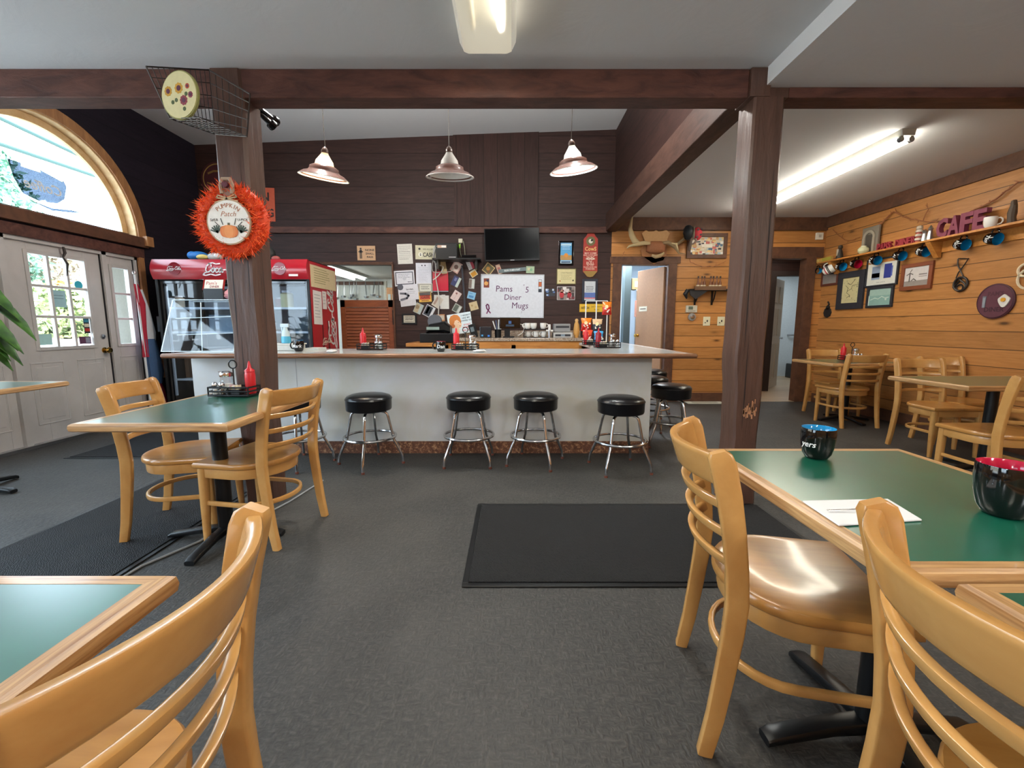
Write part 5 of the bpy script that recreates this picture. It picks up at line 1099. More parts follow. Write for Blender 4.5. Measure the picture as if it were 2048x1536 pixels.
# ------------------------------------------------------------------ back counter and what stands on it
bc0, bc1 = P(888, 676, Y=6.2).x, P(1172, 676, Y=6.2).x; zb = P(1000, 676, Y=6.18).z
o = empty('back_counter', 'wooden back counter with speckled granite top under the whiteboard', 'counter', ((bc0+bc1)/2, 6.45, 0)); w_ = (bc1-bc0)/2
MB().box(-w_-.02, w_, -.27, .27, zb-.045, zb, 'granite').build('granite_top', o, smooth=False, bevel=.006)
MB().box(-w_-.02, w_, .255, .275, zb, zb+.1, 'granite').build('backsplash', o, smooth=False)
q = MB().box(-w_, w_, -.25, -.22, zb-.17, zb-.045, 'orangewood')
for x in (-w_, -.05, w_-.06): q.box(x, x+.06, -.25, .25, 0, zb-.1, 'orangewood')
q.box(-w_, w_, .24, .26, .02, zb-.1, '#1c1512'); q.box(-w_, w_, -.2, .25, .3, .32, 'orangewood'); q.build('cabinet', o, smooth=False)
sx0, sx1 = P(815, 690, Y=6.1).x, bc0-.03; zs = P(850, 686, Y=6.05).z
tag(MB().box(sx0, sx1, 6.0, 6.72, zs-.05, zs, 'orangewood').box(sx0+.05, sx1, 6.05, 6.7, 0, zs-.05, 'wall_dark').build('side_counter', smooth=False, bevel=.004), 'low wooden side counter carrying the cash register', 'counter')
x = P(874, 660, Y=6.3).x
o = empty('cash_register', 'black cash register with paper roll on the wooden side counter', 'cash register', (x, 6.35, zs+.001))
MB().box(-.22, .26, -.2, .2, 0, .13, 'blackplastic').build('drawer', o, smooth=False, bevel=.008)
MB().frames([((-.14, 0, .15), (0, .16, 0), (0, 0, .02)), ((-.1, 0, .2), (0, .15, 0), (0, 0, .06)), ((.12, 0, .22), (0, .15, 0), (0, 0, .08)), ((.2, 0, .18), (0, .14, 0), (0, 0, .05))], 'blackplastic', rrect(.5, 3)).build('body', o)
MB().cyl((-.05, .12, .3), (-.05, .04, .3), .1, '#5c5f66', n=24).build('display', o); MB().box(-.13, .05, -.16, -.15, .18, .22, '#8fa39a').build('keypad', o, smooth=False)
cable([(887, 662, .3), (893, 672, .35), (897, 690, .4)], .006, '#a09a90', 'short white cord hanging from the cash register')
def bc(u, Y=6.4): return P(u, 660, Y=Y).x
o = empty('card_terminal', 'black card terminal leaning by the coffee poster', 'terminal', (bc(950), 6.4, zb+.001))
MB().box(-.05, .05, -.02, .02, .0, .2, 'blackplastic', Matrix.Rotation(math.radians(-15), 4, 'Y')).build('body', o, smooth=False, bevel=.006); MB().box(-.03, .02, -.022, -.02, .09, .16, '#6c7a80', Matrix.Rotation(math.radians(-15), 4, 'Y')).build('screen', o, smooth=False)
o = empty('cube_device', 'black cube device with small blue lights on the back counter', 'device', (bc(972), 6.35, zb+.001))
MB().box(-.085, .085, -.07, .07, 0, .16, '~#23262c').build('body', o, smooth=False, bevel=.01); MB().box(-.06, -.035, -.072, -.07, .02, .045, '#4aa0d8').box(.03, .06, -.072, -.07, .015, .04, '#2f78d0').build('light', o, smooth=False)
o = empty('utensil_holder', 'holder with white handled utensils beside the dark tablet', 'holder', (bc(996), 6.4, zb+.001))
MB().lathe([(.001, 0), (.045, 0), (.05, .12), (.044, .12), (.04, .01), (.001, .01)], 'blackplastic', n=16, cap=False).build('cup', o)
for i, (a, c) in enumerate(((-.3, '#e0e0dc'), (-.12, '#4a5a78'), (.05, '#dededa'), (.2, '#c9c9c4'), (.33, '#e6e2d8'))):
    MB().tube([(0, 0, .02), (a*.12, -.01, .12), (a*.25, -.01, .24+.01*i)], .009, c, 6).build('utensil', o)
o = empty('tablet', 'dark tablet screen on a black stand on the back counter', 'tablet', (bc(1020), 6.35, zb+.001))
MB().box(-.15, .15, -.01, .015, .13, .29, 'gloss_black').build('body', o, smooth=False, bevel=.006); MB().box(-.02, .02, -.012, -.01, .2, .24, '#31558a').box(-.06, .06, -.012, -.01, .16, .19, '#2a3a4e').build('screen_icon', o, smooth=False)
MB().box(-.08, .0, -.03, .05, 0, .13, 'blackplastic').box(-.1, .06, -.08, .08, 0, .02, 'blackplastic').build('stand', o, smooth=False)
tag(MB().lathe([(.001, 0), (.035, 0), (.038, .1), (.04, .12)], 'acrylic', (bc(1030), 6.25, zb), 16).build('glass_tumbler'), 'clear glass tumbler in front of the dark tablet', 'glass')
cable([(1040, 648, .35), (1048, 652, .35), (1046, 664, .4), (1036, 671, .45)], .006, '#d9d6ce', 'white cord curling down from the dark tablet')
MG = 'white diner mugs racked on the back counter'
tag(MB().box(bc(1047), bc(1100), 6.28, 6.5, zb+.115, zb+.125, 'blackmetal').box(bc(1047), bc(1100), 6.28, 6.5, zb+.001, zb+.008, 'blackmetal').box(bc(1047), bc(1047)+.012, 6.28, 6.5, zb+.001, zb+.12, 'blackmetal').box(bc(1100)-.012, bc(1100), 6.28, 6.5, zb+.001, zb+.12, 'blackmetal').build('mug_rack', smooth=False), 'black two tier rack holding the white mugs', 'rack')
pos = [(1055, 1, 'white mug at the left of the upper rack tier, handle left', PI), (1067, 1, 'white mug in the middle of the upper rack tier, handle right', 0.), (1086, 1, 'white mug at the right of the upper rack tier, handle left', PI), (1056, 0, 'white mug at the left of the lower rack tier', .6), (1072, 0, 'white mug in the middle of the lower rack tier', .6), (1087, 0, 'white mug at the right of the lower rack tier', .6)]
wm = None
for u, t_, lb, rz in pos:
    lo = (bc(u), 6.37, zb+(.127 if t_ else .01))
    if wm is None: wm = mug('diner_mug', lb, .046, .085, '#e8e4da', loc=lo, rz=0, outer='porcelain', group=MG)
    else:
        c = copy_tree(wm); c.location = lo; c.rotation_euler = (0, 0, rz); c['label'] = lb
o = empty('white_fixture', 'small white topped fixture on the back counter right of the mugs', 'fixture', (bc(1098.5, 6.3), 6.25, zb+.001))
MB().cyl((0, 0, 0), (0, 0, .11), .02, 'steel').build('stem', o); MB().cyl((-.05, 0, .1), (.05, 0, .1), .014, 'porcelain').build('bar', o); MB().lathe([(.02, .11), (.016, .19), (.001, .195)], 'porcelain', n=12).build('knob', o)
o = empty('countertop_appliance', 'silver and grey two tier appliance on the back counter', 'appliance', (bc(1124), 6.38, zb+.001))
MB().box(-.14, .14, -.1, .1, 0, .075, '#b9b9b6').build('base', o, smooth=False, bevel=.008); MB().box(-.13, .11, -.08, .1, .08, .2, '#8e8e8e').build('lid', o, smooth=False, bevel=.01)
MB().box(-.1, .09, -.083, -.08, .14, .17, '#2c2c30').box(-.11, .11, -.103, -.1, .02, .05, '#2c2c30').box(-.03, .03, -.104, -.103, .022, .048, '#7d8f9c').build('front_panel', o, smooth=False)
o = empty('figurine', 'tall orange carved figurine at the right end of the back counter', 'figurine', (bc(1152), 6.35, zb+.001))
MB().lathe([(.001, 0), (.025, 0), (.042, .06), (.045, .12), (.036, .19), (.022, .225)], '#d09a52', n=16).build('body', o); MB().lathe([(.018, .22), (.026, .245), (.02, .265), (.001, .275)], '#dcae70', n=12).build('head', o)
# ------------------------------------------------------------------ pine back wall
def antlers():
    c = P(1309, 497, Y=YB-.02)
    o = empty('antler_mount', 'moose antlers mounted with brown leather over the kitchen door', 'antlers', M=frame((c.x, YB, c.z), 'back'))
    k_ = 6.7/F
    def L(pts, out=.12): return [((u-1309)*k_, (497-v)*k_, out+(p[0] if p else 0)) for u, v, *p in pts]
    pl = [(-.21, -.02), (-.18, -.12), (-.1, -.17), (-.05, -.2), (0, -.24), (.05, -.2), (.14, -.18), (.18, -.1), (.19, -.0), (.1, .08), (-.12, .08)]
    MB().prism(pl, 0, .03, '#b27a4c').build('wall_plaque', o, smooth=False, bevel=.005)
    up = [(-.2, .22), (-.14, .27), (-.1, .245), (-.02, .25), (.01, .27), (.05, .245), (.12, .255), (.16, .275), (.22, .22), (.19, .14), (.17, .02), (-.17, .02), (-.16, .12)]
    MB().prism([(x+.0, y) for x, y in up], 0, .025, '#c79a66').build('upper_plaque', o, smooth=False, bevel=.005)
    MB().frames([((-.13, .0, .06), (0, .05, 0), (0, 0, .05)), ((-.08, .005, .08), (0, .085, 0), (0, 0, .07)), ((.07, .005, .08), (0, .085, 0), (0, 0, .07)), ((.13, 0, .06), (0, .06, 0), (0, 0, .05))], 'leather', rrect(.6, 3)).build('leather_cover', o, ang=60)
    b = MB(); c1 = '#c8b184'; c2 = '#8f7654'
    b.tube(L([(1296, 490), (1285, 489), (1275, 491), (1266, 485), (1260, 474), (1257, 462), (1259, 448), (1261.5, 437)]), [.02, .03, .035, .045, .042, .03, .018, .004], c1, 10)
    b.tube(L([(1272, 492, .03), (1262, 494, .04), (1256, 495), (1252, 499)]), [.03, .02, .017, .006], c1, 8); b.build('left_antler', o, ang=60)
    b = MB(); b.tube(L([(1320, 489), (1330, 488), (1341, 494), (1347, 500), (1352, 508), (1362, 510, .04)]), [.02, .03, .03, .022, .014, .005], c2, 10)
    b.tube(L([(1340, 493), (1350, 490), (1360, 482), (1368, 474), (1378, 458)]), [.025, .022, .02, .02, .012], c2, 10); b.tube(L([(1336, 490, .02), (1344, 492, .05), (1348, 504, .06)]), [.01, .016, .004], c1, 8); b.build('right_antler', o, ang=60)
    MB().tube(L([(1322, 500), (1324, 507), (1318, 512), (1309, 514), (1302, 511)], .08), [.01, .022, .028, .028, .02], '#b99d74', 8).build('horn_tip', o, ang=60)
    c = P(1386, 466, Y=YB-.2)
    h = empty('winter_hat', 'black fur trapper hat with red checked crown hanging on the right antler', 'hat', M=frame((c.x, YB-.18, c.z), 'back'))
    def blob(name, m, c, r, sq, seed, jit=.12):
        rnd = random.Random(seed); rings = []
        for i in range(13):
            a = PI*i/12; rr = math.sin(a)+.01
            rings.append([(c[0]+r*rr*ca*sq[0]*rnd.uniform(1-jit, 1+jit), c[1]-r*math.cos(a)*sq[1], c[2]+r*rr*sa*sq[2]*rnd.uniform(1-jit, 1+jit)) for ca, sa in circ(16)])
        return MB().loft(rings, m).build(name, h, ang=60)
    blob('fur_brim', '#15171a', (-.06, .01, 0), .09, (.75, 1.2, .9), 1, .2); blob('crown', '#c02a38', (.07, -.01, 0), .075, (.9, 1.25, .8), 2, .06)
    q = MB()
    for i, (x, y) in enumerate(((.06, .04), (.1, -.03), (.05, -.06), (.11, .05))): q.disc(x, y, .016, .05, .062, '#3a1418', n=6)
    q.build('check_pattern', h, smooth=False); blob('fur_edge', '#8a7c68', (.005, 0, .03), .04, (.35, 2.6, .8), 3, .3)
    MB().tube([(-.02, -.08, .02), (-.035, -.15, .03), (-.04, -.25, .02)], [.02, .03, .018], '#57473c', 8).build('ear_flap', h); MB().tube([(.04, -.08, .02), (.05, -.12, .03), (.0, -.16, .02)], [.02, .02, .01], '#8a7466', 8).build('chin_strap', h)
antlers()
pal = ('#dfd4c0', '#c8824a', '#4a6a88', '#f2efe8', '#3a3438', '#c4a06a', '#a8c0c8', '#c86a62', '#e6c88a')
card('picture', 'brown framed collage of many small photos on the pine wall', 'picture', 1373, 1453, 467, 517, c='#d6c8b0', frame_=(.055, 'trim_brown', .03), draw=multi(photo(11, pal, 95, (.025, .06)), blk(-.16, .16, -.08, .1, '#ece6d8', .004)))
M_, w_, h_ = rect(1376, 1470, 577, 583, 'back', .08)
o = empty('bottle_shelf', 'small black shelf with brackets holding little bottles on the pine wall', 'shelf', M=M_)
MB().box(-w_/2, w_/2, -.012, .012, -.08, .06, 'blackmetal').build('board', o, smooth=False)
for x in (-w_/2+.14, -w_/2+.4): MB().box(x-.012, x+.012, -.22, -.012, -.08, -.06, 'blackmetal').tube([(x, -.2, -.07), (x, -.13, .0), (x, -.02, .04)], .01, 'blackmetal', 6).build('bracket', o, smooth=False)
tag(MB().tube([(-w_/2-.02, .0, .05), (-w_/2-.05, -.06, .03), (-w_/2-.02, -.13, .02)], [.03, .035, .01], '#17171a', 8).prism([(-w_/2, 0), (-w_/2+.3, 0), (-w_/2+.1, -.14), (-w_/2+.02, -.08)], .04, .06, '#1a1a1d').build('black_cloth', smooth=False, M=M_), 'black cloth hanging from the left end of the bottle shelf', 'cloth')
GB = 'little glass bottles on the black shelf'
names = ['leftmost little bottle on the black pine wall shelf', 'second little bottle from the left, taller with pink label', 'third little bottle from the left end of the shelf', 'fourth little bottle, left of a tight pair', 'fifth little bottle of the row on the shelf', 'sixth little bottle of the row on the shelf', 'seventh little bottle standing just left of the post']
b0 = None
for u, lb in zip((1396, 1403.5, 1408.5, 1421, 1426.5, 1433, 1440), names):
    x = P(u, 570, Y=YB-.08).x; loc = (x, YB-.08, M_.translation.z+.013)
    if b0 is None:
        b0 = empty('glass_bottle', lb, 'bottle', loc, group=GB)
        MB().lathe([(.001, 0), (.021, 0), (.023, .06), (.018, .1), (.009, .125), (.009, .165)], '~#7a4c34', n=14).build('body', b0); MB().lathe([(.0115, .16), (.0115, .19), (.001, .192)], '#2a1c18', n=12).build('cap', b0)
        MB().lathe([(.0215, .02), (.0238, .06)], '#d8c8a8', n=14, cap=False).build('label', b0)
    else: c = copy_tree(b0); c.location = loc; c['label'] = lb
tag(MB().box(P(1389, 580, Y=YB-.15).x, P(1452, 580, Y=YB-.15).x, YB-.155, YB-.145, M_.translation.z-.008, M_.translation.z+.05, '#6b4a30').build('shelf_rail', smooth=False), 'low brown rail along the front of the bottle shelf', 'rail')
M_, w_, h_ = rect(1371, 1393, 611, 625, 'back')
o = empty('thermostat', 'beige thermostat on the pine wall above a round dial', 'thermostat', M=M_); MB().box(-w_/2, w_/2, -h_/2, h_/2, 0, .03, '#c9c2ad').build('body', o, smooth=False, bevel=.005); MB().box(-w_*.3, w_*.1, -.01, h_*.35, .03, .032, '#5f6a58').box(-w_*.35, w_*.35, -h_*.35, -h_*.25, .03, .032, '#8a8474').build('display', o, smooth=False)
M_, w_, h_ = rect(1375, 1391, 628, 640, 'back')
o = empty('dial_thermostat', 'round metal dial below the beige thermostat', 'thermostat', M=M_); MB().lathe([(.055, 0), (.06, .01), (.055, .03)], '#8f8c86', n=24).build('base', o); MB().lathe([(.03, .03), (.034, .045), (.001, .05)], 'chrome', n=20).build('dial', o)
for u0_, u1_, lb in ((1406, 1420, 'left cream light switch plate on the pine wall'), (1434.5, 1449, 'right cream light switch plate beside the right post')):
    M_, w_, h_ = rect(u0_, u1_, 633.5, 651.5, 'back')
    o = empty('light_switch', lb, 'light switch', M=M_, group='cream light switch plates'); MB().box(-w_/2, w_/2, -h_/2, h_/2, 0, .008, '#e6ddb8').build('plate', o, smooth=False, bevel=.003)
    MB().box(.0, .012, -.012, .02, .008, .02, '#3c3428').box(-.03, -.015, -.03, -.015, .008, .014, '#4a4236').build('toggle', o, smooth=False)
def branch(pts, wall, label, r=.008, seed=1, Yo=.03):
    rnd = random.Random(seed); mb = MB()
    pp = [P(u, v, Y=YB-Yo) if wall == 'back' else P(u, v, X=XR-Yo) for u, v in pts]
    q = []
    for a, b in zip(pp, pp[1:]):
        n = max(2, int((b-a).length/.06))
        for i in range(n): q.append(a.lerp(b, i/n)+V((rnd.uniform(-.008, .008) if wall == 'back' else 0, 0 if wall == 'back' else rnd.uniform(-.008, .008), rnd.uniform(-.012, .012))))
    q.append(pp[-1]); mb.tube(q, [r*(1-.4*i/len(q)) for i in range(len(q))], 'leather', 6)
    for p in q[1::2]:
        e = V((rnd.uniform(-.05, .05), 0, rnd.uniform(-.04, .06))) if wall == 'back' else V((0, rnd.uniform(-.05, .05), rnd.uniform(-.04, .06)))
        mb.tube([p, p+e], [r*.6, r*.3], 'leather', 5)
    tag(mb.build('twig_garland'), label, 'garland')
branch([(1378, 519), (1386, 527), (1398, 531), (1412, 533), (1424, 534), (1440, 527), (1452, 522)], 'back', 'thin twig garland under the photo collage', .006, 2)
branch([(1250, 503), (1246, 508), (1245, 514)], 'back', 'short twig hanging left of the antler plaque', .004, 3)
M_ = frame(P(1637, 473, Y=YB), 'back')
tag(MB().box(-.05, .05, -.05, .05, 0, .035, '#e6e2d2').box(-.02, .02, -.02, .02, .035, .04, '#b8b4a6').build('alarm', smooth=False, bevel=.012, M=M_), 'small square cream alarm box in the corner above the hall doorway', 'alarm')
# ================================================================== RIGHT WALL
zsh = 2.118
o = empty('wall_shelf', 'long wooden wall shelf with brackets carrying the CAFE letters', 'shelf', (XR-.075, 5.2, zsh))
MB().box(-.09, .075, -1.7, 1.45, -.022, 0, 'orangewood').box(.06, .075, -1.7, 1.45, -.14, -.022, 'orangewood').build('board', o, smooth=False, bevel=.002)
for yy in (6.42, P(1875, 490, X=4.68).y):
    MB().prism([(0, 0), (-.14, 0), (-.13, -.02), (-.025, -.17), (0, -.17)], -.03, .03, 'orangewood', Matrix(((1, 0, 0, .06), (0, 0, 1, yy-5.2), (0, 1, 0, -.023), (0, 0, 0, 1)))).build('bracket', o, smooth=False)
def SY(u, v=500, X=4.63): return P(u, v, X=X).y
GM = 'handwritten mugs hanging under the long wall shelf'
hung = [(1637, 'mugblue', 'small all dark mug hanging at the far left end of the long shelf', 'B', 0), (1683, 'mugblue', 'blue lined mug hanging beside the white striped mug', '36', 1), (1712, 'mugred', 'red lined black mug hanging under the shelf', 'Jo', 1), (1750, 'mugblue', 'blue lined mug hanging over the frame with two blue pictures, left', 'Ted', 1), (1798, 'mugblue', 'blue lined mug hanging at the right of the frame with two blue pictures', 'Al', 1), (1844, 'mugblue', 'blue lined mug hanging left of the wooden shelf bracket', 'Sue', 1), (1919, 'mugblue', 'blue lined mug hanging right of the wooden shelf bracket', 'Rich', 1), (1980, 'mugblue', 'blue lined mug hanging farthest right and nearest under the shelf', 'Tim', 1)]
for u, inner, lb, wr, big in hung:
    X = 4.625; y = P(u, 510, X=X).y; r, h = (.058, .105) if big else (.045, .09)
    # the mug hangs by its handle, opening turned towards the camera and down a little
    R = Matrix.Translation((X, y, zsh-.105)) @ Matrix.Rotation(math.radians(2), 4, 'Z') @ Matrix.Rotation(math.radians(104), 4, 'X') @ Matrix.Rotation(-PI/2, 4, 'Z') @ Matrix.Translation((0, 0, -h/2))
    o = mug('hanging_mug', lb, r, h, inner, M=R, handle=True, writing=wr, size=.05, group=GM)
    tag(MB().tube([(X, y, zsh-.022), (X, y, zsh-.035), (X, y-.015, zsh-.045), (X, y-.02, zsh-.033)], .0025, 'brass', 6).build('cup_hook'), 'brass cup hook holding the '+lb.split(' hanging')[0]+' '+('at the end' if not big else 'number ')[:0]+{0: 'at the far end', 1: 'near'}[big]+' '+wr.replace('36', 'the striped mug'), 'hook', 'brass cup hooks under the long shelf') if False else None
X = 4.62; y = P(1661, 530, X=X).y
R = Matrix.Translation((X-.02, y, zsh-.13)) @ Matrix.Rotation(math.radians(40), 4, 'Z') @ Matrix.Rotation(math.radians(62), 4, 'X') @ Matrix.Rotation(-PI/2, 4, 'Z') @ Matrix.Translation((0, 0, -.07))
o = mug('hanging_mug', 'white mug with black and red stripes hanging near the left end of the shelf', .062, .14, 'porcelain', M=R, outer='porcelain', group=GM)
q = MB()
for z, c, rr in ((.03, '#c4283a', .0545), (.06, '#2a2a2a', .06), (.075, '#2a2a2a', .0615)): q.lathe([(rr*.99+.001, z), (rr+.002, z+.012)], c, n=30, cap=False)
q.build('stripe', o)
# things on the shelf
def on(u, v=490): return P(u, v, X=4.64).y
def letters(t, u0, u1, hgt, c, label_fn, th=.03, tilt=0, X=4.62):
    y0, y1 = on(u0), on(u1); n = len(t); span = (y0-y1)
    for i, ch in enumerate(t):
        if ch == ' ': continue
        y = y0-span*(i+.5)/n; M_ = Matrix(((0, 0, -1, X), (-1, 0, 0, y), (0, 1, 0, zsh+hgt*.5+.001), (0, 0, 0, 1)))
        s = MB(); vs, fs = textmesh(ch, 'CENTER', 0, .04)
        mnx, mxx = min(v[0] for v in vs), max(v[0] for v in vs); mny, mxy = min(v[1] for v in vs), max(v[1] for v in vs)
        sx, sy = span/n*.98/(mxx-mnx), hgt/(mxy-mny)
        s.add([((v[0]-(mnx+mxx)/2)*sx, (v[1]-(mny+mxy)/2)*sy, v[2]*th) for v in vs], fs, c)
        s.add([(a, b, c_) for a in (-span/n*.47, span/n*.47) for b in (-hgt*.5, -hgt*.5+.008) for c_ in (-th*.5, th*.5)], [(0, 1, 3, 2), (4, 6, 7, 5), (0, 4, 5, 1), (2, 3, 7, 6), (0, 2, 6, 4), (1, 5, 7, 3)], c)
        tag(s.build('block_letter', smooth=False, M=M_), label_fn(ch, i), 'letter', 'block letters on the shelf')
letters('CAFE', 1876, 1974, .2, '#7a3148', lambda c, i: 'big maroon block letter %s of the word CAFE on the shelf' % c, .05)
letters("DINER PAM'S"[::1] if False else "PAMS DINER", 1759, 1835, .085, '#8f2230', lambda c, i: 'small red block letter %s in the %s word on the shelf' % (c, 'first' if i < 4 else 'second'), .03)
y = on(1736, 480)
o = empty('stone_arch', 'grey carved arch relief standing on the shelf behind a round jar', 'ornament', (4.66, y, zsh))
MB().box(-.0, .03, -.13, .13, 0, .34, '#7c7468').build('slab', o, smooth=False, bevel=.005); MB().frames([((-.01, .08*math.cos(PI*i/12), .2+.08*math.sin(PI*i/12)), (.012, 0, 0), (0, .018*math.cos(PI*i/12), .018*math.sin(PI*i/12))) for i in range(13)], '#968d7e', rrect(.3, 2)).box(-.02, .0, .062, .098, 0, .2, '#968d7e').box(-.02, 0, -.098, -.062, 0, .2, '#968d7e').build('arch', o); MB().box(-.004, 0, -.062, .062, .01, .24, '#4c463e').build('niche', o, smooth=False)
o = empty('round_jar', 'round cream jar in front of the stone arch on the shelf', 'jar', (4.60, on(1733, 500), zsh+.001))
MB().lathe([(.001, 0), (.04, 0), (.062, .03), (.062, .06), (.045, .082), (.03, .088)], '~#cfd0a8', n=24).build('body', o); MB().lathe([(.034, .086), (.03, .1), (.001, .104)], '~#e2e2c4', n=20).build('lid', o)
o = empty('wooden_block', 'low yellow green wooden block at the left end of the shelf', 'ornament', (4.63, on(1647, 512), zsh+.001))
MB().box(-.02, .02, -.2, .2, 0, .06, '#c9a050').build('body', o, smooth=False, bevel=.004); MB().box(-.022, -.02, -.2, -.02, .01, .06, '#a9a040').box(-.022, -.02, .04, .2, .02, .055, '#d0b468').build('front_label', o, smooth=False)
o = empty('figurine', 'small dark figurine with a white chest between the block and the arch', 'figurine', (4.62, on(1683, 503), zsh+.001))
MB().lathe([(.001, 0), (.05, 0), (.04, .05), (.03, .1), (.02, .13)], '#2c2620', n=14).build('body', o); MB().lathe([(.012, .125), (.03, .15), (.025, .18), (.001, .19)], '#3a3228', n=12).build('head', o); MB().box(-.04, -.028, -.01, .012, .03, .13, '#b9b4a6').build('chest', o, smooth=False)
o = empty('figurine', 'red and white striped figurine left of the silver figures', 'figurine', (4.6, on(1845, 470), zsh+.001))
q = MB()
for i in range(6): q.lathe([(.028+.006*(i % 2), i*.022), (.028+.006*(i % 2), i*.022+.022)], ('#9a4438', '#d0c4b4')[i % 2], n=14)
q.build('body', o); MB().lathe([(.02, .132), (.032, .15), (.028, .175), (.001, .185)], '#b9a894', n=12).build('head', o)
for u, hh, lb in ((1857, .13, 'smaller silver figure beside the striped figurine'), (1868, .16, 'taller silver figure left of the letter C')):
    o = empty('silver_figure', lb, 'figurine', (4.6, on(u, 465), zsh+.001), group='silver figures on the shelf')
    MB().lathe([(.001, 0), (.03, 0), (.026, hh*.3), (.02, hh*.6)], 'steel', n=14).build('body', o); MB().lathe([(.014, hh*.58), (.024, hh*.75), (.012, hh*.9), (.001, hh)], 'steel', n=12).build('head', o)
mug('mug', 'white mug with faint print standing right of the CAFE letters', .05, .1, 'porcelain', loc=(4.61, on(1988, 438), zsh+.001), rz=2.2, outer='porcelain')
o = MB(); o.tube([(4.62, on(2022), zsh), (4.61, on(2022), zsh+.05), (4.615, on(2022)+.005, zsh+.1), (4.60, on(2023)-.01, zsh+.16), (4.61, on(2022), zsh+.2)], [.035, .03, .034, .024, .02], '#4a3a2c', 9)
tag(o.build('driftwood'), 'upright piece of dark driftwood at the right end of the shelf', 'wood piece')
branch([(1666, 460), (1676, 471), (1690, 480), (1706, 479), (1720, 474)], 'right', 'thin twig garland above the left end of the long shelf', .006, 5)
branch([(1750, 456), (1765, 445), (1777, 433), (1787, 423), (1800, 430), (1815, 436), (1830, 440), (1846, 441), (1862, 444), (1876, 444)], 'right', 'thick twig garland rising and falling left of the CAFE letters', .009, 6)
branch([(1846, 440), (1851, 428), (1856, 418), (1852, 410)], 'right', 'forked twig rising from the garland beside the CAFE letters', .006, 7)
branch([(1940, 425), (1965, 411), (1992, 398), (2010, 384), (2026, 370), (2047, 361), (2075, 345)], 'right', 'twig garland rising to the upper right corner of the pine wall', .01, 8)
# pictures on the right wall
card('picture', 'small reddish framed grey seascape nearest the hall doorway', 'picture', 1645, 1678, 527, 571, 'right', c='#a9a6a6', frame_=(.03, '#5e2c20', .02), draw=multi(blk(-.5, .5, -.5, .0, '#8c8884'), blk(-.5, .5, .0, .1, '#2e3044'), blk(-.5, .5, .1, .5, '#d0d0d4')))
card('picture', 'cream map drawing in a dark rough frame on the pine wall', 'picture', 1677, 1729, 543, 618, 'right', c='#cdc394', frame_=(.085, '#2a2b33', .03), draw=multi(strip_([(-.2, .3), (.0, .22), (.1, .3), (.25, .42)], .005, '#4a4a36'), strip_([(.4, .2), (.1, .18), (.05, .05), (-.1, .0)], .005, '#4a4a36'), strip_([(-.3, .2), (-.15, .1), (-.2, -.1), (.0, -.2), (-.2, -.3)], .005, '#55543c'), photo(21, ('#7a7656', '#9a946c', '#5e5c44'), 26, (.008, .02)), lines(('#8a8560',), 1, -.3, .3, -.38, -.38, .008)))
card('picture', 'white matted frame with two blue pictures on the pine wall', 'picture', 1734, 1797, 516, 572, 'right', c='#dadad0', frame_=(.02, '#20222a', .025), draw=multi(blk(-.34, -.06, -.28, .25, '#8fa0b8'), blk(-.34, -.06, -.2, -.02, '#2c3a88'), blk(.08, .32, -.26, .3, '#2a3684'), blk(.32, .36, -.2, .2, '#5a68a8'), lines(('#8a8a84',), 1, -.15, .15, -.4, -.4, .015)))
card('picture', 'dark framed pale green seascape below the two blue pictures', 'picture', 1735, 1787, 573, 615, 'right', c='#86aaa2', frame_=(.03, '#22242c', .025), draw=multi(strip_([(-.4, -.15), (-.2, -.05), (-.05, -.12), (.1, .02), (.25, -.08), (.4, -.05)], .012, '#c4d8cc'), dsc(.28, -.15, .07, '#cfe0d4'), blk(-.5, -.47, -.5, .5, '#dfe6da'), blk(-.5, .5, .1, .5, '#9fbcb2')))
card('picture', 'brown wooden framed grey landscape with a bare tree on the pine wall', 'picture', 1804, 1866, 526, 579, 'right', c='#cfc8c6', frame_=(.045, '#7a3f22', .025), draw=multi(blk(-.5, .5, -.5, -.22, '#8f8680'), strip_([(-.28, -.25), (-.27, .2)], .012, '#5a5250'), strip_([(-.4, .1), (-.27, .2), (-.15, .12)], .01, '#6a6260'), strip_([(-.27, .25), (-.2, .38)], .008, '#6a6260'), blk(.1, .42, .05, .12, '#8a8280'), blk(.1, .42, -.05, .0, '#a09896'), strip_([(-.2, -.22), (-.1, -.12), (0, -.22)], .01, '#6a6260')))
# tavern puzzle (bent iron), round plaque, cup outline, lantern shape
M_ = frame(P(1922, 555, X=XR), 'right'); k_ = 4.9/F*1.0
def rl(pts): return [P(u, v, X=XR-.015) for u, v in pts]
o = empty('iron_hanging', 'bent black iron hanging ornament on the pine wall', 'ornament', P(1920, 550, X=XR-.01))
def rel(pts): return [tuple(p-V(o.location)) for p in rl(pts)]
b = MB(); b.tube(rel([(1917, 517), (1937, 517), (1925, 535), (1917, 545), (1912, 556), (1920, 559), (1926, 552), (1920, 540), (1915, 530), (1916, 518)]), .006, 'wire', 6); b.build('hook', o)
b = MB(); b.ring(rel([(1921, 568)])[0], .07, .011, 'wire', 20, 8, 'X'); b.ring(rel([(1919, 576)])[0], .035, .008, 'wire', 14, 6, 'X'); b.tube(rel([(1906, 576), (1913, 568), (1921, 560), (1930, 568), (1932, 575)]), .009, 'wire', 6); b.build('ring', o)
M_, w_, h_ = rect(1954, 2033, 569, 636, 'right')
o = empty('round_sign', 'round maroon diner plaque with a fork and fried egg on the pine wall', 'sign', M=M_)
MB().disc(0, 0, h_/2*1.03, 0, .02, '#5c2f3c', n=44, sx=1.0).build('board', o, smooth=False)
MB().lathe([(h_/2*1.03, 0), (h_/2*1.05, .015), (h_/2*.97, .025)], '#45212d', n=44, cap=False).build('rim', o)
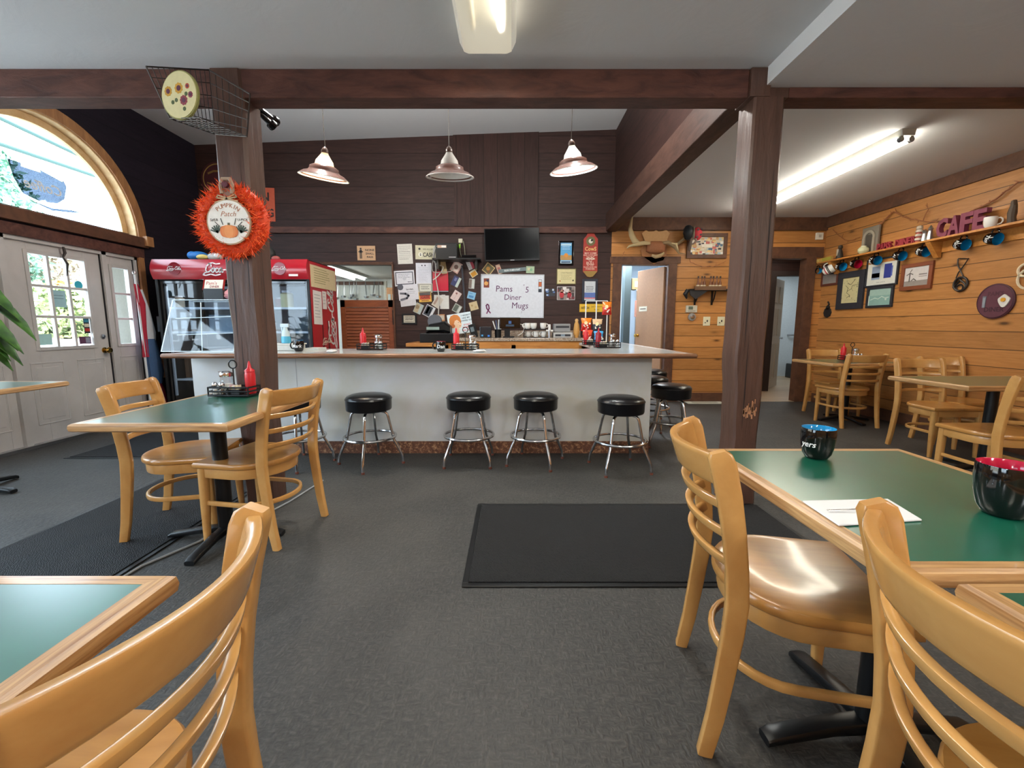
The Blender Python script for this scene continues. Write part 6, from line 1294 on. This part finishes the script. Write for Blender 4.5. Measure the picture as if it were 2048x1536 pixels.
q = MB(); z = .02; q.text("PAM'S", 0, h_*.22, h_*.17, '#4a2230', z, bold=.03); q.text('DINER', 0, -h_*.25, h_*.19, '#3c1826', z, bold=.03)
q.prism([(x*h_, y*h_) for x, y in ((-.32, -.18), (-.25, -.18), (-.245, .05), (-.24, .17), (-.27, .1), (-.285, .17), (-.3, .1), (-.33, .17), (-.325, .05))], z, z+.008, '#8a9098')
q.build('lettering', o, smooth=False)
e = MB(); e.prism([(h_*.26+math.cos(a)*h_*(.15+.02*math.sin(3*a)), math.sin(a)*h_*(.17+.02*math.cos(4*a))) for a in [2*PI*i/24 for i in range(24)]], z, z+.01, '#e2ddd6'); e.disc(h_*.26, .01, h_*.06, z+.01, z+.02, '#e0a52f', n=16); e.build('fried_egg', o, smooth=False)
o = empty('cup_ornament', 'cream outline coffee cup ornament cut off by the right edge of the photo', 'ornament', P(2048, 545, X=XR-.01))
b = MB(); b.ring(tuple(P(2050, 540, X=XR-.02)-V(o.location)), .055, .011, '#e0cfb0', 20, 6, 'X'); b.ring(tuple(P(2058, 557, X=XR-.02)-V(o.location)), .09, .011, '#e0cfb0', 20, 6, 'X'); b.build('outline', o)
M_ = frame(P(1657, 617, X=XR), 'right')
o = empty('iron_candle_holder', 'small black iron teapot shaped hanger near the hall doorway', 'ornament', M=M_); MB().disc(0, -.06, .075, 0, .02, '#1c1b1c', n=8).build('body', o, smooth=False); MB().tube([(0, .0, .01), (-.02, .03, .01), (.02, .06, .01), (-.01, .1, .01)], .012, '#241f1c', 6).disc(0, .01, .035, 0, .02, '#1c1b1c', n=8).build('lid', o)
# ================================================================== LAMPS
def pendant(u, v, tilt, bulb, label, energy=0, col=(1, 1, 1)):
    c = P(u, v, Y=3.95); zt = 3.80+.22*(c.x+4.8)/6.4
    o = empty('pendant_lamp', label, 'pendant lamp', c, group='brown and white pendant lamps over the counter')
    R = Matrix.Rotation(math.radians(tilt), 4, 'Y') @ Matrix.Rotation(math.radians(8), 4, 'X')
    on_ = bulb is not None
    MB().lathe([(.205, -.012), (.19, .0), (.165, .018), (.13, .03), (.12, .045), (.117, .065), (.085, .082), (.082, .082), (.11, .062), (.114, .042), (.125, .024), (.16, .012), (.19, -.008)], '~#6a4a40', n=40, M=R, cap=False).build('shade', o, ang=60)
    MB().lathe([(.2, -.0135), (.187, -.004), (.16, .008), (.12, .02), (.1, .06)], '#e8e6e0', n=40, M=R, cap=False).build('shade_lining', o, ang=60)
    MB().lathe([(.205, -.012), (.207, -.017), (.2, -.018)], '#d9d4cc', n=40, M=R, cap=False).build('rim', o)
    MB().lathe([(.078, .08), (.07, .115), (.045, .15), (.028, .175), (.026, .185)], 'shade_glass' if on_ else '#a8a49c', n=28, M=R, cap=False).build('shade_neck', o, ang=60)
    MB().lathe([(.03, .18), (.03, .2), (.018, .22), (.006, .23)], '~#5a4840', n=16, M=R).build('socket_cap', o)
    top = R @ V((0, 0, .23)); MB().cyl(tuple(top), (0, 0, zt-c.z), .0028, '#6f6a62', n=6).build('cord', o)
    MB().lathe([(.001, .02), (.03, .03), (.035, .055), (.022, .09), (.014, .12)], bulb or '#dcdcd6', n=16, M=R).build('bulb', o)
    return o
pendant(648, 352, 9, 'bulb_warm', 'left pendant lamp with a warm lit bulb above the counter')
pendant(900, 351, 0, None, 'middle pendant lamp, switched off, above the counter')
pendant(1147, 338, -7, 'bulb_cool', 'right pendant lamp with a bright cool white bulb above the counter')
# wraparound ceiling fixture
def wrap(x, y0, y1, label):
    o = empty('ceiling_light', label, 'ceiling light', (x, (y0+y1)/2, ZF)); L = (y1-y0)/2
    pr = [(-.15, 0), (-.148, -.03), (-.125, -.075), (-.1, -.085), (.1, -.085), (.125, -.075), (.148, -.03), (.15, 0)]
    MB().loft([[(a*(1), yy, b_) for a, b_ in pr] for yy in (-L, L)], 'lens').build('lens', o, ang=30)
    MB().box(-.1, .1, -L+.03, L-.03, -.014, -.002, '#e4e2da').build('housing', o, smooth=False)
    MB().cyl((.075, -L+.06, -.035), (.075, L-.1, -.035), .018, 'tube').build('tube', o); MB().cyl((-.075, -L+.06, -.035), (-.075, L-.1, -.035), .018, '#cfc8b8').build('tube', o)
    return o
wrap(-.128, 1.25, 2.5, 'wraparound fluorescent light at the top centre of the front ceiling')
def strip(x, y0, y1, zc, label):
    o = empty('fluorescent_strip', label, 'ceiling light', (x, (y0+y1)/2, zc)); L = (y1-y0)/2
    MB().prism([(-.06, 0), (.06, 0), (.05, -.05), (-.05, -.05)], -L, L, '#d8d6cc', Matrix(((1, 0, 0, 0), (0, 0, 1, 0), (0, 1, 0, 0), (0, 0, 0, 1)))).build('housing', o, smooth=False)
    for s in (-1, 1):
        MB().cyl((s*.042, -L+.04, -.075), (s*.042, L-.04, -.075), .0175, 'tube').build('tube', o)
        for e_ in (-1, 1): MB().box(s*.042-.012, s*.042+.012, e_*(L-.025)-.012, e_*(L-.025)+.012, -.09, -.05, '#a8a49a').cyl((s*.042, e_*(L-.04), -.075), (s*.042, e_*(L-.015), -.075), .022, '#6c6c70').build('tube_socket', o)
strip(3.26, 3.8, 6.24, ZRB, 'two tube fluorescent strip on the ceiling of the right dining area')
# ================================================================== POST DECORATIONS
wc = P(460, 441, Y=2.7)
o = empty('wreath', 'fluffy orange wreath with a round pumpkin sign on the left post', 'wreath', M=frame((wc.x, 2.745, wc.z), 'back'))
fr = MB(); rnd = random.Random(4)
fr.ring((0, 0, 0), .165, .045, '#d84a1e', 36, 8, 'Z')
for i in range(3400):
    a = rnd.uniform(0, 2*PI); R0 = rnd.uniform(.13, .205); b0_ = rnd.uniform(0, 2*PI)
    base = V((math.cos(a)*R0, math.sin(a)*R0, rnd.uniform(-.02, .045)))
    rad = V((math.cos(a), math.sin(a), 0)); d = (rad*rnd.uniform(-.35, 1.1)*(1 if R0 > .15 else -.3)+V((rnd.uniform(-.5, .5), rnd.uniform(-.5, .5), rnd.uniform(.0, .9)))).normalized()
    L_ = rnd.uniform(.025, .062); n_ = d.cross(V((rnd.random()-.5, rnd.random()-.5, rnd.random()-.5))).normalized()*.0036
    fr.add([tuple(base-n_), tuple(base+n_), tuple(base+d*L_)], [(0, 1, 2)], rnd.choice(('#f0561c', '#ff6a2a', '#e2481a', '#ff7d3c')))
fr.build('tinsel', o, smooth=False)
s = MB(); s.disc(0, -.012, .132, .045, .058, '#b59a7c', n=44); s.disc(0, -.012, .124, .058, .0595, '#efece4', n=44); s.build('sign_board', o, smooth=False)
g = MB(); z = .0605; cy = -.012
for i, ch in enumerate('PUMPKIN'):
    a = math.radians(90+39-13*i); g.text(ch, .094*math.cos(a), cy+.094*math.sin(a), .034, '#b2704e', z, rot=a-PI/2)
g.text('Patch', 0, cy+.045, .042, '#b2704e', z, shear=.35, bold=-.01); g.text('5¢/LB', -.085, cy+.012, .02, '#5c5c58', z); g.text('U-PICK', .085, cy+.012, .02, '#5c5c58', z)
for dx, rr, c in ((-.03, .032, '#d9773c'), (.03, .032, '#d9773c'), (-.015, .036, '#e08748'), (.015, .036, '#e08748'), (0, .038, '#e89656')): g.disc(dx, cy-.055, rr, z, z+.002+rr*.05, c, n=20, sx=.72)
g.box(-.006, .006, cy-.022, cy-.005, z, z+.002, '#4a4a30')
for s_ in (-1, 1):
    for j in range(6):
        a = math.radians(20+22*j); x0 = s_*.07; q0 = (x0, cy-.06); q1 = (x0+s_*.04*math.cos(a), cy-.06+.04*math.sin(a)); g.ribbon([q0, q1], .008, z, '#3c4c40')
    g.ribbon([(s_*.035, cy-.015), (s_*.045, cy+.02)], .004, z, '#4a4a48'); g.ribbon([(s_*.06, cy-.02), (s_*.08, cy-.0)], .004, z, '#4a4a48')
g.build('lettering', o, smooth=False)
b = MB(); b.tube([(-.03, .15, .05), (-.035, .2, .05), (-.02, .235, .05), (.02, .235, .05), (.035, .2, .05), (.03, .15, .05)], .012, '#a8927c', 8); b.box(-.022, .022, .12, .215, .04, .052, '#8a6a5a'); b.disc(0, .2, .018, .05, .07, '#5a2430', n=10); b.build('hanger', o)
b = MB(); b.ribbon([(0, .125), (-.05, .14), (-.06, .125), (0, .12), (.06, .13), (.05, .145), (0, .125)], .007, .06, '#c8ae86'); b.ribbon([(0, .12), (-.07, .1)], .006, .06, '#c8ae86'); b.ribbon([(0, .12), (.065, .108)], .006, .06, '#c8ae86'); b.build('twine_bow', o, smooth=False)
# wire basket on the beam, sunflower disc, dark pipes
o = empty('wire_basket', 'dark wire grid basket hung on the beam beside the left post', 'basket', (0, 0, 0))
A_ = P(292, 133, Y=2.42); B_ = P(424, 141, Y=2.72); C_ = P(508, 190, Y=2.6)
A_, B_, C_ = V((-1.86, 2.36, 2.505)), V((-1.84, 2.75, 2.67)), V((-1.56, 2.50, 2.45))
P00, P10, P11, P01 = P(292, 133, Y=2.40), P(418, 140, Y=2.755), P(500, 188, Y=2.50), P(352, 165, Y=2.15)
dn = V((0, 0, -.24)); b = MB()
def grid(a, bb, c, d_, n, m_):
    for i in range(n+1): b.cyl(a.lerp(bb, i/n), d_.lerp(c, i/n), .0022, 'wire', n=5)
    for j in range(m_+1): b.cyl(a.lerp(d_, j/m_), bb.lerp(c, j/m_), .0022, 'wire', n=5)
Q0 = P(340, 237, Y=2.50); Q1 = P(430, 268, Y=2.755); Q2 = P(494, 273, Y=2.56); Q3 = P(400, 235, Y=2.3)
grid(P00, P10, Q1, Q0, 12, 5); grid(P10, P11, Q2, Q1, 6, 5); grid(Q0, Q1, Q2, Q3, 8, 6)
for a, bb in ((P00, P10), (P10, P11), (Q0, Q1), (Q1, Q2), (P00, Q0), (P11, Q2)): b.cyl(a, bb, .004, 'wire', n=6)
b.build('grid', o)
dc = P(359, 190, Y=2.42)
o = empty('flower_disc', 'round cream wood slice painted with sunflowers hanging from the wire basket', 'ornament', M=frame(dc, 'back') @ Matrix.Rotation(math.radians(-14), 4, 'Y') @ Matrix.Rotation(math.radians(14), 4, 'Z'))
MB().disc(0, 0, .118, -.012, .0, '#8f8f52', n=30).build('bark_edge', o, smooth=False); g = MB().disc(0, 0, .112, 0, .003, '#d8cf9c', n=40)
for x, y, r, c in ((-.06, .04, .022, '#c9962e'), (.01, .03, .024, '#c9962e'), (.02, -.035, .022, '#8a3440'), (.065, .02, .012, '#b8462c'), (.07, -.025, .014, '#8a3a50')):
    for i in range(9): a = 2*PI*i/9; g.disc(x+r*.8*math.cos(a), y+r*.8*math.sin(a), r*.35, .003, .0036, c, n=7)
    g.disc(x, y, r*.55, .0036, .0045, '#5a2440', n=12)
for x, y in ((-.05, -.02), (-.025, -.018), (.045, -.012), (.01, -.075)): g.disc(x, y, .011, .003, .0036, '#4c5a34', n=6)
g.build('painting', o, smooth=False)
o = empty('pipe_pair', 'pair of dark glossy pipes with round ends sticking out behind the left post', 'ornament', (-1.55, 2.97, 2.5))
for k_, (a, bb) in enumerate(((P(500, 208, Y=2.94), P(547, 253, Y=3.1)), (P(515, 214, Y=2.94), P(551, 243, Y=3.2)))):
    a = a-V((-1.55, 2.97, 2.5)); bb = bb-V((-1.55, 2.97, 2.5)); MB().tube([a, a.lerp(bb, .8), a.lerp(bb, .85), bb], [.014, .017, .03, .032], 'gloss_black', 14).build('pipe', o)
# ================================================================== FLAG, PLANT
fx = XL+.12
o = empty('flag', 'furled red white and blue flag on a white pole beside the doors', 'flag', (fx, 5.36, 0))
p1 = P(269, 548, X=fx)
MB().cyl((0, 0, 0), (0, p1.y-5.36, p1.z), .012, '#dfe3e6', n=10).build('pole', o); MB().lathe([(.001, p1.z-.01), (.02, p1.z), (.022, p1.z+.02), (.012, p1.z+.04), (.001, p1.z+.045)], 'steel', (0, p1.y-5.36, 0), 12).build('finial', o)
dy = p1.y-5.36
for nm, segs, m in (('red_cloth', [(1.68, .0, .03), (1.45, .045, .06), (1.1, .035, .04), (.8, .02, .05)], '#b0243a'), ('white_cloth', [(1.62, .06, .025), (1.4, .1, .05), (1.1, .13, .07), (.95, .12, .06)], '#cfd3da'), ('blue_cloth', [(1.02, .1, .08), (.85, .12, .1), (.6, .14, .11), (.45, .13, .08)], '#46648c'), ('lower_red_cloth', [(.52, .1, .06), (.35, .14, .1), (.12, .17, .11), (.04, .16, .1)], '#8f2035')):
    rings = []
    for z, y, r in segs: rings.append([(r*.35*ca*(1+.3*math.sin(3*th_)), dy*(z/p1.z)+y+r*sa*(1+.15*math.sin(5*th_)), z) for (ca, sa), th_ in zip(circ(20), [2*PI*i/20 for i in range(20)])])
    MB().loft(rings, m).build(nm, o, ang=60)
def leaf(mb, base, d, L, w, droop, m='leaf', roll=0.):
    d = V(d).normalized(); side = d.cross(V((0, 0, 1))).normalized(); n = 7; vs = []; fs = []
    for i in range(n+1):
        t = i/n; c = V(base)+d*L*t+V((0, 0, -droop*t*t*L)); ww = w*math.sin(PI*min(.98, t**.8))*(1+.1*math.sin(t*18)); q = side*ww; up_ = V((0, 0, ww*.35+roll*ww))
        vs += [tuple(c-q+up_), tuple(c), tuple(c+q+up_)]
    for i in range(n): a = i*3; fs += [(a, a+1, a+4, a+3), (a+1, a+2, a+5, a+4)]
    return mb.add(vs, fs, m)
pc = V((-3.82, 2.9, ZT+.001))
o = empty('potted_plant', 'leafy green house plant reaching in from the left edge', 'plant', pc)
MB().lathe([(.001, 0), (.09, 0), (.12, .18), (.125, .2), (.11, .2), (.1, .17), (.001, .165)], '#8a4a34', n=28, cap=False).build('pot', o)
st = MB(); lv = MB(); rnd = random.Random(12)
tips = [P(62, 640, Y=3.0)-pc, P(30, 600, Y=3.0)-pc, P(35, 690, Y=2.95)-pc, P(15, 700, Y=2.9)-pc, P(25, 660, Y=2.95)-pc, P(12, 640, Y=3.0)-pc, P(8, 590, Y=3.0)-pc, P(36, 665, Y=2.85)-pc, P(10, 680, Y=2.9)-pc]
for i, tp in enumerate(tips):
    s0 = V((tp.x-.26, tp.y-.05, tp.z+.12)); st.tube([(0, 0, .16), tuple(s0*.5+V((0, 0, .1))), tuple(s0)], [.006, .005, .004], '#4c6a34', 6)
    leaf(lv, s0, (tp-s0), (tp-s0).length*1.05, .075, .45, roll=.15)
for i in range(26):
    a = rnd.uniform(0, 2*PI); z = rnd.uniform(.2, .6); r = rnd.uniform(.03, .2); s0 = V((math.cos(a)*r-.05, math.sin(a)*r, z)); st.tube([(0, 0, .16), tuple(s0)], [.005, .004], '#4c6a34', 5); leaf(lv, s0, (math.cos(a), math.sin(a), .3), rnd.uniform(.16, .26), .05, .8)
st.build('stem', o); lv.build('leaves', o, ang=80)
# ================================================================== OUTSIDE
def gz(x, y):                                                          # the lot outside climbs away from the door
    r = max(0, min(1, (-5.5-x)/4)); q = max(0, min(1, (y-11.6)/2.2)); return -.12+1.0*r*(1-.75*q)
mb = MB(); gx = [-4.8, -5.5, -6.5, -7.5, -8.5, -9.5, -11, -13, -16.5, -20, -60]; gy = [-30, -10]+[i*1.1 for i in range(0, 22)]+[30, 60]
for x in gx:
    for y in gy: mb.v.append((x, y, gz(x, y)))
mi = mb.mi('#c9c5bf')
for i in range(len(gx)-1):
    for j in range(len(gy)-1): a = i*len(gy)+j; mb.f.append((a, a+1, a+len(gy)+1, a+len(gy))); mb.m.append(mi)
struct(mb.build('ground'))
def foliage(name, cx, cy, r, h, n, m, label, cat, seed=1, z0=-.12, leafs=.14, trunk=True, group=None, flat=1.):
    rnd = random.Random(seed); o = empty(name, label, cat, (cx, cy, z0), group=group); mb = MB()
    for i in range(n):
        a = rnd.uniform(0, 2*PI); t = rnd.random()**.7; zz = h*(.08+.92*rnd.random()); prof = math.sin(PI*min(1, (zz/h)*.85+.12))**.5
        rr = r*t*prof*rnd.uniform(.8, 1.05); c = V((rr*math.cos(a)*flat, rr*math.sin(a), zz)); d1 = V((rnd.gauss(0, 1), rnd.gauss(0, 1), rnd.gauss(0, 1))).normalized(); d2 = d1.cross(V((rnd.random(), rnd.random(), rnd.random()))).normalized(); s = leafs*rnd.uniform(.5, 1.2)
        mb.add([tuple(c-d1*s), tuple(c-d2*s*.6), tuple(c+d1*s), tuple(c+d2*s*.6)], [(0, 1, 2, 3)], m if rnd.random() < .7 or m != 'hedge' else 'hedge')
    mb.build('foliage', o, smooth=False)
    if trunk: MB().cyl((0, 0, -.05), (0, 0, h*.6), .06+.02*r, '#5a4a3c', .03, n=8).build('trunk', o)
    return o
for i, (x, y, r, h, m, lb) in enumerate(((-10.2, 8.7, .95, 1.35, 'hedge', 'rounded green shrub outside, seen through the left column of door panes'), (-10.6, 10.4, .9, 1.2, 'hedge', 'rounded green shrub outside behind the middle door panes'), (-10.3, 12.1, .8, 1.5, 'hedge_yellow', 'yellow green shrub outside behind the right column of door panes'), (-13.4, 13.2, .9, 2.2, 'golden', 'taller golden bush on the slope outside the entrance door'), (-12.6, 9.3, .8, 1.9, 'hedge', 'taller green shrub outside behind the left rounded one'), (-10.0, 6.4, 1.0, 1.4, 'hedge', 'shrub outside beyond the far left door panel'))):
    foliage('shrub', x, y, r, h, 1500, m, lb, 'shrub', i+3, group='shrubs outside the entrance', z0=gz(x, y)-.03, leafs=.1)
mb = MB(); rnd = random.Random(8)                                     # brushy bank rising beyond the shrubs
nx, ny = 10, 40
for i in range(nx+1):
    for j in range(ny+1): mb.v.append((-16.5-i*1.5, -6+j*1.2, -.3+(i/nx)**.8*6.5+rnd.uniform(-.25, .25)))
mi = mb.mi('brush')
for i in range(nx):
    for j in range(ny): a = i*(ny+1)+j; mb.f.append((a, a+1, a+ny+2, a+ny+1)); mb.m.append(mi)
struct(mb.build('bank_ground'))
foliage('brush_patch', -17.5, 15.5, 7.5, 5.2, 9000, 'brush', 'bare grey brown brush covering the bank outside', 'brush', 31, trunk=False, leafs=.16, flat=.4)['kind'] = 'stuff'
tr = foliage('tree', -16.2, 13.9, 1.35, 5.2, 4200, 'tree', 'leafy tree outside at the left of the half round window', 'tree', 41, z0=1.6, leafs=.15)
MB().cyl((0, 0, -1.4), (0, 0, 3.4), .16, '#5a4a3c', .08, n=10).build('trunk', tr)
for i, (a, bb) in enumerate((((0, 236), (125, 295)), ((0, 288), (190, 352)))):
    p0, p1_ = P(*a, X=-14), P(*bb, X=-14); d = p1_-p0; tag(MB().tube([p0-d*1.2, p0, p1_, p1_+d*1.2], .055, '#20403c', 6).build('power_line'), ('upper', 'lower')[i]+' power line crossing the sky in the half round window', 'power line')
c0 = V((-9.2, 11.0, -.12)); c0 = V((P(245, 655, X=-9.4).x, P(245, 655, X=-9.4).y, -.12))
o = empty('car', 'white car parked outside seen through the narrow side pane', 'car', (-12.4, 14.3, gz(-12.4, 14.3)), math.radians(42))
MB().loft([[(x, y, z) for y, z in ((-2.1, .35), (-2.1, .8), (-1.3, .92), (-.8, 1.35), (.9, 1.4), (1.6, .95), (2.1, .85), (2.1, .35))] for x in (-.85, .85)], '~#e6e9ee').build('body', o, ang=30)
MB().loft([[(x, y, z) for y, z in ((-.95, 1.0), (-.7, 1.3), (.8, 1.33), (1.3, 1.0))] for x in (-.87, .87)], '#1d2228').build('windows', o, smooth=False)
for x in (-.8, .8):
    for y in (-1.3, 1.35): MB().cyl((x-.1, y, .33), (x+.1, y, .33), .33, '#1a1a1c', n=20).build('wheel', o)
# ================================================================== LIGHT, WORLD, CAMERA
wd = bpy.data.worlds.new('sky'); scn.world = wd; wd.use_nodes = True
bg = wd.node_tree.nodes['Background']; bg.inputs[0].default_value = (.66, .84, 1., 1); bg.inputs[1].default_value = 7.
def portal(loc, rot, sx, sy):
    l = bpy.data.lights.new('window_portal', 'AREA'); l.shape = 'RECTANGLE'; l.size = sx; l.size_y = sy; l.cycles.is_portal = True
    o = bpy.data.objects.new('window_portal', l); COL.objects.link(o); o.location = loc; o.rotation_euler = rot
for y, z, a, b in ((AC, 2.78, 2.1, 1.1), (4.6, 1.45, 1.7, 1.05), (1.85, 1.55, 3.1, 2.1), (-1.6, 1.62, 2.0, 1.35)): portal((XL-.14, y, z), (0, -PI/2, 0), b, a)
for (a, b, c, d_) in WF: portal(((a+b)/2, YF-.11, (c+d_)/2), (PI/2, 0, 0), b-a, d_-c)
sun = bpy.data.lights.new('sun', 'SUN'); sun.energy = 9; sun.angle = .01; sun.color = (1, .93, .8)
so = bpy.data.objects.new('sun', sun); COL.objects.link(so); so.rotation_euler = V((-.55, .5, -.62)).to_track_quat('-Z', 'Y').to_euler()
def area(name, loc, rot, sx, sy, e, col):
    l = bpy.data.lights.new(name, 'AREA'); l.shape = 'RECTANGLE'; l.size = sx; l.size_y = sy; l.energy = e; l.color = col
    o = bpy.data.objects.new(name, l); COL.objects.link(o); o.location = loc; o.rotation_euler = rot; return o
def pt(name, loc, e, col, r=.05):
    l = bpy.data.lights.new(name, 'POINT'); l.energy = e; l.color = col; l.shadow_soft_size = r
    o = bpy.data.objects.new(name, l); COL.objects.link(o); o.location = loc
wrap(-.128, -2.2, -.95, 'wraparound fluorescent light on the ceiling behind the camera')  # unseen extra fixture, added to raise the room's brightness
strip(3.26, -1.6, .84, ZFR, 'two tube fluorescent strip on the ceiling of the right front area')  # added strip, out of view, for more light at the front
area('fixture_glow', (-.128, 1.87, 2.59), (0, 0, 0), .2, 1.1, 14, (1, .95, .82)); area('fixture_glow', (-.128, -1.6, 2.59), (0, 0, 0), .2, 1.1, 22, (1, .95, .82))  # glow of the ceiling fixture, then of the added one behind the camera
area('passage_light', (2.0, 8.2, 2.45), (0, 0, 0), .6, 1.4, 70, (.85, .93, 1)); area('hall_light', (4.6, 7.3, 2.38), (0, 0, 0), .5, .5, 2.5, (1, .9, .78)); area('washroom_light', (5.9, 9.1, 2.4), (0, 0, 0), .8, .8, 10, (.88, .95, 1))
pt('pendant_light', P(648, 356, Y=3.95)+V((0, 0, .05)), 14, (1, .75, .45)); pt('pendant_light', P(1147, 342, Y=3.95)+V((0, 0, .05)), 24, (.9, 1, 1))
def globe(x, y, label, e):  # unseen lamps added behind the camera to brighten the front ceiling
    o = empty('pendant_lamp', label, 'pendant lamp', (x, y, ZF-.55)); MB().lathe([(.001, -.12), (.07, -.1), (.12, 0), (.07, .1), (.02, .12)], '#f2efe6').build('globe', o); MB().cyl((0, 0, .12), (0, 0, .54), .004, 'wire', n=6).build('cord', o)
    pt('globe_light', (x, y, ZF-.72), e, (.93, .97, 1), .15)
globe(-2.6, -1.4, 'white globe lamp behind the camera on the left side', 45); globe(1.9, -1.5, 'white globe lamp behind the camera on the right side', 70)
for u, v in ((648, 352), (1147, 338)): pt('pendant_neck_glow', P(u, v, Y=3.95)+V((0, 0, .72)), 55, (1, .97, .92), .06)  # extra point lights above the lit pendants, added to brighten the high ceiling
pt('cooler_light', ((fx0+fx1)/2-.5, 5.65, 1.62), 2, (.9, .96, 1)); pt('cooler_light', ((fx0+fx1)/2+.5, 5.65, 1.62), 1.2, (.9, .96, 1))
cam = bpy.data.cameras.new('camera'); cam.sensor_width = 36; cam.lens = F/2048*36; cam.clip_start = .02; cam.clip_end = 200
co = bpy.data.objects.new('camera', cam); COL.objects.link(co); co.location = (0, 0, H); co.rotation_euler = (PI/2-PITCH, 0, 0); scn.camera = co
vs = scn.view_settings; scn.display_settings.display_device = 'sRGB'; vs.view_transform = 'Standard'; vs.look = 'None'; vs.gamma = 1; vs.use_curve_mapping = False; vs.exposure = .85
scn.cycles.max_bounces = 8; scn.cycles.transparent_max_bounces = 16; scn.cycles.use_denoising = True; scn.cycles.sample_clamp_indirect = 4
